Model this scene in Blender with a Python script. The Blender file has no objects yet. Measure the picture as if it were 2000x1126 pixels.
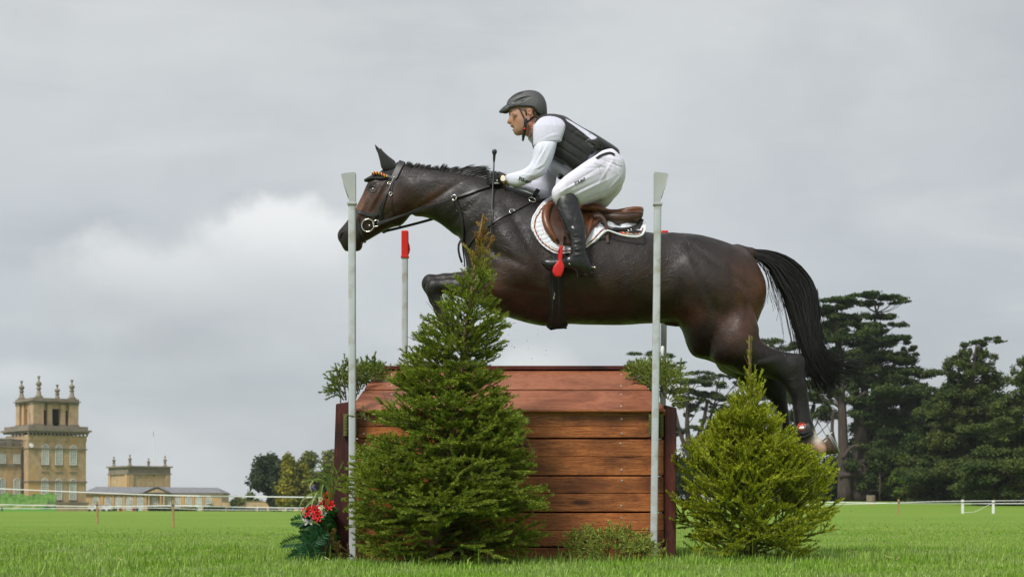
import bpy, math, random
import numpy as np
from mathutils import Vector, Matrix
from mathutils.bvhtree import BVHTree
from mathutils.geometry import delaunay_2d_cdt

R = math.radians
rng = np.random.default_rng(7)
random.seed(7)
scene = bpy.context.scene
col = scene.collection
FP, HZ, CH = 3135.0, 988.0, 0.32      # focal length in photograph pixels, horizon row, camera height

# ------------------------------------------------------------------ camera
cd = bpy.data.cameras.new('camera'); cam = bpy.data.objects.new('camera', cd); col.objects.link(cam)
cam.location = (0, 0, CH); cam.rotation_euler = (R(90), 0, 0)
cd.sensor_width = 36; cd.lens = FP / 2000 * 36
cd.shift_y = (HZ - 563) / 2000
cd.clip_start = 0.1; cd.clip_end = 12000
cd.dof.use_dof = True; cd.dof.focus_distance = 9.7; cd.dof.aperture_fstop = 7.5
scene.camera = cam

# ------------------------------------------------------------------ world
SUN_EL, SUN_AZ = R(52), R(215)        # direction towards the sun; azimuth clockwise from +Y
world = bpy.data.worlds.new('World'); scene.world = world; world.use_nodes = True
wt = world.node_tree; wt.nodes.clear()
def WN(t, **k):
    n = wt.nodes.new(t)
    for a, b in k.items(): setattr(n, a, b)
    return n
def wl(a, b): wt.links.new(a, b)
def wmath(op, a, b=None, c=None, clamp=False):
    n = WN('ShaderNodeMath', operation=op); n.use_clamp = clamp
    for i, v in enumerate((a, b, c)):
        if v is None: continue
        if hasattr(v, 'links'): wl(v, n.inputs[i])
        else: n.inputs[i].default_value = v
    return n.outputs[0]
def wsmooth(x, a, b):
    n = WN('ShaderNodeMapRange', interpolation_type='SMOOTHSTEP'); wl(x, n.inputs[0])
    n.inputs[1].default_value = a; n.inputs[2].default_value = b
    return n.outputs[0]
def wmix(f, a, b):
    n = WN('ShaderNodeMix', data_type='RGBA')
    if hasattr(f, 'links'): wl(f, n.inputs[0])
    else: n.inputs[0].default_value = f
    for i, v in ((6, a), (7, b)):
        if hasattr(v, 'links'): wl(v, n.inputs[i])
        else: n.inputs[i].default_value = (*v, 1)
    return n.outputs[2]
tc = WN('ShaderNodeTexCoord'); sep = WN('ShaderNodeSeparateXYZ'); wl(tc.outputs['Generated'], sep.inputs[0])
dx, dy, dz = sep.outputs
# overcast cloud deck seen in perspective: direction projected on a high layer
zz = wmath('ADD', wmath('MAXIMUM', dz, 0.0), 0.16)
px_ = wmath('DIVIDE', dx, zz); py_ = wmath('DIVIDE', dy, zz)
cmb = WN('ShaderNodeCombineXYZ'); wl(px_, cmb.inputs[0]); wl(py_, cmb.inputs[1])
def wnoise(vec, scale, detail, rough=0.55, dist=0.0):
    n = WN('ShaderNodeTexNoise'); wl(vec, n.inputs['Vector'])
    n.inputs['Scale'].default_value = scale; n.inputs['Detail'].default_value = detail
    n.inputs['Roughness'].default_value = rough; n.inputs['Distortion'].default_value = dist
    return n.outputs['Fac']
layer = wnoise(cmb.outputs[0], 0.55, 5, 0.5, 0.3)
fine = wnoise(tc.outputs['Generated'], 7.0, 6, 0.55, 0.2)
az = wmath('ARCTAN2', dx, dy)
el = wmath('ARCSINE', dz)
hgt = wsmooth(el, 0.02, 0.42)
base = wmix(hgt, (0.392, 0.422, 0.448), (0.495, 0.507, 0.508))
# darker towards the right-hand side, lighter to the upper left: one slow drift of the deck
side = wsmooth(az, -0.22, 0.36)
base = wmix(wmath('MULTIPLY', side, 0.45), base, (0.36, 0.378, 0.392))
n1 = wsmooth(layer, 0.35, 0.68)
base = wmix(wmath('MULTIPLY', n1, 0.42), base, (0.62, 0.635, 0.64))
n2 = wsmooth(fine, 0.42, 0.70)
base = wmix(wmath('MULTIPLY', n2, 0.30), base, (0.32, 0.338, 0.358))
stc = WN('ShaderNodeCombineXYZ'); wl(wmath('MULTIPLY', az, 3.2), stc.inputs[0]); wl(wmath('MULTIPLY', el, 15.0), stc.inputs[1]); wl(wmath('MULTIPLY', az, 1.1), stc.inputs[2])
stk = wnoise(stc.outputs[0], 1.25, 6, 0.58, 0.5)
base = wmix(wmath('MULTIPLY', wsmooth(stk, 0.50, 0.75), 0.24), base, (0.66, 0.67, 0.665))
base = wmix(wmath('MULTIPLY', wsmooth(stk, 0.48, 0.28), 0.24), base, (0.29, 0.312, 0.34))
# cumulus banks: soft body, billowing crisp top
bil = wnoise(tc.outputs['Generated'], 18.0, 7, 0.6, 0.1)
bil2 = wnoise(tc.outputs['Generated'], 6.0, 4, 0.5, 0.0)
def puff(azc, elc, rx, rz, soft, amt, colr, under=(0.40,0.43,0.46), amp=0.9):
    global base
    u = wmath('DIVIDE', wmath('SUBTRACT', az, azc), rx)
    v = wmath('DIVIDE', wmath('SUBTRACT', el, elc), rz)
    d = wmath('SQRT', wmath('ADD', wmath('MULTIPLY', u, u), wmath('MULTIPLY', v, v)))
    wob = wmath('MULTIPLY', wmath('SUBTRACT', bil, 0.5), amp)
    wob = wmath('ADD', wob, wmath('MULTIPLY', wmath('SUBTRACT', bil2, 0.5), amp * 1.1))
    d = wmath('ADD', d, wob)
    # edge is crisp on top, dissolves downwards
    up = wsmooth(v, -0.5, 0.6)
    lo = wsmooth(d, 1.25, 0.05); hi = wsmooth(d, 1.0, 1.0 - soft)
    n = WN('ShaderNodeMix', data_type='FLOAT'); wl(up, n.inputs[0]); wl(lo, n.inputs[2]); wl(hi, n.inputs[3])
    m = wmath('MULTIPLY', n.outputs[0], amt)
    lit = wsmooth(v, -0.9, 0.5)
    base = wmix(m, base, wmix(lit, under, colr))
puff(-0.225, 0.137, 0.125, 0.040, 0.7, 0.66, (0.66,0.67,0.66), (0.36,0.375,0.39), 1.5)
puff(-0.150, 0.160, 0.072, 0.036, 0.45, 0.74, (0.75,0.75,0.735), (0.42,0.44,0.455), 1.25)
puff(-0.215, 0.098, 0.085, 0.020, 0.9, 0.45, (0.33,0.35,0.365), (0.33,0.35,0.37), 1.2)
puff(0.004, 0.080, 0.050, 0.024, 0.7, 0.6, (0.64,0.65,0.64), (0.47,0.49,0.51), 1.3)
puff(0.10, 0.066, 0.045, 0.018, 0.8, 0.6, (0.62,0.63,0.63), (0.47,0.49,0.51), 1.4)
puff(-0.30, 0.075, 0.06, 0.018, 0.8, 0.35, (0.66,0.68,0.70), (0.50,0.53,0.56), 0.8)
puff(1.2, 0.3, 0.3, 0.10, 0.5, 0.6, (0.72,0.73,0.73), (0.50,0.53,0.56), 0.8)
puff(-1.3, 0.25, 0.3, 0.08, 0.5, 0.6, (0.72,0.73,0.73), (0.50,0.53,0.56), 0.8)
sky = WN('ShaderNodeTexSky', sky_type='NISHITA'); sky.sun_disc = False
sky.sun_elevation = SUN_EL; sky.sun_rotation = SUN_AZ
bgA = WN('ShaderNodeBackground'); wl(sky.outputs[0], bgA.inputs[0]); bgA.inputs[1].default_value = 0.06
bgB = WN('ShaderNodeBackground'); wl(base, bgB.inputs[0]); bgB.inputs[1].default_value = 0.585
mx = WN('ShaderNodeMixShader'); mx.inputs[0].default_value = 0.93
wl(bgA.outputs[0], mx.inputs[1]); wl(bgB.outputs[0], mx.inputs[2])
wo = WN('ShaderNodeOutputWorld'); wl(mx.outputs[0], wo.inputs[0])

sd = bpy.data.lights.new('sun', 'SUN'); sun = bpy.data.objects.new('sun', sd); col.objects.link(sun)
sd.energy = 1.5; sd.angle = R(14); sd.color = (1.0, 0.97, 0.92)
_d = Vector((math.sin(SUN_AZ) * math.cos(SUN_EL), math.cos(SUN_AZ) * math.cos(SUN_EL), math.sin(SUN_EL)))
sun.rotation_euler = _d.to_track_quat('Z', 'Y').to_euler()
vs = scene.view_settings
vs.view_transform = 'Standard'; vs.look = 'None'; vs.exposure = 1.18; vs.gamma = 1; vs.use_curve_mapping = False
scene.cycles.max_bounces = 6; scene.cycles.transparent_max_bounces = 8

# ------------------------------------------------------------------ helpers
def P(px, py, Y): return np.array(((px - 1000) * Y / FP, Y, CH + (HZ - py) * Y / FP))
def PV(px, py, Y): return Vector(P(px, py, Y))

def wloc(o):
    v = np.zeros(3)
    while o is not None:
        v += np.array(o.location); o = o.parent
    return v
def make_mesh(name, V, Fs, smooth=False):
    me = bpy.data.meshes.new(name)
    V = np.asarray(V, dtype=np.float32).reshape(-1, 3)
    if isinstance(Fs, np.ndarray):
        m, k = Fs.shape
        me.vertices.add(len(V)); me.vertices.foreach_set('co', V.ravel())
        me.loops.add(m * k); me.loops.foreach_set('vertex_index', Fs.astype(np.int32).ravel())
        me.polygons.add(m); me.polygons.foreach_set('loop_start', np.arange(0, m * k, k, dtype=np.int32))
        me.update(calc_edges=True)
    else:
        me.from_pydata(V.tolist(), [], [tuple(int(i) for i in f) for f in Fs]); me.update()
    if smooth:
        me.polygons.foreach_set('use_smooth', np.ones(len(me.polygons), dtype=bool))
    return me
def obj(name, V, Fs, m, parent=None, smooth=False, loc=None, sharp=None):
    V = np.asarray(V, dtype=np.float64).reshape(-1, 3)
    if parent is not None: V = V - wloc(parent)
    elif loc is not None: V = V - np.array(loc)
    me = make_mesh(name, V, Fs, smooth)
    if sharp is not None:
        me.polygons.foreach_set('use_smooth', np.ones(len(me.polygons), dtype=bool))
        me.set_sharp_from_angle(angle=R(sharp))
    if m is not None:
        for q in (m if isinstance(m, (list, tuple)) else [m]): me.materials.append(q)
    o = bpy.data.objects.new(name, me); col.objects.link(o)
    if parent is not None: o.parent = parent
    elif loc is not None: o.location = tuple(loc)
    return o
def tag(o, label=None, cat=None, group=None, kind=None):
    if label: o['label'] = label
    if cat: o['category'] = cat
    if group: o['group'] = group
    if kind: o['kind'] = kind
    return o
def thing(name, label, cat, loc=(0, 0, 0), group=None):
    o = bpy.data.objects.new(name, None); col.objects.link(o)
    o.location = tuple(float(c) for c in loc); o.empty_display_size = 0.1
    return tag(o, label, cat, group)
def copy_tree(o, parent=None):
    c = o.copy(); col.objects.link(c)
    if parent is not None: c.parent = parent
    for ch in list(o.children): copy_tree(ch, c)
    return c
def setcol(me, colors, name='Col'):
    a = me.color_attributes.new(name, 'FLOAT_COLOR', 'POINT')
    c = np.ones((len(me.vertices), 4), dtype=np.float32); c[:, :3] = colors
    a.data.foreach_set('color', c.ravel())

def nrm(v):
    v = np.asarray(v, float); return v / (np.linalg.norm(v, axis=-1, keepdims=True) + 1e-12)

def _cbox_topology():
    pts = []; idx = {}
    for sx in (-1, 1):
        for sy in (-1, 1):
            for sz in (-1, 1):
                for a in range(3):
                    idx[(sx, sy, sz, a)] = len(pts); pts.append((sx, sy, sz, a))
    Fs = []
    for a in range(3):
        o1, o2 = [b for b in range(3) if b != a]
        for s in (-1, 1):
            q = []
            for s1, s2 in ((-1, -1), (1, -1), (1, 1), (-1, 1)):
                k = [0, 0, 0]; k[a] = s; k[o1] = s1; k[o2] = s2; q.append(idx[(*k, a)])
            Fs.append(q)
    for a in range(3):
        for b in range(a + 1, 3):
            c = 3 - a - b
            for sa in (-1, 1):
                for sb in (-1, 1):
                    k0 = [0, 0, 0]; k0[a] = sa; k0[b] = sb; k0[c] = -1
                    k1 = list(k0); k1[c] = 1
                    Fs.append([idx[(*k0, a)], idx[(*k1, a)], idx[(*k1, b)], idx[(*k0, b)]])
    for sx in (-1, 1):
        for sy in (-1, 1):
            for sz in (-1, 1): Fs.append([idx[(sx, sy, sz, a)] for a in range(3)])
    return pts, Fs
_CB = _cbox_topology()
def cbox(c, h, b, M=None):
    """chamfered box: centre c, half sizes h, chamfer b, optional 3x3 rotation"""
    pts, Fs = _CB
    V = np.array([[s * (h[i] - (b if i != a else 0)) for i, s in enumerate((sx, sy, sz))] for sx, sy, sz, a in pts])
    out = []
    for f in Fs:
        n = np.cross(V[f[1]] - V[f[0]], V[f[2]] - V[f[0]])
        out.append(list(f) if np.dot(n, V[f].mean(0)) > 0 else list(f)[::-1])
    if M is not None: V = V @ np.array(M).T
    return V + np.array(c), out

class MB:
    def __init__(s): s.V = []; s.F = []; s.n = 0; s.mi = []; s.cur = 0
    def add(s, V, Fs):
        V = np.asarray(V, float).reshape(-1, 3)
        s.V.append(V)
        for f in Fs: s.F.append([int(i) + s.n for i in f]); s.mi.append(s.cur)
        s.n += len(V); return s
    def box(s, x0, x1, y0, y1, z0, z1, b=None):
        if b: return s.add(*cbox(((x0+x1)/2, (y0+y1)/2, (z0+z1)/2), (abs(x1-x0)/2, abs(y1-y0)/2, abs(z1-z0)/2), b))
        V = [(x, y, z) for x in (x0, x1) for y in (y0, y1) for z in (z0, z1)]
        return s.add(V, [(0,1,3,2),(4,6,7,5),(0,4,5,1),(2,3,7,6),(0,2,6,4),(1,5,7,3)])
    def hexa(s, V): return s.add(V, [(0,3,2,1),(4,5,6,7),(0,1,5,4),(1,2,6,5),(2,3,7,6),(3,0,4,7)])
    def tube(s, pts, rad, n=8, cap=True, flat=1.0, up=None):
        V, Fs = tube(pts, rad, n, cap, flat, up); return s.add(V, Fs)
    def lathe(s, prof, c, n=12, axis=(0, 0, 1)):
        """prof: list of (radius, height)"""
        A = Vector(axis).to_track_quat('Z', 'Y').to_matrix()
        V = []; Fs = []
        for r, h in prof:
            for k in range(n):
                a = 2 * math.pi * k / n
                V.append(A @ Vector((r * math.cos(a), r * math.sin(a), h)) + Vector(c))
        for i in range(len(prof) - 1):
            for k in range(n):
                Fs.append((i*n+k, i*n+(k+1) % n, (i+1)*n+(k+1) % n, (i+1)*n+k))
        Fs.append(list(range(n))[::-1]); Fs.append([(len(prof)-1)*n+k for k in range(n)])
        return s.add([tuple(v) for v in V], Fs)
    def build(s, name, m, parent=None, smooth=False, loc=None, sharp=None):
        V = np.concatenate(s.V)
        o = obj(name, V, s.F, m, parent, smooth, loc, sharp)
        if isinstance(m, (list, tuple)): o.data.polygons.foreach_set('material_index', np.array(s.mi, dtype=np.int32))
        return o

def tube(pts, rad, n=8, cap=True, flat=1.0, up=None):
    pts = np.asarray(pts, float); K = len(pts)
    rad = np.broadcast_to(np.asarray(rad, float), (K,))
    T = nrm(np.gradient(pts, axis=0))
    u0 = np.array(up if up is not None else (0, 0, 1.0), float)
    if abs(np.dot(T[0], u0)) > 0.95: u0 = np.array((1.0, 0, 0))
    V = []; U = None
    for i in range(K):
        if up is not None: U = np.array(up, float)
        elif U is None: U = u0
        U = U - np.dot(U, T[i]) * T[i]; U = U / (np.linalg.norm(U) + 1e-9)
        W = np.cross(T[i], U)
        a = np.arange(n) * 2 * math.pi / n
        V.append(pts[i] + rad[i] * (np.cos(a)[:, None] * W + flat * np.sin(a)[:, None] * U))
    V = np.concatenate(V); Fs = []
    for i in range(K - 1):
        for k in range(n):
            Fs.append((i*n+k, i*n+(k+1) % n, (i+1)*n+(k+1) % n, (i+1)*n+k))
    if cap: Fs.append(list(range(n))[::-1]); Fs.append([(K-1)*n+k for k in range(n)])
    return V, Fs

def strands(paths, rad, sides=3):
    """paths (N,K,3), rad (N,K) -> joined thin tubes, vectorised"""
    N, K, _ = paths.shape
    T = nrm(np.gradient(paths, axis=1))
    U = np.broadcast_to(np.array((0.13, 1.0, 0.21)), T.shape)
    U = nrm(U - (U * T).sum(-1, keepdims=True) * T); W = np.cross(T, U)
    a = np.arange(sides) * 2 * math.pi / sides
    V = paths[:, :, None, :] + rad[:, :, None, None] * (np.cos(a)[None, None, :, None] * U[:, :, None, :] + np.sin(a)[None, None, :, None] * W[:, :, None, :])
    V = V.reshape(-1, 3)
    i = np.arange(K - 1)[:, None]; k = np.arange(sides)[None, :]; k2 = (k + 1) % sides
    q = np.stack([i*sides+k, i*sides+k2, (i+1)*sides+k2, (i+1)*sides+k], -1).reshape(-1, 4)
    Fs = (q[None] + (np.arange(N) * K * sides)[:, None, None]).reshape(-1, 4)
    return V, Fs

def catmull(pts, closed=True, sub=4):
    pts = np.asarray(pts, float); n = len(pts); out = []
    rngi = range(n) if closed else range(n - 1)
    for i in rngi:
        if closed: p0, p1, p2, p3 = pts[(i-1) % n], pts[i], pts[(i+1) % n], pts[(i+2) % n]
        else: p0, p1, p2, p3 = pts[max(i-1, 0)], pts[i], pts[i+1], pts[min(i+2, n-1)]
        for j in range(sub):
            t = j / sub
            out.append(0.5 * ((2*p1) + (-p0+p2)*t + (2*p0-5*p1+4*p2-p3)*t*t + (-p0+3*p1-3*p2+p3)*t**3))
    if not closed: out.append(pts[-1])
    return np.array(out)

# ------------------------------------------------------------------ materials
_mats = {}
def mat(name, c1, c2=None, rough=0.6, scale=8.0, detail=4, metal=0.0, bump=0.0, bscale=None, bdetail=4, stretch=None,
        spec=0.5, coat=0.0, lo=0.35, hi=0.65, attr=None, rough2=None, sheen=0.0, trans=0.0, island=0.0, c3=None, s3=1.0, coatr=0.1, bdist=0.01):
    if name in _mats: return _mats[name]
    m = bpy.data.materials.new(name); m.use_nodes = True; nt = m.node_tree
    b = nt.nodes['Principled BSDF']
    tcn = nt.nodes.new('ShaderNodeTexCoord'); src = tcn.outputs['Object']
    if stretch:
        mp = nt.nodes.new('ShaderNodeMapping'); mp.inputs['Scale'].default_value = stretch
        nt.links.new(src, mp.inputs[0]); src = mp.outputs[0]
    def nz(s, d, r=0.55):
        n = nt.nodes.new('ShaderNodeTexNoise'); n.inputs['Scale'].default_value = s; n.inputs['Detail'].default_value = d
        n.inputs['Roughness'].default_value = r; nt.links.new(src, n.inputs['Vector']); return n.outputs['Fac']
    def mr(x, a, bb, c=0.0, d=1.0):
        n = nt.nodes.new('ShaderNodeMapRange'); nt.links.new(x, n.inputs[0])
        for i, v in enumerate((a, bb, c, d)): n.inputs[i+1].default_value = v
        return n.outputs[0]
    def mix(f, a, bb, mode='MIX'):
        n = nt.nodes.new('ShaderNodeMix'); n.data_type = 'RGBA'; n.blend_type = mode
        for i, v in ((0, f), (6, a), (7, bb)):
            if hasattr(v, 'links'): nt.links.new(v, n.inputs[i])
            elif i == 0: n.inputs[0].default_value = v
            else: n.inputs[i].default_value = (*v, 1)
        return n.outputs[2]
    base = c1
    if attr:
        an = nt.nodes.new('ShaderNodeAttribute'); an.attribute_name = attr; base = an.outputs['Color']
    f = None
    if c2 is not None:
        f = mr(nz(scale, detail), lo, hi)
        base = mix(f, base, c2) if not attr else mix(f, base, mix(1.0, base, c2, 'MULTIPLY'))
    if c3 is not None: base = mix(mr(nz(s3, 3), 0.5, 0.7), base, c3)
    if island:
        g = nt.nodes.new('ShaderNodeNewGeometry')
        v = mr(g.outputs['Random Per Island'], 0, 1, 1 - island, 1 + island)
        hs = nt.nodes.new('ShaderNodeHueSaturation')
        if hasattr(base, 'links'): nt.links.new(base, hs.inputs['Color'])
        else: hs.inputs['Color'].default_value = (*base, 1)
        nt.links.new(v, hs.inputs['Value']); base = hs.outputs[0]
    if hasattr(base, 'links'): nt.links.new(base, b.inputs['Base Color'])
    else: b.inputs['Base Color'].default_value = (*base, 1)
    b.inputs['Roughness'].default_value = rough
    if rough2 is not None: nt.links.new(mr(nz(scale * 1.7, 3), 0.35, 0.65, rough, rough2), b.inputs['Roughness'])
    b.inputs['Metallic'].default_value = metal; b.inputs['Specular IOR Level'].default_value = spec
    b.inputs['Coat Weight'].default_value = coat; b.inputs['Coat Roughness'].default_value = coatr
    b.inputs['Sheen Weight'].default_value = sheen
    if trans:
        td = nt.nodes.new('ShaderNodeBsdfTranslucent'); ms = nt.nodes.new('ShaderNodeMixShader'); ms.inputs[0].default_value = trans
        if hasattr(base, 'links'): nt.links.new(base, td.inputs[0])
        else: td.inputs[0].default_value = (*base, 1)
        nt.links.new(b.outputs[0], ms.inputs[1]); nt.links.new(td.outputs[0], ms.inputs[2])
        nt.links.new(ms.outputs[0], nt.nodes['Material Output'].inputs[0])
    if bump:
        bn = nt.nodes.new('ShaderNodeBump'); bn.inputs['Strength'].default_value = bump; bn.inputs['Distance'].default_value = bdist
        nt.links.new(nz(bscale or scale * 4, bdetail, 0.6), bn.inputs['Height']); nt.links.new(bn.outputs[0], b.inputs['Normal'])
    _mats[name] = m; return m
# ------------------------------------------------------------------ implicit sculpting in photograph-pixel units
def poisson(mask, levels_min=20):
    if min(mask.shape) > levels_min:
        mc = mask[::2, ::2]; uc = poisson(mc, levels_min) * 4
        u = np.repeat(np.repeat(uc, 2, 0), 2, 1)[:mask.shape[0], :mask.shape[1]]
    else: u = np.zeros(mask.shape)
    mk = mask.astype(float); mk[0] = mk[-1] = 0; mk[:, 0] = mk[:, -1] = 0
    u = u * mk
    for _ in range(90 if levels_min < min(mask.shape) else 250):
        s = np.zeros_like(u)
        s[1:-1, 1:-1] = (u[:-2, 1:-1] + u[2:, 1:-1] + u[1:-1, :-2] + u[1:-1, 2:] + 2) / 4
        u = s * mk
    return u
def sdpoly(poly, X, Z):
    A = poly; B = np.roll(poly, -1, axis=0)
    d = np.full(X.shape, 1e9); ins = np.zeros(X.shape, bool)
    for (ax, az), (bx, bz) in zip(A, B):
        ex, ez = bx - ax, bz - az; wx, wz = X - ax, Z - az
        t = np.clip((wx * ex + wz * ez) / (ex * ex + ez * ez + 1e-9), 0, 1)
        d = np.minimum(d, (wx - t * ex) ** 2 + (wz - t * ez) ** 2)
        c = (az > Z) != (bz > Z)
        if az != bz: ins ^= c & (X < ex * (Z - az) / (bz - az) + ax)
    d = np.sqrt(d); return np.where(ins, d, -d)      # positive inside
def gblur(a, n):
    for _ in range(n):
        b = np.pad(a, 1, mode='edge')
        a = (b[:-2, 1:-1] + b[2:, 1:-1] + b[1:-1, :-2] + b[1:-1, 2:] + 4 * a) / 8
    return a
class Sdf:
    """grid in photograph pixels: x, depth (+ away from the camera), row"""
    def __init__(s, x0, x1, d0, d1, r0, r1, step, Yc):
        s.st = step; s.Yc = Yc; s.s = Yc / FP
        s.ax = np.arange(x0, x1 + step, step); s.ad = np.arange(d0, d1 + step, step); s.az = np.arange(r0, r1 + step, step)
        s.F = np.full((len(s.ax), len(s.ad), len(s.az)), 50.0, np.float32)
    def rngs(s, lo, hi):
        out = []
        for ax, l, h in zip((s.ax, s.ad, s.az), lo, hi):
            i0 = int(np.clip(np.floor((l - ax[0]) / s.st), 0, len(ax) - 1)); i1 = int(np.clip(np.ceil((h - ax[0]) / s.st) + 1, i0 + 1, len(ax)))
            out.append(slice(i0, i1))
        return out
    def merge(s, sl, D, k, mode='u'):
        A = s.F[tuple(sl)]
        if mode == 'u':
            h = np.maximum(k - np.abs(A - D), 0) / max(k, 1e-6); s.F[tuple(sl)] = np.minimum(A, D) - h * h * k / 4
        else:
            D = -D; h = np.maximum(k - np.abs(A - D), 0) / max(k, 1e-6); s.F[tuple(sl)] = np.maximum(A, D) + h * h * k / 4
    def inflate(s, poly, k=1.0, d0=0.0, blend=6, bumps=(), kpts=None, ksig=60, dfun=None, sub=4, cap=None, mode='u', maxw=None):
        P2 = catmull(poly, True, sub) if sub else np.asarray(poly, float)
        mg = 14 + blend
        st = s.st
        lo = P2.min(0) - mg; hi = P2.max(0) + mg
        sx, _, sz = s.rngs((lo[0], 0, lo[1]), (hi[0], 0, hi[1]))
        X, Z = np.meshgrid(s.ax[sx], s.az[sz], indexing='ij')
        d = sdpoly(P2, X, Z)
        u = poisson(d > 0) * st * st
        r = gblur(np.where(d > st, u / np.maximum(d, st), 0), 2) / np.maximum(gblur((d > st).astype(float), 2), .05)
        for _ in range(4):
            bad = gblur((d > st).astype(float), 2) < .05
            r = np.where(bad, gblur(r, 3), r)
        r = np.maximum(r, 1.0)
        w = np.clip((5 * st / 2 - d) / (4 * st / 2), 0, 1); w = w * w * (3 - 2 * w)
        U = w * (r * d) + (1 - w) * gblur(u, 2)
        K = np.full(X.shape, float(k))
        if kpts is not None:
            num = np.zeros(X.shape); den = np.full(X.shape, 1e-9)
            for kx, kz, kk in kpts:
                g = np.exp(-((X - kx) ** 2 + (Z - kz) ** 2) / (2 * ksig ** 2)) + 1e-7; num += g * kk; den += g
            K = K * num / den
        U = U * K
        if maxw: U = np.where(U > 0, maxw**2 * (1 - np.exp(-U / maxw**2)), U)
        bmp = np.zeros(X.shape)
        for b in bumps:
            bx, bz, ra, rb, ang, amp = b
            c, sn = math.cos(R(ang)), math.sin(R(ang)); ex = (X - bx) * c + (Z - bz) * sn; ez = -(X - bx) * sn + (Z - bz) * c
            bmp += amp * np.exp(-(ex / ra) ** 2 - (ez / rb) ** 2)
        bmp *= np.clip(U / 350.0, 0, 1)
        G = np.stack(np.gradient(U, st), -1); g2 = (G ** 2).sum(-1)
        D0 = np.full(X.shape, float(d0)) if dfun is None else dfun(X, Z)
        wmax = math.sqrt(max(U.max(), 1)) + mg + abs(bmp).max()
        _, sd_, _ = s.rngs((0, D0.min() - wmax, 0), (0, D0.max() + wmax, 0))
        y = s.ad[sd_][None, :, None] - D0[:, None, :]
        ya = np.abs(y); bm = bmp[:, None, :]
        ye = np.maximum(ya - bm, 0) * (ya > 0)
        D = (ye * ye - U[:, None, :]) / np.sqrt(4 * ye * ye + g2[:, None, :] + 4.0)
        D = np.where(d[:, None, :] < 0, np.maximum(D, -d[:, None, :] * .95), D)
        s.merge((sx, sd_, sz), np.clip(D, -40, 40).astype(np.float32), blend, mode)
    def cone(s, a, b, ra, rb, blend=6, mode='u', fd=1.0):
        """a, b = (px, row, depth); fd scales thickness in depth"""
        a = np.array((a[0], a[2], a[1]), float); b = np.array((b[0], b[2], b[1]), float); mg = max(ra, rb) + 14 + blend
        sl = s.rngs(np.minimum(a, b) - mg, np.maximum(a, b) + mg)
        X, Y, Z = np.meshgrid(s.ax[sl[0]], s.ad[sl[1]], s.az[sl[2]], indexing='ij')
        ab = b - a; t = np.clip(((X - a[0]) * ab[0] + (Y - a[1]) * ab[1] + (Z - a[2]) * ab[2]) / (ab @ ab + 1e-9), 0, 1)
        D = np.sqrt((X - a[0] - t * ab[0]) ** 2 + ((Y - a[1] - t * ab[1]) / fd) ** 2 + (Z - a[2] - t * ab[2]) ** 2) - (ra + (rb - ra) * t)
        s.merge(sl, D.astype(np.float32), blend, mode)
    def cut(s, poly, blend=1.0):
        """cut straight through along a pixel outline"""
        Pp = np.asarray(poly, float); lo = Pp.min(0) - 6; hi = Pp.max(0) + 6; sx, _, sz = s.rngs((lo[0], 0, lo[1]), (hi[0], 0, hi[1]))
        X, Z = np.meshgrid(s.ax[sx], s.az[sz], indexing='ij'); d = sdpoly(Pp, X, Z)
        D = np.broadcast_to(-d[:, None, :], (d.shape[0], len(s.ad), d.shape[1])).astype(np.float32)
        s.merge((sx, slice(0, len(s.ad)), sz), D, blend, 's')
    def chain(s, pts, blend=5, mode='u', fd=1.0):
        for p, q in zip(pts[:-1], pts[1:]): s.cone(p[:3], q[:3], p[3], q[3], blend, mode, fd)
    def ell(s, c, r, ang=0, blend=5, mode='u'):
        mg = max(r) + 14 + blend; c3 = np.array((c[0], c[2], c[1]), float)
        sl = s.rngs(c3 - mg, c3 + mg)
        X, Y, Z = np.meshgrid(s.ax[sl[0]] - c3[0], s.ad[sl[1]] - c3[1], s.az[sl[2]] - c3[2], indexing='ij')
        cc, sn = math.cos(R(ang)), math.sin(R(ang)); ex = X * cc + Z * sn; ez = -X * sn + Z * cc
        q = np.sqrt((ex / r[0]) ** 2 + (Y / r[2]) ** 2 + (ez / r[1]) ** 2)
        s.merge(sl, ((q - 1) * min(r)).astype(np.float32), blend, mode)
    def w(s, V):
        V = np.asarray(V, float)
        return np.stack([(V[..., 0] - 1000) * s.s, s.Yc + V[..., 1] * s.s, CH + (HZ - V[..., 2]) * s.s], -1)
    def mesh(s, relax=2):
        F = s.F; S = F < 0
        nx, ny, nz = F.shape
        c = [S[i:nx-1+i, j:ny-1+j, k:nz-1+k] for i in (0, 1) for j in (0, 1) for k in (0, 1)]
        al = c[0].copy(); an = c[0].copy()
        for q in c[1:]: al &= q; an |= q
        cells = np.argwhere(an & ~al)
        idx = np.full((nx - 1, ny - 1, nz - 1), -1, np.int64); idx[tuple(cells.T)] = np.arange(len(cells))
        off = [(i, j, k) for i in (0, 1) for j in (0, 1) for k in (0, 1)]
        vals = np.stack([F[cells[:, 0]+i, cells[:, 1]+j, cells[:, 2]+k] for i, j, k in off], 1)
        pos = np.zeros((len(cells), 3)); cnt = np.zeros(len(cells))
        for a in range(8):
            for b in range(a + 1, 8):
                da = np.array(off[b]) - np.array(off[a])
                if np.abs(da).sum() != 1: continue
                va, vb = vals[:, a], vals[:, b]; cr = (va < 0) != (vb < 0)
                t = np.where(cr, va / np.where(cr, va - vb, 1), 0)
                pos += np.where(cr[:, None], np.array(off[a]) + t[:, None] * da, 0); cnt += cr
        pos = pos / cnt[:, None] + cells
        Fs = []
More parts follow.
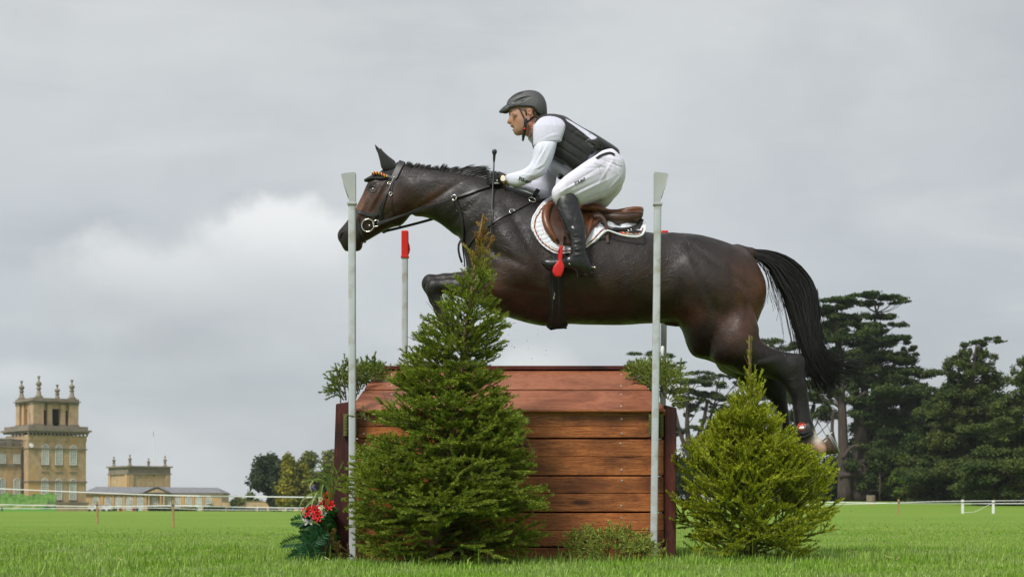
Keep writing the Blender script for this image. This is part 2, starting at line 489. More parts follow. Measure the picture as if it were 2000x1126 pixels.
        for ax in range(3):
            o1, o2 = [q for q in range(3) if q != ax]
            sl0 = [slice(None)] * 3; sl1 = [slice(None)] * 3; sl0[ax] = slice(0, -1); sl1[ax] = slice(1, None)
            A = S[tuple(sl0)]; B = S[tuple(sl1)]
            E = np.argwhere(A != B); E = E[(E[:, o1] > 0) & (E[:, o2] > 0) & (E[:, o1] < F.shape[o1] - 1) & (E[:, o2] < F.shape[o2] - 1)]
            ins = A[tuple(E.T)]
            def g(a, b):
                e = E.copy(); e[:, o1] -= a; e[:, o2] -= b; return idx[tuple(e.T)]
            q = np.stack([g(1, 1), g(0, 1), g(0, 0), g(1, 0)], 1)
            flip = ins if ax != 1 else ~ins
            q[~flip] = q[~flip][:, ::-1]
            Fs.append(q)
        Fs = np.concatenate(Fs)
        for _ in range(relax):
            acc = np.zeros_like(pos); n = np.zeros(len(pos))
            for a, b in ((0, 1), (1, 2), (2, 3), (3, 0)):
                for p, q in ((a, b), (b, a)):
                    for ch in range(3): acc[:, ch] += np.bincount(Fs[:, p], pos[Fs[:, q], ch], len(pos))
                    n += np.bincount(Fs[:, p], minlength=len(pos))
            pos = pos * .5 + .5 * acc / np.maximum(n, 1)[:, None]
        Vp = np.stack([s.ax[0] + pos[:, 0] * s.st, s.ad[0] + pos[:, 1] * s.st, s.az[0] + pos[:, 2] * s.st], -1)
        # row axis points down in world: reverse winding
        return Vp, Fs[:, ::-1]

# ------------------------------------------------------------------ ground
_YT = np.array([0, 12, 30, 63, 120, 200, 366, 3000, 9000.])
_ZL = np.array([0, 0, -.2, -.52, -.60, -.62, -.73, -2, -4.])
_ZR = np.array([0, 0, -.12, -.25, -.27, .95, 1.1, 1.2, 1.2])
def gz(x, y):
    x = np.asarray(x, float); y = np.asarray(y, float)
    yy = np.maximum(y, 0)
    t = np.clip((x / np.maximum(yy, 10) + 0.12) / 0.22, 0, 1); t = t * t * (3 - 2 * t)
    return np.interp(yy, _YT, _ZL) * (1 - t) + np.interp(yy, _YT, _ZR) * t
def build_ground():
    a = np.linspace(-1, 1, 161); xs = np.sinh(a * 7) / math.sinh(7) * 880
    ys = np.concatenate([-np.geomspace(300, 3, 20), np.linspace(0, 14, 29), np.geomspace(15, 880, 110)])
    X, Y = np.meshgrid(xs, ys); Z = gz(X, Y)
    V = np.stack([X, Y, Z], -1).reshape(-1, 3)
    ny, nx = X.shape; i = np.arange(ny - 1)[:, None]; j = np.arange(nx - 1)[None]
    Fs = np.stack([i*nx+j, i*nx+j+1, (i+1)*nx+j+1, (i+1)*nx+j], -1).reshape(-1, 4)
    m = bpy.data.materials.new('turf'); m.use_nodes = True; nt = m.node_tree; b = nt.nodes['Principled BSDF']
    tcn = nt.nodes.new('ShaderNodeTexCoord')
    def nz(s, d, sc=(1,1,1), r=0.6):
        mp = nt.nodes.new('ShaderNodeMapping'); mp.inputs['Scale'].default_value = sc; nt.links.new(tcn.outputs['Object'], mp.inputs[0])
        n = nt.nodes.new('ShaderNodeTexNoise'); n.inputs['Scale'].default_value = s; n.inputs['Detail'].default_value = d; n.inputs['Roughness'].default_value = r
        nt.links.new(mp.outputs[0], n.inputs['Vector']); return n.outputs['Fac']
    def ramp(x, lo, hi):
        n = nt.nodes.new('ShaderNodeMapRange'); nt.links.new(x, n.inputs[0]); n.inputs[1].default_value = lo; n.inputs[2].default_value = hi; return n.outputs[0]
    def mix(f, a, bb, k=1.0):
        n = nt.nodes.new('ShaderNodeMix'); n.data_type = 'RGBA'
        ml = nt.nodes.new('ShaderNodeMath'); ml.operation = 'MULTIPLY'; ml.inputs[1].default_value = k; nt.links.new(f, ml.inputs[0]); nt.links.new(ml.outputs[0], n.inputs[0])
        for i, v in ((6, a), (7, bb)):
            if hasattr(v, 'links'): nt.links.new(v, n.inputs[i])
            else: n.inputs[i].default_value = (*v, 1)
        return n.outputs[2]
    c = mix(ramp(nz(0.05, 3, (0.5, 1, 1)), .38, .62), (.165, .280, .018), (.230, .325, .036))
    c = mix(ramp(nz(0.5, 4, (0.35, 1, 1)), .42, .66), c, (.12, .245, .016), .75)
    c = mix(ramp(nz(3.0, 4, (0.5, 1, 1)), .45, .70), c, (.24, .32, .10), .6)
    c = mix(ramp(nz(1.3, 5, (0.5, 1, 1)), .62, .74), c, (.23, .23, .08), .5)
    c = mix(ramp(nz(40, 3), .4, .7), c, (.05, .13, .016), .55)
    nt.links.new(c, b.inputs['Base Color']); b.inputs['Roughness'].default_value = .85; b.inputs['Specular IOR Level'].default_value = 0.15
    bn = nt.nodes.new('ShaderNodeBump'); bn.inputs['Strength'].default_value = .8; bn.inputs['Distance'].default_value = .05
    nt.links.new(nz(18, 6), bn.inputs['Height']); nt.links.new(bn.outputs[0], b.inputs['Normal'])
    o = obj('ground', V, Fs, m, smooth=True); tag(o, kind='structure')
    mh_ = bpy.data.materials.new('haze'); mh_.use_nodes = True; nt = mh_.node_tree; nt.nodes.clear(); v = nt.nodes.new('ShaderNodeVolumePrincipled'); v.inputs['Color'].default_value = (.86, .91, .97, 1); v.inputs['Density'].default_value = .00013; v.inputs['Anisotropy'].default_value = .2
    ou = nt.nodes.new('ShaderNodeOutputMaterial'); nt.links.new(v.outputs[0], ou.inputs['Volume'])
    mb = MB(); mb.box(-890, 890, -310, 890, -3.2, 46); h = mb.build('haze', mh_); tag(h, kind='stuff')
build_ground()

def build_grass():
    m = mat('grass_blade', (.205, .355, .034), (.30, .425, .095), rough=.5, scale=1.2, detail=3, lo=.4, hi=.6, spec=.35, island=.45, trans=.35, c3=(.30, .38, .14), s3=2.4)
    def blades(n, y0, y1, pw, h0, h1, w0, jit, K=3):
        u = rng.random(n); Y = (y0**pw + u * (y1**pw - y0**pw)) ** (1 / pw); 
        X = (rng.random(n) * 2 - 1) * (0.36 * Y + 0.3)
        # tufty density
        tn = np.sin(X * 2.9 + np.sin(Y * 2.3) * 1.7) * np.sin(Y * 3.7 + np.sin(X * 1.9) * 2.1)
        tn2 = np.sin(X * 9.7 + Y * 3.1) * np.sin(Y * 11.3 - X * 2.7)
        keep = (rng.random(n) < 0.72 + 0.28 * tn)
        inside = (np.abs(X) < 0.9) & (Y > 9.55) & (Y < 11.2)
        keep &= ~inside
        X, Y, tn, tn2 = X[keep], Y[keep], tn[keep], tn2[keep]; n = len(X)
        H = (h0 + (h1 - h0) * rng.random(n) ** 2.2) * (1 + .35 * tn + .25 * tn2)
        foot = np.exp(-((Y - 9.2) / 0.35) ** 2) * (np.abs(X + 0.1) < 2.6)
        H *= 1 + 0.6 * foot
        a = rng.random(n) * 2 * np.pi; lean = (rng.random(n) ** 1.5) * .9
        D = np.stack([np.cos(a), np.sin(a), np.zeros(n)], -1)
        S = np.stack([-np.sin(a + .6), np.cos(a + .6), np.zeros(n)], -1)
        B = np.stack([X, Y, gz(X, Y) - .004], -1)
        W = (w0 * (0.7 + .6 * rng.random(n)))[:, None]
        up = np.array((0, 0, 1.0)); H1 = H[:, None]; L = lean[:, None]
        if K == 3:
            mid = B + up * H1 * .6 + D * H1 * L * .3
            tip = B + up * H1 * (1 - .35 * L) + D * H1 * L * .9
            V = np.stack([B - S*W, B + S*W, mid - S*W*.8, mid + S*W*.8, tip], 1).reshape(-1, 3)
            f = np.array([[0, 1, 3], [0, 3, 2], [2, 3, 4]])
            return V, (f[None] + (np.arange(n) * 5)[:, None, None]).reshape(-1, 3)
        tip = B + up * H1 + D * H1 * L * .6
        V = np.stack([B - S*W, B + S*W, tip], 1).reshape(-1, 3)
        return V, np.arange(3 * n).reshape(-1, 3)
    parts = [blades(150000, 6.9, 12.5, 1.2, .014, .042, .0020, 0), blades(2500, 6.9, 12, 1, .05, .095, .0022, 0),
             blades(95000, 12.5, 30, .5, .014, .036, .0045, 0, K=2), blades(60000, 22, 130, -.6, .014, .038, .011, 0, K=2)]
    V = []; Fs = []; off = 0
    for v, f in parts: V.append(v); Fs.append(f + off); off += len(v)
    o = obj('grass', np.concatenate(V), np.concatenate(Fs), m); tag(o, kind='stuff')
    # a few dry straws and daisies lying in the turf are too small to matter one by one
    mb = MB()
    for k in range(26):
        y = 8 + rng.random() * 16; x = (rng.random()*2-1) * .34 * y; a = rng.random() * 3.14; L = .03 + rng.random() * .06
        z = float(gz(x, y)) + .045
        mb.tube([(x, y, z), (x + L*math.cos(a), y + L*math.sin(a), z + .012)], .0022, 4)
    o = mb.build('dry_straw', mat('straw', (.33, .28, .12), (.42, .36, .18), rough=.8)); tag(o, kind='stuff')
build_grass()
# ------------------------------------------------------------------ palace, far buildings
def PX(px, py, Y): return P(px, py, Y)
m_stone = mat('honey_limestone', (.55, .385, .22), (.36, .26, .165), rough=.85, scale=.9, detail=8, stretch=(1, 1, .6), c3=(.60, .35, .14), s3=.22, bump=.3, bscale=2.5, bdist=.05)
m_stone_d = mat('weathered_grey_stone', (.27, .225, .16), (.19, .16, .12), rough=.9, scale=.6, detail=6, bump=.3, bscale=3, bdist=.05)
m_lead = mat('lead_roof', (.20, .205, .215), (.16, .165, .175), rough=.6, scale=1.5, stretch=(1, .2, 1))
m_sash = mat('white_sash', (.72, .71, .68), rough=.5)
m_blind = mat('window_with_blind', (.62, .62, .58), (.30, .31, .31), rough=.25, scale=.5)
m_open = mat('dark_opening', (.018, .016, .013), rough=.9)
m_pipe = mat('lead_pipe', (.07, .07, .065), rough=.6)

def arch_outline(w, h, n=9):
    """half-round headed outline, origin bottom centre"""
    r = w / 2; pts = [(-r, 0), (r, 0)]
    for k in range(n + 1):
        a = math.pi * k / n; pts.append((r * math.cos(a), h - r + r * math.sin(a)))
    return pts
def prism(mb, pts, y0, y1, ox, oz, ax=(1, 0), rot=0):
    """outline in x,z pushed from y0 to y1, placed at ox, oz; rot turns about z through (ox, y)"""
    n = len(pts)
    V = [(ox + x, y, oz + z) for y in (y0, y1) for x, z in pts]
    Fs = [list(range(n)), list(range(n, 2*n))[::-1]] + [[(i+1) % n, i, n+i, n+(i+1) % n] for i in range(n)]
    mb.add(V, Fs)
def window(parent, cx, z0, w, h, y, arched=True, bars=(2, 5), sill=True, m=None):
    """recess, frame, glazing bars; front plane at y"""
    out = arch_outline(w, h) if arched else [(-w/2, 0), (w/2, 0), (w/2, h), (-w/2, h)]
    mb = MB(); n = len(out); ins = []
    for x, z in out: ins.append((x * .86, .1 + z * .95 if True else z))
    V = [(cx + x, y - .06, z0 + z) for x, z in out] + [(cx + x, y - .06, z0 + z) for x, z in ins] + [(cx + x, y + .1, z0 + z) for x, z in ins] + [(cx + x, y + .1, z0 + z) for x, z in out]
    Fs = []
    for i in range(n):
        j = (i + 1) % n
        Fs += [[i, j, n+j, n+i], [n+i, n+j, 2*n+j, 2*n+i], [j, i, 3*n+i, 3*n+j]]
    mb.add(V, Fs)
    for k in range(1, bars[0] + 1):
        x = cx - w*.43 + w*.86 * k / (bars[0] + 1); mb.box(x - .035, x + .035, y - .03, y + .03, z0 + .1, z0 + h * .93)
    for k in range(1, bars[1] + 1):
        z = z0 + h * k / (bars[1] + 1); hw = w * .43 if z < z0 + h - w/2 or not arched else math.sqrt(max(0, (w/2)**2 - (z - z0 - h + w/2)**2)) * .86
        mb.box(cx - hw, cx + hw, y - .03, y + .03, z - .035, z + .035)
    f = mb.build('window', m_sash, parent)
    mb = MB(); mb.add([(cx + x * .99, y + .04, z0 + z * .99 + .02) for x, z in out], [list(range(n))]); mb.build('pane', m or m_blind, f)
    if sill: mb = MB(); mb.box(cx - w*.62, cx + w*.62, y - .25, y + .08, z0 - .22, z0 - .003); mb.build('sill', m_stone_d, f)
    return f
def part(parent, name, m, fn, **k):
    mb = MB(); fn(mb); return mb.build(name, m, parent, **k)
def finial(parent, c, h, w):
    """stacked base, ball and flaming top"""
    s = h; p = [(w*.52, 0), (w*.50, s*.05), (w*.36, s*.09), (w*.33, s*.24), (w*.20, s*.30), (w*.34, s*.36), (w*.36, s*.42), (w*.22, s*.47), (w*.24, s*.50), (w*.40, s*.56), (w*.44, s*.63), (w*.36, s*.69), (w*.16, s*.74),
         (w*.10, s*.80), (w*.14, s*.88), (w*.24, s*.97), (w*.20, s*1.0)]
    mb = MB(); mb.lathe(p, c, 10); return mb.build('finial', m_stone_d, parent, smooth=False, sharp=50)

YP = 366.; SP = YP / FP
def pal():
    root = thing('palace', 'honey coloured stone palace tower with arched windows and four tall finials beside its lower wing', 'palace', tuple(PX(168, 997, YP)))
    X = lambda px: (168 - 1000) * SP + (px - 168) * 13.5 / 106
    Z = lambda py: CH + (HZ - py) * SP
    g = Z(1002)
    # tower block; the front faces the camera, its left flank turns away
    x0, x1, xl = X(62), X(168), X(62)
    yb = YP + 13.5
    def wall(mb):
        xs = (x0, x1); z1 = Z(862)
        mb.add([(x0, YP, g), (x1, YP, g), (x1, YP, z1), (x0, YP, z1), (x1, yb, g), (x1, yb, z1), (xl, YP + 5, g), (xl, YP + 5, z1), (xl, yb, g), (xl, yb, z1)],
               [(0,1,2,3), (1,4,5,2), (6,0,3,7), (8,6,7,9), (4,8,9,5), (3,2,5,9,7)])
    part(root, 'wall', m_stone, wall)
    def band(name, p0, p1, out, m=m_stone_d):
        def f(mb):
            za, zb = Z(p1), Z(p0); o = out
            V = [(x0 - o*.4, YP - o), (x1 + o, YP - o), (x1 + o, yb + o), (xl - o, yb + o), (xl - o, YP + 5 - o)]
            n = 5; mb.add([(x, y, z) for z in (za, zb) for x, y in V], [tuple(range(n))[::-1], tuple(range(n, 2*n))] + [(i, (i+1) % n, n+(i+1) % n, n+i) for i in range(n)])
        part(root, name, m, f)
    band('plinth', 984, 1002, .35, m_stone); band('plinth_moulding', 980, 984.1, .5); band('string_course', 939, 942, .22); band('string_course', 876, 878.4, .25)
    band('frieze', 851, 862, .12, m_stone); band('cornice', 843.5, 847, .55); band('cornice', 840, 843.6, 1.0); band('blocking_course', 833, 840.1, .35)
    for k in range(17):
        px = 60 + k * 6.7; part(root, 'bracket', m_stone_d, lambda mb: mb.box(X(px), X(px) + .36, YP - .55, YP - .13, Z(852), Z(847.1)))
    for k in range(1, 5):
        part(root, 'bracket', m_stone_d, lambda mb: mb.box(xl - .6, xl - .13, YP + .3 + k*2.0, YP + .66 + k*2.0, Z(852), Z(847.1)))
    for px in (92.5, 117.5, 144):
        window(root, X(px), Z(908), 14.2 * SP, 39 * SP, YP - .08, bars=(2, 6)); window(root, X(px - .8), Z(975), 13.6 * SP, 41 * SP, YP - .08, bars=(2, 7))
        part(root, 'apron', m_stone_d, lambda mb: mb.box(X(px - 7), X(px + 7), YP - .18, YP - .01, Z(923), Z(921)))
    part(root, 'wall_dish', mat('white_metal', (.8, .8, .8), rough=.4), lambda mb: mb.lathe([(.1, -.2), (.55, 0), (.5, .1)], (X(66), YP - .4, Z(872)), 12, (.2, -1, .3)), smooth=False)
    # belvedere: clustered piers with open arches on a square plan, four corner finials
    bz, tz = Z(833), Z(788); A_ = lambda a: x1 - a
    def bx_(name, m, a0, a1, v0, v1, z0, z1, out=0): return part(root, name, m, lambda mb: mb.box(A_(a1) - out, A_(a0) + out, YP + v0 - out, YP + v1 + out, z0, z1))
    cols = [(1.2, 3.4, 1.4, 3.4), (4.2, 5.3, 1.7, 3.1), (7.3, 8.4, 1.7, 3.1), (9.4, 11.8, 1.4, 3.6), (10.2, 11.5, 4.6, 5.8), (10.2, 11.5, 8.0, 9.2), (9.4, 11.8, 9.9, 12.0), (1.2, 3.4, 10.0, 12.0), (4.4, 5.6, 10.4, 11.6), (7.4, 8.6, 10.4, 11.6), (1.5, 2.8, 5.6, 7.6)]
    for a0, a1, v0, v1 in cols:
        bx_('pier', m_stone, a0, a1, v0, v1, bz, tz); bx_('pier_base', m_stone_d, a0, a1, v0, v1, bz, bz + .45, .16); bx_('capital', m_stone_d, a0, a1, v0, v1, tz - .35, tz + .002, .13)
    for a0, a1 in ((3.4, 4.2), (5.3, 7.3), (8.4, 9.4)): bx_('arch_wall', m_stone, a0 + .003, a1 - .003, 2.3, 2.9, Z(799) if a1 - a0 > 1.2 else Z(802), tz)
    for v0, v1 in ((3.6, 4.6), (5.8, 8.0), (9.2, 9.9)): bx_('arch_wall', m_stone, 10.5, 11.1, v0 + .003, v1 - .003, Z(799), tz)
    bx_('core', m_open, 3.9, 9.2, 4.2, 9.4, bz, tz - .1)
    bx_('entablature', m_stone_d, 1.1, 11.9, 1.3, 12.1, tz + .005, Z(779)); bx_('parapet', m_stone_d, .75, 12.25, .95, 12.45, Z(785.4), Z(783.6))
    for a_, v_, top in ((2.4, 2.3, 741), (10.2, 2.3, 737), (10.9, 10.8, 742), (2.4, 10.8, 746)):
        part(root, 'pedestal', m_stone_d, lambda mb: mb.box(A_(a_) - .75, A_(a_) + .75, YP + v_ - .75, YP + v_ + .75, Z(779) + .003, Z(776.4)))
        finial(root, (A_(a_), YP + v_, Z(776.4)), (776.4 - top) * SP, 13 * SP)
    # lower wing on the left
    yw = YP + 3; W = lambda px: x1 - (15.0 + (34 - px) * .1075); xr = x1 - 13.52
    part(root, 'wing_wall', m_stone, lambda mb: mb.box(W(-200), xr, yw, yw + 9, g, Z(876)))
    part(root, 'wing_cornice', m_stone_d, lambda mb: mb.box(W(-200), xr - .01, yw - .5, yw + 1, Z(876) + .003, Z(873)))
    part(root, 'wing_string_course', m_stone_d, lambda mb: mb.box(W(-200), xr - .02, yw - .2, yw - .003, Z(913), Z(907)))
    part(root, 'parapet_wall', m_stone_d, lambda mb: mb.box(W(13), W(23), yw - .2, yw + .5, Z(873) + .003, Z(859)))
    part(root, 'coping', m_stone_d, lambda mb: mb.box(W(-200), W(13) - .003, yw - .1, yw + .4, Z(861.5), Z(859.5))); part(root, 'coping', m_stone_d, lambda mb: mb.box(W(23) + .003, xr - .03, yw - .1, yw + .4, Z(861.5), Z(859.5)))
    for k in range(34):
        px = 44 - k * 2.1
        if px > 24 or px < 12: part(root, 'baluster', m_stone_d, lambda mb: mb.lathe([(.1, 0), (.15, .5), (.07, .9), (.11, 1.32)], (W(px), yw + .15, Z(872.9)), 6))
    part(root, 'wing_roof', m_lead, lambda mb: mb.add([(W(-200), yw + 1.2, Z(866)), (xr, yw + 1.2, Z(866)), (xr, yw + 5, Z(856)), (W(-200), yw + 5, Z(856)), (xr, yw + 9, Z(866)), (W(-200), yw + 9, Z(866))], [(0,1,2,3), (3,2,4,5)]))
    for px in (3, 34, -28, -60):
        window(root, W(px), Z(906), 1.45, 19 * SP, yw - .08, arched=False, bars=(2, 3)); window(root, W(px), Z(968), 1.4, 34 * SP, yw - .08, bars=(2, 6))
    part(root, 'downpipe', m_pipe, lambda mb: mb.box(xr - .45, xr - .15, yw - .35, yw - .05, Z(966), Z(880)))
    root.rotation_euler = (0, 0, R(38))
pal()

def orangery():
    YO = 400.; s = YO / FP; X = lambda px: (px - 1000) * s; Z = lambda py: CH + (HZ - py) * s
    root = thing('orangery', 'long low stone orangery with arched windows, grey roof and central pediment behind the tape fence', 'orangery', tuple(PX(300, 997, YO)))
    g = Z(1000)
    part(root, 'wall', m_stone, lambda mb: mb.box(X(165), X(433), YO, YO + 10, g, Z(965)))
    part(root, 'cornice', m_stone_d, lambda mb: mb.box(X(165) - .3, X(433) + .3, YO - .5, YO + 10.4, Z(965) + .003, Z(962)))
    part(root, 'roof', m_lead, lambda mb: mb.add([(X(165) - .5, YO - .6, Z(961.9)), (X(434), YO - .6, Z(961.9)), (X(418), YO + 5, Z(951)), (X(178), YO + 5, Z(949)), (X(434), YO + 11, Z(961.9)), (X(165) - .5, YO + 11, Z(961.9))], [(0,1,2,3), (1,4,2), (3,2,4,5), (0,3,5)]))
    part(root, 'pediment', m_stone_d, lambda mb: prism(mb, [(-26*s, 0), (26*s, 0), (2*s, 10.5*s), (-2*s, 10.5*s)], YO - 1.6, YO + 4, X(309), Z(962)))
    part(root, 'tympanum', m_stone, lambda mb: prism(mb, [(-17*s, 1*s), (17*s, 1*s), (0, 8*s)], YO - 1.65, YO - 1.55, X(309), Z(962)))
    part(root, 'pediment_roof', m_lead, lambda mb: prism(mb, [(-28*s, 0), (-3*s, 11*s), (3*s, 11*s), (28*s, 0), (3*s, 12.4*s), (-3*s, 12.4*s)][:3] + [(3*s, 11*s), (28*s, 0), (3*s, 12.6*s), (-3*s, 12.6*s)], YO - 1.9, YO + 5, X(309), Z(962)))
    for px in (287, 293, 316, 322): part(root, 'column', m_stone, lambda mb: mb.lathe([(.35, 0), (.3, .3), (.26, (994-966)*s), (.38, (997-963)*s)], (X(px), YO - .9, Z(997)), 8), smooth=False)
    for px in (188, 211, 232, 253, 274, 302, 328, 347, 368, 388, 408):
        window(root, X(px), Z(996), 12.4 * s, 27 * s, YO - .08, bars=(2, 3), sill=False)
    for px in (199.5, 221.5, 242.5, 263.5, 337.5, 357.5, 378, 398): part(root, 'pilaster', m_stone, lambda mb: mb.box(X(px - 2.2), X(px + 2.2), YO - .16, YO - .01, g, Z(965)))
    # second tower behind
    YT = 440.; s2 = YT / FP; X2 = lambda px: (px - 1000) * s2; Z2 = lambda py: CH + (HZ - py) * s2
    rt = thing('palace_tower', 'square stone palace tower with four small finials rising behind the long orangery roof', 'tower', tuple(PX(332, 1000, YT)))
    xr = X2(332); Wd = 12.3; A2 = lambda a: xr - a
    def bt(name, m, a0, a1, v0, v1, z0, z1): return part(rt, name, m, lambda mb: mb.box(A2(a1), A2(a0), YT + v0, YT + v1, z0, z1))
    bt('wall', m_stone, 0, Wd, 0, Wd, Z2(1000), Z2(924)); bt('frieze', m_stone_d, -.1, Wd + .1, -.1, Wd + .1, Z2(924) + .003, Z2(913)); bt('cornice', m_stone_d, -.6, Wd + .6, -.6, Wd + .6, Z2(913) + .003, Z2(910)); bt('string_course', m_stone_d, -.35, Wd + .35, -.35, Wd + .35, Z2(926.4), Z2(924.02))
    for a0, a1 in ((0, 1.5), (Wd - 1.5, Wd)): bt('pier', m_stone, a0 + .01, a1 - .01, -.3, -.01, Z2(1000), Z2(926.5))
    for v0 in (0, Wd - 1.5): part(rt, 'pier', m_stone, lambda mb: mb.box(A2(Wd) - .3, A2(Wd) - .01, YT + v0 + .01, YT + v0 + 1.49, Z2(1000), Z2(926.5)))
    bt('opening', m_open, 4.6, 5.0, -.03, .05, Z2(930), Z2(927))
    for a_, v_, top in ((1.0, 1.0, 890), (11.3, 1.0, 889), (11.3, 11.3, 891), (1.0, 11.3, 893)): finial(rt, (A2(a_), YT + v_, Z2(910)), (910 - top) * s2, 8.6 * s2)
    rt.rotation_euler = (0, 0, R(38))
    fp = thing('flagpole', 'thin white flagpole rising faintly behind the square tower', 'flagpole', tuple(PX(302, 1000, 480)))
    part(fp, 'pole', mat('white_metal', (.8, .8, .8)), lambda mb: mb.tube([PX(302, 1000, 480), PX(300.5, 838, 480)], [.16, .08], 8))
    part(fp, 'flag', mat('grey_flag', (.25, .25, .26), rough=.8), lambda mb: mb.add([PX(300.5, 840, 480), PX(300.5, 852, 480), PX(299, 851, 479.6), PX(299.3, 842, 480.3)], [(0,1,2,3)]))
orangery()

# ------------------------------------------------------------------ foliage builders
def leafcloud(C, Rr, n, size, seed=0, flat=1.0, shell=.55, droop=0.0, hole=0.0):
    """quads spread through ellipsoids C (k,3) with radii Rr (k,3); n faces each (array)"""
    g = np.random.default_rng(seed); V = []
    n = np.broadcast_to(np.asarray(n, int), (len(C),))
    idx = np.repeat(np.arange(len(C)), n); N = len(idx)
    d = nrm(g.normal(size=(N, 3))); r = (shell + (1 - shell) * g.random(N)) ** (1 / 1.6)
    r = r * (.70 + .55 * g.random(N) ** 1.5); p = C[idx] + d * r[:, None] * Rr[idx] * (1 + .12 * np.sin(d[:, :1] * 5 + idx[:, None]) )
    nn = nrm(d * np.array((1, 1, 1.0)) * (1 - flat) + np.array((0, 0, 1.0)) * flat + g.normal(size=(N, 3)) * .55)
    a = nrm(np.cross(nn, g.normal(size=(N, 3)))); b = np.cross(nn, a)
    s = size * (.55 + .9 * g.random(N))[:, None]
    q = np.stack([p - a*s*.9, p - b*s*.55 - np.array((0, 0, droop)) * s, p + a*s, p + b*s*.55 - np.array((0, 0, droop)) * s], 1)
    return q.reshape(-1, 3), np.arange(4 * N).reshape(-1, 4)
m_bark = mat('grey_brown_bark', (.085, .062, .050), (.045, .034, .028), rough=.95, scale=1.5, stretch=(3, 3, .5), bump=.8, bscale=6, bdist=.08)
def foliage(name, c1, c2, c3=None, isl=.5): return mat(name, c1, c2, rough=.75, scale=.35, detail=3, spec=.15, island=isl, trans=.22, lo=.4, hi=.6, c3=c3, s3=.12)
m_ced = foliage('cedar_foliage', (.036, .062, .016), (.075, .105, .026))
m_ced2 = foliage('conifer_foliage', (.042, .070, .016), (.088, .115, .026))
m_dark = foliage('evergreen_foliage', (.026, .046, .018), (.052, .078, .028))
m_mix = foliage('autumn_foliage', (.10, .145, .024), (.16, .165, .03), (.19, .13, .022))
m_yel = foliage('golden_foliage', (.26, .23, .02), (.16, .17, .018))
m_bright = foliage('bright_shrub', (.075, .14, .018), (.14, .15, .015))

def broadtree(Y, px, base, top, wpx, m, label, seed=0, n=16, name='broadleaf_tree', conic=False, group='trees beyond the field', trunkh=.22, dens=1.0, leaf=.34):
    g = np.random.default_rng(seed); s = Y / FP; b = P(px, base, Y); H = (base - top) * s; W = wpx * s / 2
    root = thing(name, label, 'tree', tuple(b), group)
    C = []; Rr = []
    for k in range(n):
        t = (k + .5) / n
        if conic:
            z = H * (trunkh + (1 - trunkh) * t * .95); w = W * (1 - t) ** .75 * .75 + .3; a = g.random() * 6.28
            C.append((b[0] + math.cos(a) * w * .5, Y + math.sin(a) * w * .5, b[2] + z)); Rr.append((w * .75 + .4, w * .75 + .4, H * .11))
        else:
            d = nrm(g.normal(size=3)); rr = g.random() ** .4
            C.append((b[0] + d[0] * rr * W * .74 * (1 - .35 * max(0, d[2] * rr)), Y + d[1] * rr * W * .72, b[2] + H * (.47) + d[2] * rr * H * .40)); q = W * (.34 + .18 * g.random())
            Rr.append((q, q, q * .8))
    C = np.array(C); Rr = np.array(Rr)
    nf = (Rr[:, 0] ** 2 * 70 * dens / (leaf / .34) ** 2).astype(int) + 60
    V, Fs = leafcloud(C, Rr, nf, leaf, seed, .35, .5)
    obj('crown', V, Fs, m, root)
    mb = MB(); mb.tube([b - (0, 0, .3), b + (0.1, 0, H * .3), b + (-.1, 0, H * .7)], [H * .02 + .08, H * .015 + .06, .05], 8)
    for k in range(7):
        a = g.random() * 6.28; e = C[g.integers(0, len(C))]; st = b + (0, 0, H * (.2 + .3 * g.random())); mb.tube([st, (st + e) / 2 + (0, 0, .2), e], [H * .012 + .05, .1, .04], 6)
    mb.build('trunk', m_bark, root, smooth=True)
    return root
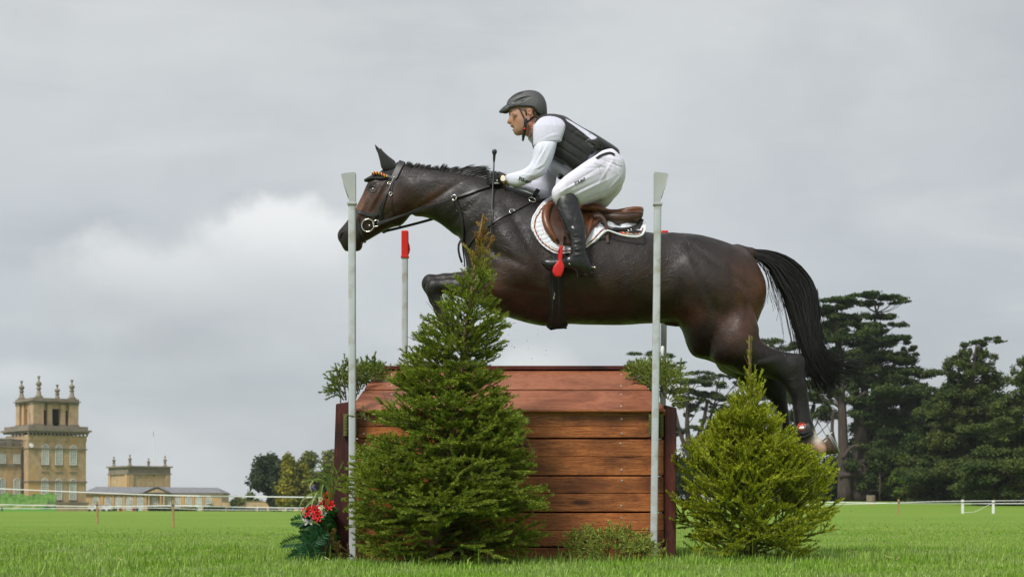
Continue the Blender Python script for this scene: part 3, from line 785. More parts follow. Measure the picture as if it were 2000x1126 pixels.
def cedar(Y, base, trunks, pads, m, label, seed=0, name='cedar_tree', limbs=(), leaf=.155, cat='tree', dens=1.0, sat=0):
    """trunks: list of [(px, py, radius px), ...]; pads: (px, py, rx px, rz px) flat layered foliage plates, each fed by a limb"""
    g = np.random.default_rng(seed); s = Y / FP; b = P(trunks[0][0][0], base, Y)
    root = thing(name, label, cat, tuple(b), 'cedars and conifers at the right of the field' if cat == 'tree' else None)
    for ti, tr in enumerate(trunks):
        mb = MB(); pts = np.array([P(x, y, Y + ti * .8) for x, y, r in tr]); mb.tube(catmull(pts, False, 3), np.interp(np.linspace(0, 1, (len(tr)-1)*3+1), np.linspace(0, 1, len(tr)), [r * s for x, y, r in tr]), 9); mb.build('trunk', m_bark, root, smooth=True)
    if sat: pads = list(pads) + [(x + g.normal()*rx*.8, y + abs(g.normal())*12 + 4, rx*(.4+.3*g.random()), rz*.8) for x, y, rx, rz in pads for _ in range(sat)]
    C = []; Rr = []; mb = MB(); nb = 0
    allt = np.array([q for tr in trunks for q in tr])
    for (x, y, rx, rz) in pads:
        dep = (g.random() - .5) * rx * 1.6; x += g.normal() * 3; y += g.normal() * 2
        n = max(5, int(rx / 6.5))
        sub = []
        for k in range(n):
            u = (g.random() * 2 - 1); v = (g.random() * 2 - 1) * .7
            cx = x + u * rx * .85; cy = y + (u * u * rz * .45) + (g.random() - .5) * rz * .7
            c = P(cx, cy, Y) + (0, dep * s + v * rx * s, 0); C.append(c); q = rx * s * (.28 + .20 * g.random()); Rr.append((q, q, rz * s * (.48 + .30 * g.random()))); sub.append(c)
        # limb from the nearest trunk point lower down, arching out to the plate
        cand = allt[allt[:, 1] > y - 5]; cand = cand if len(cand) else allt
        tx, ty, tr_ = cand[np.argmin(np.hypot(cand[:, 0] - x, (cand[:, 1] - y - rz*1.5) * .8))]
        st = P(tx, max(ty - 0, y + 4) if abs(ty - y) < 120 else y + 40, Y); ce = P(x, y + rz * .25, Y) + (0, dep * s, 0)
        mid = (st + ce) / 2 + (0, 0, -.12 * abs(ce[0] - st[0])); r0 = max(.06, min(.28, rx * s * .05))
        mb.tube(catmull([st, mid, ce], False, 3), np.linspace(r0, r0 * .5, 7), 6)
        for c in sub[::2]: mb.tube([ce * .6 + mid * .4, (ce + c) / 2 + (0, 0, -.15), c], [r0 * .45, r0 * .3, .03], 4)
        nb += 1
    for pl in limbs:
        pts = np.array([P(x, y, Y - .6) for x, y, r in pl]); mb.tube(catmull(pts, False, 3), np.interp(np.linspace(0, 1, (len(pl)-1)*3+1), np.linspace(0, 1, len(pl)), [r * s for x, y, r in pl]), 7)
    mb.build('limb', m_bark, root, smooth=True)
    C = np.array(C); Rr = np.array(Rr)
    nf = (Rr[:, 0] * (Rr[:, 0] + Rr[:, 2]) * 62 * dens * (.22 / leaf) ** 2).astype(int) + 30
    V, Fs = leafcloud(C, Rr, nf, leaf, seed + 1, .55, .35, droop=.25)
    obj('crown', V, Fs, m, root)
    return root
g_ = np.random.default_rng(3)
def layers(cx, top, base, w0, w1, n, seed, tip=10, rz=9, skew=0, jag=.35):
    """tiered pads of a conifer: width grows from w0 at the top to w1 at the base"""
    g = np.random.default_rng(seed); out = []
    for k in range(n):
        t = k / (n - 1); y = top + (base - top) * t; w = (w0 + (w1 - w0) * t ** .8) * (1 - jag/2 + jag * g.random())
        for sgn in (-1, 1, -1, 1, 0):
            if sgn == 0: out.append((cx + skew * t, y, w * .5, rz)); continue
            ww = w * (.75 + .5 * g.random()); out.append((cx + skew * t + sgn * ww * .55, y + ww * .10 + g.random() * 8, ww * .48, rz * (.8 + .5 * g.random())))
    return out
# great cedar: bare twin trunks and flat plates
cedar(205, 978, [[(1650,978,15),(1648,900,11),(1645,800,8.5),(1640,700,6),(1634,640,4),(1636,590,2)], [(1680,978,19),(1684,900,12),(1688,800,9),(1690,730,6.5),(1702,660,3.5),(1712,610,2)], [(1663,960,9),(1676,880,9),(1674,790,8),(1668,720,6)]],
  [(1650,580,46,7),(1700,577,50,6),(1748,578,32,5),(1640,592,34,8),(1690,590,40,6),(1624,610,26,9),(1660,618,44,9),(1712,612,40,8),(1622,640,30,10),(1680,640,46,9),(1725,636,34,8),(1640,665,40,10),(1700,668,50,10),(1745,660,34,8),
   (1735,690,50,11),(1768,700,38,10),(1690,700,46,12),(1630,700,34,10),(1775,726,44,10),(1740,740,60,14),(1700,745,50,14),(1650,745,40,12),(1780,760,40,10),(1745,780,60,14),(1705,800,50,14),(1620,730,30,10),(1740,815,62,18),(1775,830,55,18),(1735,850,60,20),(1780,870,55,20),(1740,890,60,22),(1785,910,50,22),(1735,930,50,22),(1770,950,55,20),(1610,760,30,12),(1615,800,28,12),(1650,690,50,14),(1720,715,60,16),(1760,700,50,14),(1690,655,50,12),(1660,625,44,10),(1730,770,70,18),(1700,690,50,12)],
  m_ced, 'tallest cedar with flat topped plates and bare forked trunks, just right of the horse tail', seed=11, limbs=[[(1645,895,4),(1664,872,4),(1682,872,5)],[(1640,928,6),(1668,926,6),(1688,928,5),(1690,938,3)],[(1632,870,4),(1625,840,3.5),(1628,800,3)],[(1655,785,3.5),(1672,778,3.5),(1692,765,4)],[(1690,950,4),(1712,935,3.5),(1735,922,2)]], dens=1.35, sat=2)
# dark conifers to its right
cedar(190, 978, [[(1905,978,10),(1903,850,7),(1900,740,4),(1908,668,1.5)]], [(1900,672,24,8),(1925,664,34,5),(1948,658,22,4)] + layers(1900, 686, 930, 30, 118, 19, 5, rz=13, jag=.5) + layers(1890, 760, 960, 60, 110, 8, 25, rz=16), m_ced2,
  'broad conifer with layered drooping boughs and a leaning tip, right of the tallest cedar', seed=21, dens=1.3)
cedar(165, 980, [[(2030,980,12),(2030,820,8),(2028,700,3)]], layers(2030, 700, 960, 40, 150, 15, 8, rz=15, jag=.5), m_ced2, 'conifer cut off by the right edge of the frame with lighter green boughs', seed=31, dens=1.25)
cedar(215, 978, [[(1800,978,9),(1800,880,6),(1800,800,3)]], layers(1800, 770, 960, 30, 105, 11, 14, rz=16, jag=.5), m_dark, 'dark yew-like conifer between the tallest cedar and the broad conifer', seed=41, dens=1.6)
cedar(235, 978, [[(1720,978,9),(1722,880,6),(1724,800,3)]], layers(1724, 800, 968, 40, 85, 8, 17, rz=16), m_dark, 'shadowy evergreen behind the bare cedar trunks', seed=42, dens=1.6)
# cedars behind the jump and the horse's leg
cedar(230, 978, [[(1352,978,10),(1350,900,7),(1342,830,4.5),(1345,770,2.5)], [(1360,940,6),(1378,850,4),(1395,790,2)]],
  [(1350,742,44,8),(1400,738,36,7),(1440,750,30,8),(1330,762,34,8),(1380,765,46,9),(1430,778,40,9),(1345,790,30,8),(1400,800,44,10),(1450,808,40,10),(1340,830,24,9),(1420,840,40,10),(1376,850,34,9),(1365,725,26,5)],
  m_ced, 'spreading cedar with many forking limbs behind the dark end post of the jump', seed=51, limbs=[[(1350,900,6),(1330,850,4),(1318,800,3)],[(1352,880,6),(1372,830,4),(1382,780,3)]], dens=1.1, sat=2)
cedar(260, 978, [[(1272,978,7),(1270,850,6),(1272,760,4),(1270,700,2)]], [(1262,690,34,5),(1290,694,30,5),(1245,706,26,5),(1300,712,26,5),(1330,712,16,3),(1270,722,40,7)], m_ced, 'thin flat cedar crown just showing above the right end of the wooden box', seed=61, dens=.9)
cedar(225, 978, [[(1530,978,11),(1528,860,8),(1520,760,6),(1515,680,3)], [(1560,978,9),(1575,860,7),(1590,790,4)]],
  [(1500,662,26,7),(1530,668,34,8),(1556,676,26,7),(1505,690,30,8),(1545,705,40,10),(1590,715,30,9),(1500,730,36,11),(1560,740,44,12),(1600,750,40,12),(1515,770,40,12),(1580,780,46,12),(1490,800,36,12),(1610,800,36,12),(1540,812,40,12)],
  m_ced2, 'cedar with rounded green plates behind the hind leg of the horse', seed=71, dens=1.1, sat=1)
gw = np.random.default_rng(88); Cw = []; Rw = []
for k in range(150):
    px = 1325 + 760 * gw.random(); Y_ = 240 + 25 * gw.random(); top_ = 885 + 30 * math.sin(px * .021) + 40 * gw.random(); c = P(px, 975 - (975 - top_) * gw.random(), Y_); Cw.append(c); q = 2.2 + 1.6 * gw.random(); Rw.append((q, q, q * .8))
V, Fs = leafcloud(np.array(Cw), np.array(Rw), 420, .30, 89, .3, .5); tag(obj('distant_undergrowth', V, Fs, m_dark), kind='stuff')
# undergrowth and bushes under the trees: each its own
k_ = 0
for px, top, w, m, Y, lab in ((1400,890,110,m_dark,215,'dark bush below the spreading cedar'), (1470,880,90,m_ced2,212,'green bush behind the small spruce'), (1560,860,90,m_dark,220,'dark holly-like bush under the cedar with rounded plates'),
      (1616,872,60,m_dark,222,'dark bush left of the bare cedar trunks'), (1735,880,100,m_dark,216,'black-green thicket right of the bare trunks'), (1755,905,56,m_bright,200,'yellow-green sapling in the dark thicket'),
      (1805,880,110,m_dark,214,'dark thicket under the yew-like conifer'), (1826,915,40,m_bright,198,'small yellowish shrub at the wood edge'), (1870,890,120,m_dark,205,'dark thicket below the broad conifer'),
      (1950,900,120,m_dark,190,'dark thicket near the right edge of the frame'), (1985,880,110,m_ced2,180,'green bush at the far right edge'), (1340,880,70,m_dark,228,'dark bush peeping past the dark end post')):
    broadtree(Y, px, 979, top, w, m, lab, seed=100 + k_, n=9, name='bush', group='bushes along the wood edge', trunkh=.05, dens=1.5, leaf=.24); k_ += 1
for px, top, r, Y in ((1772,895,2.2,196), (1828,860,3,196), (1718,905,2,200), (1802,905,2,199)):
    root = thing('young_tree', ['slim bare trunk beside the yellow-green sapling', 'pale slim trunk at the wood edge right of the thicket', 'thin dark stem close to the bare cedar trunks', 'thin stem between two bushes'][(1772,1828,1718,1802).index(px)], 'tree', tuple(P(px, 980, Y)), 'slim trunks at the wood edge')
    mb = MB(); mb.tube([P(px, 980, Y), P(px + 1, (980+top)/2, Y), P(px, top, Y)], [r*Y/FP, r*.8*Y/FP, r*.5*Y/FP], 7); mb.build('trunk', m_bark, root, smooth=True)
    V, Fs = leafcloud(np.array([P(px - 6, top, Y), P(px + 8, top + 8, Y)]), np.array([(1., 1., .7), (.9, .9, .6)]), 120, .2, px); obj('crown', V, Fs, m_bright if px == 1772 else m_ced2, root)
root = thing('tree_stump', 'cut grey log stump at the foot of the bare cedar trunks', 'stump', tuple(P(1701, 980, 190)))
mb = MB(); mb.lathe([(.62, -.2), (.55, .3), (.52, .85), (.48, .9)], P(1701, 981, 190), 12); mb.build('log', mat('cut_wood', (.22, .18, .12), (.14, .11, .08), rough=.9, scale=5), root, sharp=50)
# left-hand trees
broadtree(300, 528, 994, 874, 92, m_dark, 'round dark evergreen oak at the left end of the tree group', seed=201, n=30, dens=1.5)
broadtree(318, 570, 994, 880, 70, m_dark, 'dark tree half hidden behind the golden conifer', seed=202, n=18, dens=1.4)
broadtree(290, 563, 994, 886, 50, m_yel, 'tall golden conifer in front of the dark oak', seed=203, n=20, name='golden_conifer', conic=True, trunkh=.1, dens=2.2, leaf=.3)
broadtree(292, 593, 994, 906, 46, m_yel, 'shorter golden conifer beside the jump', seed=204, n=18, name='golden_conifer', conic=True, trunkh=.1, dens=2.2, leaf=.3)
broadtree(330, 600, 994, 863, 70, m_mix, 'tall olive green tree rising behind the golden conifers', seed=205, n=24, dens=1.5)
broadtree(335, 640, 994, 866, 76, m_mix, 'autumn tinted tree touching the dark end post of the jump', seed=206, n=24, dens=1.5)
broadtree(325, 680, 994, 890, 70, m_mix, 'autumn tinted tree mostly hidden behind the wooden box', seed=207, n=18, dens=1.5)
broadtree(380, 465, 994, 956, 34, m_mix, 'small olive tree left of the dark oak', seed=208, n=10)
broadtree(420, 398, 994, 951, 30, m_dark, 'low dark tree behind the end of the orangery roof', seed=209, n=8)
broadtree(425, 428, 994, 957, 30, m_mix, 'low olive tree behind the end of the orangery', seed=210, n=8)
broadtree(400, 490, 994, 962, 40, m_mix, 'low hazy shrub between the orangery and the dark oak', seed=211, n=9)
# ------------------------------------------------------------------ low things in front of the palace
YB = 352.; sb = YB / FP
def low(px0, px1, top, m, label, name='clipped_hedge', Y=YB, cat='hedge', group='clipped hedges below the orangery'):
    root = thing(name, label, cat, tuple(P((px0+px1)/2, 998, Y)), group)
    c0 = P(px0, 998, Y); c1 = P(px1, top, Y); n = max(2, int((px1 - px0) / 5))
    C = np.array([(c0[0] + (c1[0]-c0[0])*(k+.5)/n, Y, (c0[2] + c1[2])/2) for k in range(n)]); Rr = np.tile(np.array(((c1[0]-c0[0])/n*.75, .8, (c1[2]-c0[2])/2)), (n, 1))
    V, Fs = leafcloud(C, Rr, 160, .16, int(px0), .3, .6); obj('foliage', V, Fs, m, root)
low(290, 334, 988, m_dark, 'dark clipped hedge below the pediment')
low(334, 350, 991, m_dark, 'short dark hedge right of the pediment')
low(352, 384, 989, m_mix, 'olive hedge left of the orangery end')
low(398, 440, 988, m_dark, 'dark hedge at the orangery end')
low(404, 416, 982, m_bright, 'yellow round shrub at the orangery end', 'round_shrub', cat='shrub', group=None)
low(214, 228, 989, m_bright, 'yellow-green shrub beside the parked vans', 'round_shrub', cat='shrub', group=None)
low(443, 470, 990, m_dark, 'dark hedge left of the low wall'); low(470, 520, 991, m_dark, 'long dark hedge along the low wall')
root = thing('garden_wall', 'low stone garden wall running towards the dark oak', 'wall', tuple(P(480, 998, 380)))
part(root, 'wall', m_stone, lambda mb: mb.box(*[P(433, 0, 380)[0], P(600, 0, 380)[0]], 380, 380.6, P(0, 999, 380)[2], P(0, 979, 380)[2]))
part(root, 'coping', m_stone_d, lambda mb: mb.box(*[P(433, 0, 380)[0], P(600, 0, 380)[0]], 379.9, 380.7, P(0, 979, 380)[2] + .003, P(0, 978, 380)[2]))
# planters, vans
for px, c, lab in ((235, (.45, .06, .03), 'red tub standing left of the orangery pediment'), (261, (.5, .08, .04), 'red tub next to the blue tub'), (267.5, (.05, .09, .2), 'dark blue tub right of the red tub')):
    root = thing('tub', lab, 'tub', tuple(P(px, 999, 345)), 'tubs before the orangery'); s3 = 345 / FP
    mb = MB(); mb.lathe([(2.6*s3, 0), (3.2*s3, 7.4*s3), (3.4*s3, 7.6*s3), (3.4*s3, 8.4*s3), (2.9*s3, 8.4*s3)], P(px, 999, 345), 12); mb.build('bin', mat('tub_%d' % px, c, rough=.6), root, sharp=40)
    mb = MB(); mb.lathe([(3.0*s3, 0), (2.8*s3, .8*s3), (1*s3, 1.2*s3)], P(px, 990.8, 345), 12); mb.build('lid', m_pipe, root, sharp=40)
m_glassd = mat('dark_car_glass', (.03, .035, .04), rough=.1)
def car(px, w, c, lab, Y=350.):
    s = Y / FP; root = thing('parked_car', lab, 'car', tuple(P(px, 999, Y)), 'cars parked by the palace'); x = lambda a: (px - 1000 + a * w) * s; z0 = P(0, 999, Y)[2]; H = 1.5
    prof = [(-.5, .25), (-.5, .62), (-.42, .70), (-.30, .74), (-.20, 1.0), (.22, 1.0), (.36, .70), (.48, .62), (.5, .25)]
    part(root, 'body', mat('car_%d' % int(px), c, rough=.3, coat=.6), lambda mb: prism(mb, [(a * w * s, b * H) for a, b in prof], Y, Y + 1.75, (px-1000)*s, z0), sharp=40)
    part(root, 'side_window', m_glassd, lambda mb: prism(mb, [(-.27*w*s, .74*H), (.30*w*s, .74*H), (.20*w*s, .94*H), (-.18*w*s, .94*H)], Y - .02, Y - .005, (px-1000)*s, z0))
    for a in (-.31, .31):
        part(root, 'wheel', m_open, lambda mb: mb.lathe([(.33, 0), (.33, .2), (.2, .22)], (x(a), Y + .1, z0 + .33), 14, (0, -1, 0)), sharp=40)
car(180, 17, (.55, .55, .55), 'pale silver car parked at the tower foot'); car(196, 18, (.45, .30, .30), 'pinkish car parked between two pale cars'); car(208, 17, (.6, .6, .62), 'white car parked nearest the yellow-green shrub', 349.)
# distant people
def figure(px, py0, Y, top, c1, c2, lab):
    s = Y / FP; b = P(px, py0, Y); H = (py0 - top) * s; root = thing('person', lab, 'person', tuple(b), 'distant walkers')
    S = Sdf(-14, 14, -10, 10, -2, 66, 1.6, FP)
    S.chain([(-3,62,0,2.2),(-3.5,46,1,2.6),(-2.5,34,0,3.6),(0,20,0,5.0),(0,12,0,5.4),(0,9,0,2.2)],2); S.chain([(4,62,0,2.2),(3.4,46,-1,2.6),(2.5,34,0,3.6),(0,22,0,4.8)],2)
    S.ell((0,4.4,0),(3.4,4.4,3.6),0,1); S.chain([(-4.5,13,0,2.2),(-7,22,0,1.9),(-6,31,-1,1.6),(-6,35,-1,1.8)],1); S.chain([(4.5,13,0,2.2),(7,22,0,1.9),(6.4,31,-1,1.6),(6.4,35,-1,1.8)],1)
    V, Fs = S.mesh(1); k = H / 64.; W = np.stack([b[0] + V[:, 0]*k, Y + V[:, 1]*k, b[2] + (64 - V[:, 2])*k], -1)
    o = obj('body', W, Fs, [mat('far_skin', (.4,.22,.15), rough=.6)], root, smooth=True)
    for nm, z0, z1, c in (('jacket', 9.5, 33, c1), ('trousers', 32, 63, c2)):
        n = Fs[((V[Fs][:, :, 2].min(1) > z0) & (V[Fs][:, :, 2].max(1) < z1))]; ctr = np.array((b[0], Y, 0)); W2 = W + nrm(np.stack([V[:, 0] - np.sign(V[:, 0])*3, V[:, 1], 0*V[:, 0]], -1)) * .02
        u, inv = np.unique(n, return_inverse=True); obj(nm, W2[u], inv.reshape(-1, 4), mat('cl_%s' % str(c), c, rough=.8), root, smooth=True)
figure(4, 1000, 330., 987, (.02,.02,.03), (.02,.02,.03), 'tiny person in black by the printed garden banner')
figure(456, 1001, 330., 988, (.05,.12,.3), (.03,.05,.10), 'tiny person in blue walking past the low wall')
figure(503, 998, 330., 985, (.6,.6,.6), (.5,.4,.35), 'tiny person in white beside the dark oak')
figure(500, 999, 331., 986, (.35,.2,.15), (.3,.25,.2), 'tiny person in brown beside the one in white')
figure(554, 998, 330., 987, (.5,.4,.3), (.4,.35,.3), 'tiny person in beige near the golden conifers')
figure(557, 999, 331., 988, (.65,.65,.65), (.5,.5,.5), 'tiny person in pale clothes near the golden conifers')
# printed garden banner
root = thing('banner', 'long printed banner of bright green garden shrubs in front of the palace wing', 'banner', tuple(P(50, 1000, 335.)))
mban = bpy.data.materials.new('garden_print'); mban.use_nodes = True
def _ban():
    nt = mban.node_tree; b = nt.nodes['Principled BSDF']; N = nt.nodes.new; L = nt.links.new; t = N('ShaderNodeTexCoord')
    def nz(s, sc=(1,1,1)):
        mp = N('ShaderNodeMapping'); mp.inputs['Scale'].default_value = sc; L(t.outputs['Object'], mp.inputs[0]); n = N('ShaderNodeTexNoise'); n.inputs['Scale'].default_value = s; n.inputs['Detail'].default_value = 4; L(mp.outputs[0], n.inputs['Vector']); return n.outputs['Fac']
    def mr(x, a, c): n = N('ShaderNodeMapRange'); L(x, n.inputs[0]); n.inputs[1].default_value = a; n.inputs[2].default_value = c; return n.outputs[0]
    def mix(f, a, c):
        n = N('ShaderNodeMix'); n.data_type = 'RGBA'; L(f, n.inputs[0])
        for i, v in ((6, a), (7, c)):
            if hasattr(v, 'links'): L(v, n.inputs[i])
            else: n.inputs[i].default_value = (*v, 1)
        return n.outputs[2]
    c = mix(mr(nz(1.1), .38, .62), (.07, .21, .03), (.19, .34, .07)); c = mix(mr(nz(.35), .56, .62), c, (.015, .07, .03))
    sp = N('ShaderNodeSeparateXYZ'); L(t.outputs['Object'], sp.inputs[0]); m1 = mr(sp.outputs[2], 2.2, 1.3); m2 = mr(nz(.8, (.5,1,2)), .45, .6); mm = N('ShaderNodeMath'); mm.operation = 'MULTIPLY'; L(m1, mm.inputs[0]); L(m2, mm.inputs[1])
    c = mix(mm.outputs[0], c, (.45, .42, .22)); lw = mr(sp.outputs[2], .75, .6); c = mix(lw, c, (.12, .33, .05))
    L(c, b.inputs['Base Color']); b.inputs['Roughness'].default_value = .7
_ban()
s = 335. / FP; x0 = P(-140, 0, 335.)[0]; x1 = P(109.5, 0, 335.)[0]; zb = P(0, 1001, 335.)[2]
tops = [(x0 + (x1-x0)*k/60, P(0, 964.5 - 2.2*math.sin(k*.9) - 1.5*math.sin(k*.37) + (5 if 28<k<31 else 0), 335.)[2]) for k in range(61)]
mb = MB(); prism(mb, [(x - x0, z - zb) for x, z in [(x0, zb), (x1, zb)] + tops[::-1]], 335., 335.05, x0, zb); mb.build('printed_sheet', mban, root)
for k in range(6):
    xx = x0 + (x1 - x0) * (k + .02) / 5.05; mb = MB(); mb.box(xx, xx + .1, 335.06, 335.16, zb, zb + 3.4); mb.build('post', m_pipe, root)

# ------------------------------------------------------------------ tape fences
m_tape = mat('white_tape', (.75, .75, .74), rough=.6); m_postw = mat('pine_post', (.42, .27, .11), (.33, .21, .09), rough=.85, scale=6); m_postwh = mat('white_post', (.78, .78, .78), rough=.5)
def post(px, y0, y1, Y, wpx, m, label, cat='post', grp='fence posts'):
    s = Y / FP; b = P(px, y1, Y); root = thing('fence_post', label, cat, tuple(b), grp); h = (y1 - y0) * s; w = wpx * s / 2
    mb = MB(); mb.add(*cbox((b[0], Y, b[2] + h/2 - .05), (w, w, h/2 + .05), w*.2)); mb.build('stake', m, root)
    mb = MB(); mb.box(b[0] - w*1.25, b[0] + w*1.25, Y - w*1.4, Y - w*1.02, b[2] + h*.80, b[2] + h*.80 + .06); mb.build('tape_clip', m_pipe, root)
def tape(name, pts, w, label, grp=None):
    root = thing(name, label, 'tape', tuple(P(*pts[0])), grp)
    A = catmull([P(*p) for p in pts], False, 6); V = np.concatenate([A + (0, 0, w/2), A - (0, 0, w/2), A + (0, .012, w/2), A + (0, .012, -w/2)]); n = len(A)
    Fs = []
    for i in range(n-1): Fs += [(n+i, n+i+1, i+1, i), (2*n+i, 2*n+i+1, 3*n+i+1, 3*n+i), (i, i+1, 2*n+i+1, 2*n+i), (3*n+i, 3*n+i+1, n+i+1, n+i)]
    obj('tape', V, Fs, m_tape, root)
YF = 63.
post(338, 976, 1031, YF, 4.2, m_postw, 'wooden stake nearest the flower arrangement, holding two white tapes')
post(190, 978, 1021.5, 78., 3.6, m_postw, 'farther wooden stake in front of the parked cars')
tape('fence_tape', [(-60, 951, 90), (190, 961.4, 78), (338, 966.5, 63.1), (480, 968.6, 63), (640, 970.5, 63)], .05, 'upper white tape stretched across the left field', 'white tapes on the left field')
tape('fence_tape', [(-60, 983, 90), (190, 988, 78), (338, 986.5, 63.1), (480, 989.6, 63), (640, 991.5, 63)], .04, 'lower white tape stretched across the left field', 'white tapes on the left field')
tape('fence_tape', [(-60, 992, 120), (100, 992, 118), (300, 991, 110), (420, 994.5, 110), (640, 995, 108)], .035, 'distant sagging white tape behind the two stakes', 'white tapes on the left field')
YR = 123.
post(1880, 975, 1003.5, YR, 4.6, m_postwh, 'white plastic post nearest the right edge but one'); post(1940, 976, 1002.5, YR, 4.4, m_postwh, 'white plastic post closest to the right edge')
post(1755, 974, 1010, 108., 3.4, m_postw, 'pale wooden stake below the cedar'); post(1700, 975, 990, 160., 3, m_postw, 'short far stake by the log stump')
tape('fence_tape', [(1540, 978, 112), (1640, 980, 112), (1755, 982, 108), (1880, 982.5, YR), (2080, 982, 125)], .07, 'upper white tape in front of the right-hand trees', 'white tapes on the right')
tape('fence_tape', [(1540, 986, 150), (1700, 982.5, 150), (1850, 978, 150), (2080, 976, 150)], .06, 'farther white tape in front of the right-hand trees', 'white tapes on the right')
tape('fence_tape', [(1880, 1003, YR), (1940, 1003.5, YR), (2080, 1003, 125)], .05, 'low white tape between the white posts', 'white tapes on the right')
tape('fence_tape', [(1880, 1000, YR), (1905, 998, YR), (1925, 988, YR), (1940, 981, YR)], .03, 'slack white tape hanging between the white posts', 'white tapes on the right')
# clods of turf kicked up behind the horse
mcl = mat('thrown_soil', (.05, .04, .02), (.10, .12, .03), rough=.95, scale=60)
g = np.random.default_rng(5); mb = MB()
for k in range(70):
    px = 1660 + g.normal() * 60 + g.random() * 120; py = 760 + g.random() * 350; Y = 10.0 + g.random() * 1.5; r = .002 + .006 * g.random() ** 3; c = P(px, py, Y)
    V = nrm(g.normal(size=(6, 3))) * r * (.6 + .6 * g.random((6, 1))); V = np.array([(r,0,0),(-r,0,0),(0,r*.7,0),(0,-r*.7,0),(0,0,r*.8),(0,0,-r*.8)]) * (.6+.8*g.random((6,1))) + c
    mb.add(V, [(0,2,4),(2,1,4),(1,3,4),(3,0,4),(2,0,5),(1,2,5),(3,1,5),(0,3,5)])
for k in range(22):
    px = 965 + g.random() * 110; py = 640 + g.random() * 70; Y = 10.2 + g.random() * .4; r = .0015 + .0022 * g.random(); c = P(px, py, Y)
    mb.add(np.array([(r,0,0),(-r,0,0),(0,r,0),(0,-r,0),(0,0,r),(0,0,-r)]) + c, [(0,2,4),(2,1,4),(1,3,4),(3,0,4),(2,0,5),(1,2,5),(3,1,5),(0,3,5)])
tag(mb.build('flying_soil', mcl), kind='stuff')
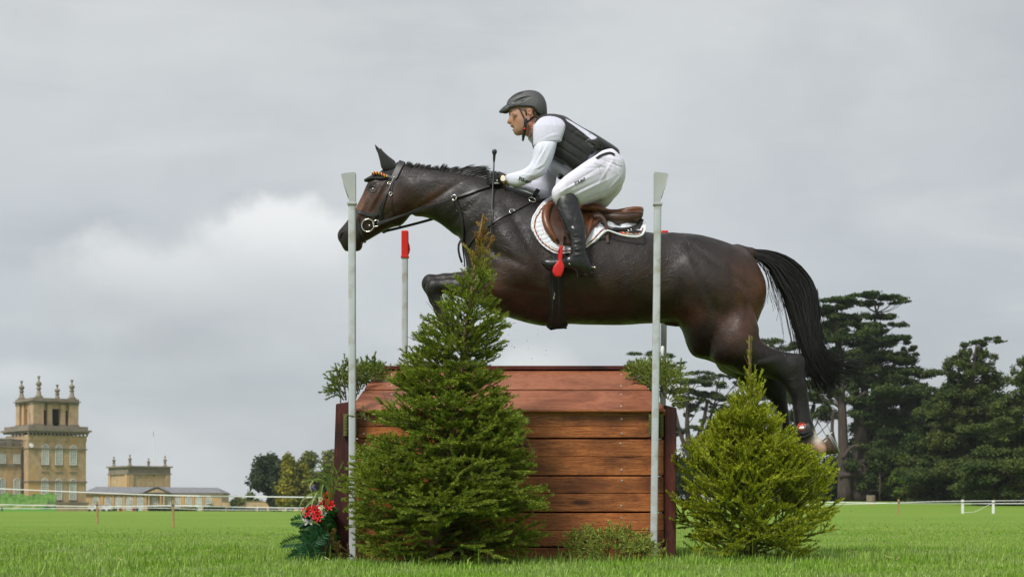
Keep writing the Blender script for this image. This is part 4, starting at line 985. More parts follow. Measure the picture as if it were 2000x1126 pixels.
# ------------------------------------------------------------------ the wooden jump
YJ = 9.5
def woodmat(name, c1, c2, cd_, rough=.5, vert=False, saw=0.0, sat=1.0):
    m = bpy.data.materials.new(name); m.use_nodes = True; nt = m.node_tree; b = nt.nodes['Principled BSDF']; N = nt.nodes.new; L = nt.links.new
    t = N('ShaderNodeTexCoord'); oi = N('ShaderNodeObjectInfo')
    ofs = N('ShaderNodeVectorMath'); ofs.operation = 'MULTIPLY'; cx = N('ShaderNodeCombineXYZ')
    for i in range(3): L(oi.outputs['Random'], cx.inputs[i])
    L(cx.outputs[0], ofs.inputs[0]); ofs.inputs[1].default_value = (17, 9, 31)
    ad = N('ShaderNodeVectorMath'); L(t.outputs['Object'], ad.inputs[0]); L(ofs.outputs[0], ad.inputs[1])
    def nz(s, d, sc, r=.6, dist=0.0):
        mp = N('ShaderNodeMapping'); mp.inputs['Scale'].default_value = sc; L(ad.outputs[0], mp.inputs[0]); n = N('ShaderNodeTexNoise')
        n.inputs['Scale'].default_value = s; n.inputs['Detail'].default_value = d; n.inputs['Roughness'].default_value = r; n.inputs['Distortion'].default_value = dist; L(mp.outputs[0], n.inputs['Vector']); return n.outputs['Fac']
    def mr(x, a, c, lo=0., hi=1.): n = N('ShaderNodeMapRange'); L(x, n.inputs[0]); [setattr(n.inputs[i+1], 'default_value', v) for i, v in enumerate((a, c, lo, hi))]; return n.outputs[0]
    def mul(a, k):
        n = N('ShaderNodeMath'); n.operation = 'MULTIPLY'; L(a, n.inputs[0])
        if hasattr(k, 'links'): L(k, n.inputs[1])
        else: n.inputs[1].default_value = k
        return n.outputs[0]
    def mix(f, a, c):
        n = N('ShaderNodeMix'); n.data_type = 'RGBA'; L(f, n.inputs[0])
        for i, v in ((6, a), (7, c)):
            if hasattr(v, 'links'): L(v, n.inputs[i])
            else: n.inputs[i].default_value = (*v, 1)
        return n.outputs[2]
    g = (1, 8, 14) if not vert else (14, 8, 1)
    grain = nz(5.5, 7, g, .65, 1.1); fine = nz(26, 4, (1, 6, 10) if not vert else (10, 6, 1), .6, .3); cloud = nz(2.3, 5, (1, 1, 2) if not vert else (2, 1, 1), .6, .4)
    c = mix(mr(grain, .36, .64), c1, c2); c = mix(mul(mr(fine, .50, .66), .75), c, cd_)
    c = mix(mul(mr(cloud, .46, .66), .8), c, cd_)
    # knots: rings round stretched cell centres
    sp_ = N('ShaderNodeSeparateXYZ'); L(ad.outputs[0], sp_.inputs[0]); cb_ = N('ShaderNodeCombineXYZ')
    L(mul(sp_.outputs[0], 1.25 if not vert else 4.0), cb_.inputs[0]); L(mul(sp_.outputs[2], 4.6 if not vert else 1.2), cb_.inputs[1])
    wv = N('ShaderNodeMixRGB'); wv.inputs[0].default_value = .06; L(cb_.outputs[0], wv.inputs[1]); nn = N('ShaderNodeTexNoise'); nn.inputs['Scale'].default_value = 9; L(ad.outputs[0], nn.inputs['Vector']); L(nn.outputs['Color'], wv.inputs[2])
    v = N('ShaderNodeTexVoronoi'); v.voronoi_dimensions = '2D'; v.inputs['Scale'].default_value = 1.0; L(wv.outputs[0], v.inputs['Vector'])
    halo = mul(mr(v.outputs['Distance'], .40, .06), mr(grain, .30, .60)); c = mix(mul(halo, .85), c, cd_)
    k = mul(mr(v.outputs['Distance'], .085, .04), .9); c = mix(k, c, tuple(q * .4 for q in cd_))
    L(c, b.inputs['Base Color']); L(mr(cloud, .35, .65, rough - .08, rough + .12), b.inputs['Roughness']); b.inputs['Specular IOR Level'].default_value = .35
    bn = N('ShaderNodeBump'); bn.inputs['Strength'].default_value = .5; bn.inputs['Distance'].default_value = .004; L(grain, bn.inputs['Height'])
    b2 = N('ShaderNodeBump'); b2.inputs['Strength'].default_value = .35; b2.inputs['Distance'].default_value = .002; L(fine, b2.inputs['Height']); L(bn.outputs[0], b2.inputs['Normal'])
    out = b2
    if saw:
        w = N('ShaderNodeTexWave'); w.wave_type = 'BANDS'; w.bands_direction = 'DIAGONAL'; w.inputs['Scale'].default_value = 38; w.inputs['Distortion'].default_value = 1.5; L(ad.outputs[0], w.inputs['Vector'])
        b3 = N('ShaderNodeBump'); b3.inputs['Strength'].default_value = saw; b3.inputs['Distance'].default_value = .003; L(w.outputs['Fac'], b3.inputs['Height']); L(b2.outputs[0], b3.inputs['Normal']); out = b3
    L(out.outputs[0], b.inputs['Normal'])
    return m
m_w1 = woodmat('stained_pine', (.52, .190, .058), (.31, .092, .027), (.095, .028, .011), .34)
m_w2 = woodmat('stained_pine_top', (.42, .165, .085), (.28, .095, .048), (.12, .038, .022), .40)
m_w3 = woodmat('dark_stained_post', (.125, .026, .017), (.07, .015, .011), (.014, .005, .005), .62, vert=True, saw=.16)
m_w5 = woodmat('dark_ridge_stain', (.13, .030, .018), (.09, .02, .013), (.04, .010, .008), .35)
m_w4 = woodmat('orange_edge', (.34, .115, .030), (.25, .08, .022), (.12, .035, .012), .5)
m_screw = mat('zinc_screw', (.55, .55, .50), rough=.35, metal=.9)
m_rope = mat('olive_rope', (.16, .16, .045), (.09, .10, .03), rough=.9, scale=60, bump=.6, bscale=300, bdist=.002)
jump = thing('wooden_jump', 'reddish brown stained wooden box jump with sloping top boards and dark end posts', 'jump', (0, YJ, 0))
sj = YJ / FP
JX = lambda px: (px - 1000) * sj
JZ = lambda py: CH + (HZ - py) * sj
g = np.random.default_rng(9)
def screws(plank, pts, nrm_=(0, -1, 0)):
    for x, y, z in pts:
        q = Vector(nrm_).to_track_quat('Z', 'Y').to_matrix(); mb = MB()
        mb.lathe([(.0062, -.004), (.0062, .0012), (.0048, .0024), (.0022, .0024), (.0016, .0004)], (x, y, z), 10, nrm_)
        s_ = mb.build('screw', m_screw, plank, sharp=30)
xa, xb = JX(692), JX(1296.5)
rows = [(806.5, 833.0), (833.2, 854.2), (857.2, 891.1), (891.3, 927.2), (930.2, 962.9), (963.1, 998.4), (1001.4, 1035.1), (1035.3, 1066), (1069, 1099)]
for i, (a, b_) in enumerate(rows):
    dz = g.random() * .003; tilt = (g.random() - .5) * .003
    V, Fs = cbox(((xa + xb)/2, YJ + .019 + dz, (JZ(a) + JZ(b_))/2), ((xb - xa)/2, .019, (JZ(a) - JZ(b_))/2), .0035)
    V[:, 2] += (V[:, 0]) * tilt
    pl = obj('plank', V, Fs, m_w1, jump)
    yy = [{0: 817.5, 1: 846, 2: 865.5, 3: 917, 4: 938, 5: 987, 6: 1010.5, 7: 1048, 8: 1080}[i]]
    screws(pl, [(JX(px) + (g.random()-.5)*.01, YJ + dz - .0005, JZ(y_)) for y_ in yy for px in (1213.5, 712, 960)])
# sloping top: ridge height and hip ends
YT_ = 10.25; zt = CH + (HZ - 722) * YT_ / FP; xt0, xt1 = (738 - 1000) * YT_ / FP, (1236 - 1000) * YT_ / FP
z0r = JZ(800)
A0 = np.array((JX(684), YJ - .015, z0r)); A1 = np.array((JX(1300), YJ - .015, z0r)); B0 = np.array((xt0, YT_, zt)); B1 = np.array((xt1, YT_, zt))
nsl = nrm(np.cross(A1 - A0, B0 - A0)); nsl = nsl if nsl[2] > 0 else -nsl
rowt = [(0.0, .462), (.50, .97)]
def slab(mb, q, n, t, b=.004):
    q = np.array(q); c = q.mean(0); qi = c + (q - c) * (1 - b / np.linalg.norm(q - c, axis=1, keepdims=True) * 1.4)
    V = np.concatenate([q - n * t, q - n * b, qi]); mb.add(V, [(3,2,1,0), (0,1,5,4), (1,2,6,5), (2,3,7,6), (3,0,4,7), (4,5,9,8), (5,6,10,9), (6,7,11,10), (7,4,8,11), (8,9,10,11)])
for u0, u1 in rowt:
    q = [A0 + (B0 - A0) * u0, A1 + (B1 - A1) * u0, A1 + (B1 - A1) * u1, A0 + (B0 - A0) * u1]
    mb = MB(); slab(mb, q, nsl, .036); pl = mb.build('plank', m_w2, jump)
    for u in (u0 + .09, u1 - .09):
        for px in (1213.5, 765):
            p0 = A0 + (B0 - A0) * u; p1 = A1 + (B1 - A1) * u; yv = p0[1]; x = (px - 1000) * yv / FP; screws(pl, [(x, yv, p0[2] + .0003)], tuple(nsl))
# eave board under the slope (rounded front edge)
mb = MB(); mb.add(*cbox(((JX(686) + JX(1299))/2, YJ - .004, JZ(802.6)), ((JX(1299) - JX(686))/2, .030, .0095), .006)); mb.build('eave_board', m_w4, jump)
# ridge cap
mb = MB(); mb.add(*cbox(((xt0+xt1)/2, YT_ + .15, zt + .012), ((xt1 - xt0)/2 + .005, .17, .014), .005)); mb.build('ridge_board', m_w5, jump)
mb = MB(); mb.add(*cbox(((xt0+xt1)/2, YT_ + .03, zt - .012), ((xt1 - xt0)/2 - .03, .02, .010), .003)); mb.build('batten', m_w4, jump)
# hip ends, back slope, back wall and ends
YBk = 11.05
C0 = np.array((JX(684), YBk, z0r)); C1 = np.array((JX(1300), YBk, z0r)); D0 = B0 + (0, .32, 0); D1 = B1 + (0, .32, 0)
for k, q in enumerate(([A1 + (0, .001, 0), C1, D1, B1], [C0, A0 + (0, .001, 0), B0, D0], [C1, C0, D0, D1])):
    for u0, u1 in rowt:
        a, b2, c2, d2 = q; qq = [a + (d2 - a) * u0, b2 + (c2 - b2) * u0, b2 + (c2 - b2) * u1, a + (d2 - a) * u1]
        n = nrm(np.cross(qq[1] - qq[0], qq[3] - qq[0])); n = n if n[2] > 0 else -n
        mb = MB(); mb.add([*qq, *(np.array(qq) - n * .03)], [(0,1,2,3), (7,6,5,4), (0,4,5,1), (1,5,6,2), (2,6,7,3), (3,7,4,0)]); mb.build('plank', m_w4 if k < 2 else m_w2, jump)
for a, b_ in ((806.5, 853.5), (857.5, 926.5), (930.5, 997.6), (1002, 1065.5), (1069, 1099)):
    for xx in (xa + .02, xb - .02):
        V, Fs = cbox((xx, (YJ + YBk)/2, (JZ(a) + JZ(b_))/2), (.018, (YBk - YJ)/2 - .045, (JZ(a) - JZ(b_))/2), .003); obj('plank', V, Fs, m_w1, jump)
    V, Fs = cbox(((xa + xb)/2, YBk - .02, (JZ(a) + JZ(b_))/2), ((xb - xa)/2, .018, (JZ(a) - JZ(b_))/2), .003); obj('plank', V, Fs, m_w1, jump)
V, Fs = cbox((0, 10.2, .42), (.868, .012, .46), .003); obj('gap_backing', V, Fs, m_w3, jump)  # dark backing added inside the box, keeps plank gaps dark instead of see-through
# end posts: rough sawn, leaning a touch
def endpost(xl0, xl1, xr0, xr1, zt0, zt1, y0, y1, name='end_post'):
    """bottom left/right px, top left/right px, top rows at left/right"""
    zb = -.06
    V = [(JX(xl0), y0, zb), (JX(xr0), y0, zb), (JX(xr0), y1, zb), (JX(xl0), y1, zb), (JX(xl1), y0, JZ(zt0)), (JX(xr1), y0, JZ(zt1)), (JX(xr1), y1, JZ(zt1)), (JX(xl1), y1, JZ(zt0))]
    bm = bmesh_box(V, .005); o = obj(name, bm[0], bm[1], m_w3, jump); return o
import bmesh
def bmesh_box(V, b):
    bm = bmesh.new(); vs = [bm.verts.new(v) for v in V]
    for f in [(0,3,2,1),(4,5,6,7),(0,1,5,4),(1,2,6,5),(2,3,7,6),(3,0,4,7)]: bm.faces.new([vs[i] for i in f])
    bmesh.ops.bevel(bm, geom=bm.edges[:], offset=b, segments=1, affect='EDGES'); bmesh.ops.recalc_face_normals(bm, faces=bm.faces[:])
    out = ([tuple(v.co) for v in bm.verts], [[v.index for v in f.verts] for f in bm.faces]) if not bm.verts.index_update() else None
    bm.free(); return out
endpost(645, 656, 688, 689.5, 788, 782.5, YJ - .005, YJ + .16); endpost(1297.5, 1297.3, 1320, 1321.5, 790, 795.5, YJ - .005, YJ + .16)
endpost(645, 656, 688, 689.5, 788, 786, YBk - .15, YBk + .005); endpost(1297.5, 1297.3, 1320, 1321.5, 790, 795.5, YBk - .15, YBk + .005)
mb = MB(); mb.add(*cbox((JX(691), YJ + .012, (JZ(806) - .06)/2), (.0055, .02, (JZ(806) + .06)/2), .002)); mb.build('corner_batten', m_w3, jump)

# ------------------------------------------------------------------ flag poles
m_pvc = mat('grey_white_plastic', (.50, .53, .56), (.44, .47, .50), rough=.42, scale=5, spec=.5, c3=(.36, .34, .29), s3=14)
m_cap = mat('grey_cap', (.42, .43, .43), (.36, .37, .37), rough=.5, scale=6)
m_redcap = mat('red_cap', (.66, .022, .012), (.60, .02, .012), rough=.38, scale=10)
def flagpole(px_b, px_t, row_t, row_cap, Y, wpx, cap, label, flipside, back=False):
    s = Y / FP; b = np.array(P(px_b, 0, Y)); b[2] = -.1; t = P(px_t, row_cap, Y)
    root = thing('flag_pole', label, 'flag pole', (b[0], Y, 0), 'white and red flag poles round the jump')
    w = wpx * s / 2; d = t - b; n = 2
    q = [(-w, -w*.9), (w, -w*.9), (w, w*.9), (-w, w*.9)]; r = w * .45
    out = []
    for k, (x, y) in enumerate(q):
        for a in range(4):
            ang = math.pi * (1 + k * .5 + a / 3 * .5); out.append((math.copysign(w - r, x) + r * math.cos(ang), math.copysign(w*.9 - r, y) + r * math.sin(ang)))
    m_ = len(out); V = [tuple(b + (x, y, 0)) for x, y in out] + [tuple(t + (x, y, 0)) for x, y in out]
    mb = MB(); mb.add(V, [[i, (i+1) % m_, m_+(i+1) % m_, m_+i] for i in range(m_)] + [list(range(m_))[::-1], list(range(m_, 2*m_))]); mb.build('pole', m_pvc, root, sharp=50)
    z0, z1 = t[2], CH + (HZ - row_t) * s; H = z1 - z0; k = 1 if flipside else -1
    if cap is m_cap:
        # wedge-shaped flag bracket: upright sleeve and a slanted plate
        mb = MB(); mb.add(*cbox((t[0], Y, z0 + .006), (w * 1.25, w * 1.2, .008), .003)); mb.build('collar', cap, root)
        x_in, x_out = -k * w * 1.05, k * w * 2.9
        prof = [(x_in, .012), (k*w*.55, .012), (k*w*.9, .03), (x_out, H*.86), (x_out, H*.93), (x_out*.8, H*.965), (-k*w*.2, H), (x_in*.9, H), (x_in, H*.97)]
        if k < 0: prof = prof[::-1]
        mb = MB(); prism(mb, prof if k > 0 else prof, Y - w*1.0, Y + w*1.0, t[0], z0); mb.build('flag_holder', cap, root, sharp=30)
        mb = MB(); mb.tube([(t[0] + x_out, Y - w*.9, z0 + H*.90), (t[0] + x_out*.72, Y - w*1.02, z0 + H*.58), (t[0] + k*w*.95, Y - w*1.02, z0 + .04)], .0028, 6); mb.build('rib', cap, root, smooth=True)
    else:
        mb = MB(); mb.add(*cbox((t[0], Y, z0 + H/2), (w * 1.18, w * 1.1, H/2), .006)); mb.build('flag_holder', cap, root, sharp=30)
        mb = MB(); mb.add(*cbox((t[0], Y, z0 + .004), (w * 1.35, w * 1.25, .006), .002)); mb.build('collar', cap, root)
        mb = MB(); x0 = w*1.15; prism(mb, [(x0, H*.16), (x0 + w*.2, H*.14), (x0 + w*.62, H*.30), (x0 + w*.5, H*.42), (x0, H*.60)], Y - w*.35, Y + w*.35, t[0], z0); mb.build('fin', cap, root, sharp=30)
    return root
flagpole(689, 687.5, 337.5, 400, 9.42, 14.2, m_cap, 'near left grey-white pole crossing the muzzle of the horse', False)
flagpole(1276, 1284.5, 337, 401, 9.42, 14.0, m_cap, 'near right grey-white pole crossing the flank of the horse', True)
flagpole(789, 791, 450.5, 503, 11.1, 11.6, m_redcap, 'far pole with a red cap below the throat of the horse', True)
flagpole(1291, 1298, 450.5, 504, 11.1, 11.6, m_redcap, 'far pole with a red cap just showing above the back of the horse', True)
# olive rope lashings
for pxc, lab in ((686, 'olive rope lashing binding the near left pole to the box'), (1280.5, 'olive rope lashing binding the near right pole to the box')):
    root = thing('rope_lashing', lab, 'rope', tuple(P(pxc, 830, 9.45)), 'rope lashings on the near poles')
    mb = MB()
    for sg in (-1, 1):
        pts = []; N_ = 15
        for k in range(N_ * 10 + 1):
            a = 2 * math.pi * k / 10; z = JZ(808.5 + 42.5 * k / (N_ * 10)); x = JX(pxc) + sg * .0285; pts.append((x + .0125 * math.cos(a) * (1 + .04*math.sin(k*1.7)), 9.476 + .018 * math.sin(a), z))
        mb.tube(pts, .0042, 5); 
    ln = mb.build('coil', m_rope, root, smooth=True); ln['kind'] = 'stuff'
    mb = MB(); mb.tube([(JX(pxc) - .04, 9.487, JZ(812)), (JX(pxc), 9.492, JZ(811)), (JX(pxc) + .04, 9.487, JZ(812))], .004, 6); mb.tube([(JX(pxc+9), 9.47, JZ(850)), (JX(pxc+9.4), 9.465, JZ(857)), (JX(pxc+8.4), 9.468, JZ(862))], .0035, 5); mb.build('rope_end', m_rope, root, smooth=True)
# small white plastic clip behind the right pole
root = thing('plastic_clip', 'small white plastic clip standing just behind the near right pole above the spruce twigs', 'clip', tuple(P(1293, 696, 10.2)))
mb = MB(); s = 10.2 / FP; mb.add(*cbox(P(1294, 686, 10.2), (3.2*s, 4*s, 11*s), 2.4*s)); mb.build('clip', m_postwh, root, sharp=40)
mb = MB(); mb.tube([P(1292.5, 700, 10.2), P(1292, 720, 10.2)], 1.6*s, 6); mb.build('stem', m_postwh, root, smooth=True)
# ------------------------------------------------------------------ spruces
def needlemat(name, tr=.25):
    m = bpy.data.materials.new(name); m.use_nodes = True; nt = m.node_tree; b = nt.nodes['Principled BSDF']; N = nt.nodes.new; L = nt.links.new
    at = N('ShaderNodeAttribute'); at.attribute_name = 'Col'; g = N('ShaderNodeNewGeometry'); mr = N('ShaderNodeMapRange'); L(g.outputs['Random Per Island'], mr.inputs[0]); mr.inputs[3].default_value = .6; mr.inputs[4].default_value = 1.5
    hs = N('ShaderNodeHueSaturation'); L(at.outputs['Color'], hs.inputs['Color']); L(mr.outputs[0], hs.inputs['Value']); L(hs.outputs[0], b.inputs['Base Color'])
    b.inputs['Roughness'].default_value = .5; b.inputs['Specular IOR Level'].default_value = .35
    td = N('ShaderNodeBsdfTranslucent'); L(hs.outputs[0], td.inputs[0]); ms = N('ShaderNodeMixShader'); ms.inputs[0].default_value = tr; L(b.outputs[0], ms.inputs[1]); L(td.outputs[0], ms.inputs[2]); L(ms.outputs[0], nt.nodes['Material Output'].inputs[0])
    return m
m_needle = needlemat('spruce_needles')
m_twig = mat('spruce_twig', (.14, .075, .028), (.09, .05, .022), rough=.85, scale=30)
m_strunk = mat('spruce_trunk', (.22, .15, .07), (.14, .09, .045), rough=.9, scale=20, bump=.5, bscale=60, bdist=.004)
class Spruce:
    def __init__(s, seed): s.g = np.random.default_rng(seed); s.sh = []; s.tw = []; s.lift = .16; s.short = 1.0
    def shoot(s, a, b, age, L0=1.0, sag=0.0):
        """one needled length from a to b; age 0 = newest growth"""
        s.sh.append((*a, *b, age, L0))
    def twig(s, pts, r0, r1): s.tw.append((np.array(pts), r0, r1))
    def branch(s, o, d, L, depth, age=1.0, side=None, droop=.12, den=1.0, spread=48, up=(0, 0, 1.)):
        g = s.g; o = np.array(o, float); d = nrm(np.array(d, float)); n = max(2, int(L / .055)); step = L / n
        P_ = [o]; dd = d.copy(); side = nrm(np.cross(d, up)) if side is None else side
        for i in range(n):
            t = i / n
            dd = nrm(dd + np.array((0, 0, (-droop if t < .55 else droop * 1.5))) * step / .1 * .35 + g.normal(size=3) * .03); P_.append(P_[-1] + dd * step)
        s.twig(P_, .0014 + L * .006, .0009)
        for i in range(n):
            t = (i + 1) / n
            if depth > 0 or True: s.shoot(P_[i], P_[i+1], 0.0 if (i == n - 1) else (.35 if i == n-2 else 1.0), .9 if depth else 1.0)
        if depth <= 0 or L < .07: return
        nb = int(L / .078 * den)
        for k in range(nb):
            t = .18 + .80 * (k + g.random() * .6) / nb
            i = min(n - 1, int(t * n)); p = P_[i] + (P_[i+1] - P_[i]) * (t * n - i); tang = nrm(P_[i+1] - P_[i]); sg = 1 if k % 2 else -1
            an = R(spread + g.normal() * 7); sd = nrm(np.cross(tang, up) + g.normal(size=3) * .18) * sg
            nd = tang * math.cos(an) + sd * math.sin(an) + np.array((0, 0, s.lift + g.normal() * .22))
            LL = L * (1 - t) ** .8 * .70 * (.7 + .6 * g.random()) * s.short + .048
            s.branch(p, nd, min(LL, .38), depth - 1, age, droop=droop * .5, den=den, spread=spread, up=up)
        # terminal pair of bud shoots
        for sg in (-1, 1):
            tang = nrm(P_[-1] - P_[-2]); sd = nrm(np.cross(tang, up)) * sg; nd = nrm(tang + sd * .8); q = P_[-2]; L2 = min(.07, L * .4) * (.7 + .5 * g.random()); s.twig([q, q + nd * L2], .0016, .001); s.shoot(q, q + nd * L2, 0.0)
    def build(s, name, parent, cnew, cold, nlen=.0155, nw=.0034, per=900, twm=None, tipc=None, clip=None, trunk=None):
        S = np.array(s.sh)
        if clip is not None: S = S[clip(S)]
        g = s.g; a = S[:, :3]; b = S[:, 3:6]; L = np.linalg.norm(b - a, axis=1); n = np.maximum(4, (L * per).astype(int)); idx = np.repeat(np.arange(len(S)), n); N = len(idx)
        t = g.random(N)[:, None]; ax = (b - a)[idx] / (L[idx][:, None] + 1e-9); p = a[idx] + (b - a)[idx] * t
        r = nrm(np.cross(ax, g.normal(size=(N, 3)))); r[:, 2] += .30; r = nrm(r)
        fw = (.55 + .45 * g.random(N))[:, None] + (S[idx, 6] < .2)[:, None] * .35
        dirn = nrm(r + ax * fw); w = nrm(np.cross(dirn, g.normal(size=(N, 3))))
        ln = (nlen * (.75 + .5 * g.random(N)) * S[idx, 7])[:, None]; wd = nw
        V = np.stack([p - w * wd * .5, p + w * wd * .5, p + dirn * ln * .6 + w * wd * .5, p + dirn * ln], 1).reshape(-1, 3)
        Fs = (np.array([[0, 1, 2], [0, 2, 3]])[None] + (np.arange(N) * 4)[:, None, None]).reshape(-1, 3)
        age = S[idx, 6]; c = np.array(cnew)[None] * (1 - age[:, None]) + np.array(cold)[None] * age[:, None]
        c = c * (1 + .18 * g.normal(size=(N, 1)))
        if tipc is not None: wv = np.clip((p[:, 2] - tipc[0]) / tipc[1], 0, 1)[:, None] * (g.random((N, 1)) < .75); c = c * (1 - wv) + np.array(tipc[2])[None] * wv
        cv = np.repeat(np.clip(c, 0, 1), 4, 0)
        V2 = []; F2 = []; off = 0
        for pts, r0, r1 in s.tw:
            if clip is not None and not clip(np.array([[*pts[-1], *pts[-1], 0, 0]]))[0]: continue
            v, f = tube(pts, np.linspace(r0, r1, len(pts)), 4, False); V2.append(v); F2 += [[i + off for i in q] for q in f]; off += len(v)
        o = obj(name, V, Fs, m_needle, parent); setcol(o.data, cv)
        if V2: obj('branches', np.concatenate(V2), F2, m_twig, parent)
        # bud tips
        return o
def spruce_tree(label, base, top, prof, Y, seed, cnew, cold, nwh=26, lean_tip=1.0, backclip=None, per=620, elev0=62, elev1=-4, dens=1.0, nlen=.0155, group=None, tilt=0.0, lift=.16, elow=0, start=.9, tipc=None, leader=.16, tipcol=None, nper=(6, 9)):
    """prof: list of (row, left px, right px) crown outline"""
    s = Y / FP; b = P(base[0], base[1], Y); tp = P(top[0], top[1], Y); g = np.random.default_rng(seed)
    root = thing('spruce_tree', label, 'spruce tree', (b[0], Y, 0), group)
    rows = np.array([p[0] for p in prof]); lf = np.array([p[1] for p in prof]); rt = np.array([p[2] for p in prof])
    S = Spruce(seed + 1); S.lift = lift; H = tp[2] - 0
    tr = [np.array((b[0], Y, -.05))]; 
    for k in range(1, 13):
        t = k / 12; tr.append(np.array((b[0] + (tp[0] - b[0]) * t + math.sin(t * 5) * .012, Y, tp[2] * t)))
    mb = MB(); mb.tube(tr, np.linspace(.026 * H / 1.9 + .004, .0035, 13), 9); mb.build('trunk', m_strunk, root, smooth=True)
    zs = np.linspace(0, 1, 13)
    def trunk_at(z): t = np.clip(z / tp[2], 0, 1) * 12; i = int(min(11, t)); return tr[i] + (tr[i+1] - tr[i]) * (t - i)
    for k in range(nwh):
        u = k / (nwh - 1); z = tp[2] - leader * H * start - (tp[2] - leader * H * start - .07) * u ** .92
        c = trunk_at(z); n = g.integers(nper[0], nper[1]) if u > .15 else g.integers(4, 6); a0 = g.random() * 6.28
        for j in range(n):
            a = a0 + 2 * math.pi * j / n + g.normal() * .22; ca, sa = math.cos(a), math.sin(a)
            el = R(elev0 + (elev1 - elev0) * min(1, u * 1.25) ** .6 - (max(0, u - .75) * 4 * elow) + g.normal() * 6)
            # where this branch's tip should be: read the outline at the tip's height
            row_guess = HZ - (z - CH) / s; Lx = .04
            while Lx < 1.0:
                tiprow = row_guess - Lx * math.sin(el) / s * .95
                half = (np.interp(tiprow, rows, rt) - (c[0] / s + 1000)) if ca > 0 else ((c[0] / s + 1000) - np.interp(tiprow, rows, lf))
                if Lx * math.cos(el) > half * s or tiprow < rows[0] + 25: break
                Lx += .02
            Lb = Lx * (.78 + .26 * g.random()); 
            if sa > 0 and backclip: Lb = min(Lb, backclip / max(.2, sa * math.cos(el)))
            d = np.array((ca * math.cos(el), sa * math.cos(el), math.sin(el)))
            S.branch(c + g.normal(size=3) * .01, d, Lb, (2 if Lb > .26 else (1 if Lb > .12 else 0)), den=dens * (.7 if u < .25 else 1), droop=.10 if u > .3 else .03)
    # leader and its upright side shoots
    t0 = trunk_at(tp[2] * (1 - leader))
    n = 8
    for k in range(n): S.shoot(t0 + (tp - t0) * k / n, t0 + (tp - t0) * (k + 1) / n, 0.3, .7)
    for k in range(9):
        p = tp + (t0 - tp) * (.12 + k / 10.); a = g.random() * 6.28; d = np.array((math.cos(a) * .5, math.sin(a) * .5, .9)); L = (.035 + .008 * k) * (.7 + .5 * g.random()); S.branch(p, d, L, 0)
    S.twig([t0, tp], .007, .003)
    yb = Y + (backclip or 9) + .02
    gm = np.random.default_rng(seed + 9)
    def keep(A):
        cx = A[:, 3] / A[:, 4] * FP + 1000; rw = HZ - (A[:, 5] - CH) / A[:, 4] * FP; mg = -4 + 30 * gm.random(len(A)) ** 1.8
        return (A[:, 4] < yb) & (cx > np.interp(rw, rows, lf) - mg) & (cx < np.interp(rw, rows, rt) + mg) & (rw > rows[0] - 6)
    o = S.build('crown', root, cnew, cold, nlen=nlen, per=per, tipc=tipc, clip=keep)
    return root, S
profL = [(418,944,950),(440,936,962),(480,922,962),(520,905,972),(560,868,972),(600,846,985),(640,812,992),(680,792,982),(700,772,980),(740,758,984),(770,748,994),(800,722,1015),(830,724,1032),(860,714,1038),(890,702,1040),(920,655,1068),(950,665,1070),(980,680,1075),(1010,675,1085),(1040,690,1070),(1070,695,1050),(1095,700,1010)]
sp1, _s1 = spruce_tree('tall dark green spruce standing in front of the left half of the wooden box', (838, 1098), (948, 416), profL, 8.98, 5, (.215, .285, .026), (.082, .142, .017), nwh=34, elev1=8, backclip=.42, per=900, dens=.9, tipc=(1.60, .22, (.36, .15, .035)))
profR = [(655,1464,1469),(700,1458,1474),(740,1450,1484),(770,1432,1496),(800,1412,1512),(830,1380,1532),(860,1350,1556),(880,1328,1596),(900,1312,1640),(930,1306,1656),(960,1303,1656),(990,1303,1640),(1020,1308,1632),(1040,1314,1640),(1060,1325,1610),(1090,1335,1585)]
sp2, _s2 = spruce_tree('short yellow-green spruce right of the wooden box below the hind legs', (1470, 1090), (1467, 654), profR, 9.55, 15, (.36, .41, .022), (.18, .25, .018), nwh=23, elev0=70, elev1=32, per=900, dens=1.0, nlen=.0145, lift=.42, elow=34, leader=.24, start=1.15, backclip=.42)
# the long bough that crosses in front of the left pole and the dark post
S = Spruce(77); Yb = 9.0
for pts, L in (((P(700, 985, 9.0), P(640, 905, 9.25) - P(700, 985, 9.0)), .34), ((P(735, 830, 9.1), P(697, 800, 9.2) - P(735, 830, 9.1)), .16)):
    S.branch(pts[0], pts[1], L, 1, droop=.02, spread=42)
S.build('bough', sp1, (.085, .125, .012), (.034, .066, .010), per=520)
# cut tufts lying on the hip ends and at the foot of the box
def tuft(label, spots, Y, seed, cnew, cold, per=850, den=1.8, spread=44, depth=2):
    g = np.random.default_rng(seed); root = thing('spruce_twigs', label, 'spruce twigs', tuple(P(spots[0][0], spots[0][1], Y)), 'cut spruce twigs decorating the jump')
    S = Spruce(seed); S.short = .6
    for x0, y0, x1, y1, dy, dyy in spots:
        a = P(x0, y0, Y) + (0, dy, 0); b = P(x1, y1, Y) + (0, dy + dyy, 0); L = np.linalg.norm(b - a)
        S.branch(a, b - a, L, depth if L > .12 else 1, droop=.05, den=den, spread=spread, up=nrm(np.array((g.normal() * .3, -1, .3))))
    S.build('needles', root, cnew, cold, per=per); return root
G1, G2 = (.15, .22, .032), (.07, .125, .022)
Yt = 9.95
tuft('dark cut spruce twigs on the box corner left of the near left pole', [(672,782,650,742,0,-.05),(676,782,668,704,0,.02),(680,784,690,706,.03,0),(676,780,645,728,.02,.03),(668,790,662,730,-.06,.0),(684,770,686,704,.05,.05),(672,760,652,720,.08,0)], 9.72, 301, G1, G2, den=1.3)
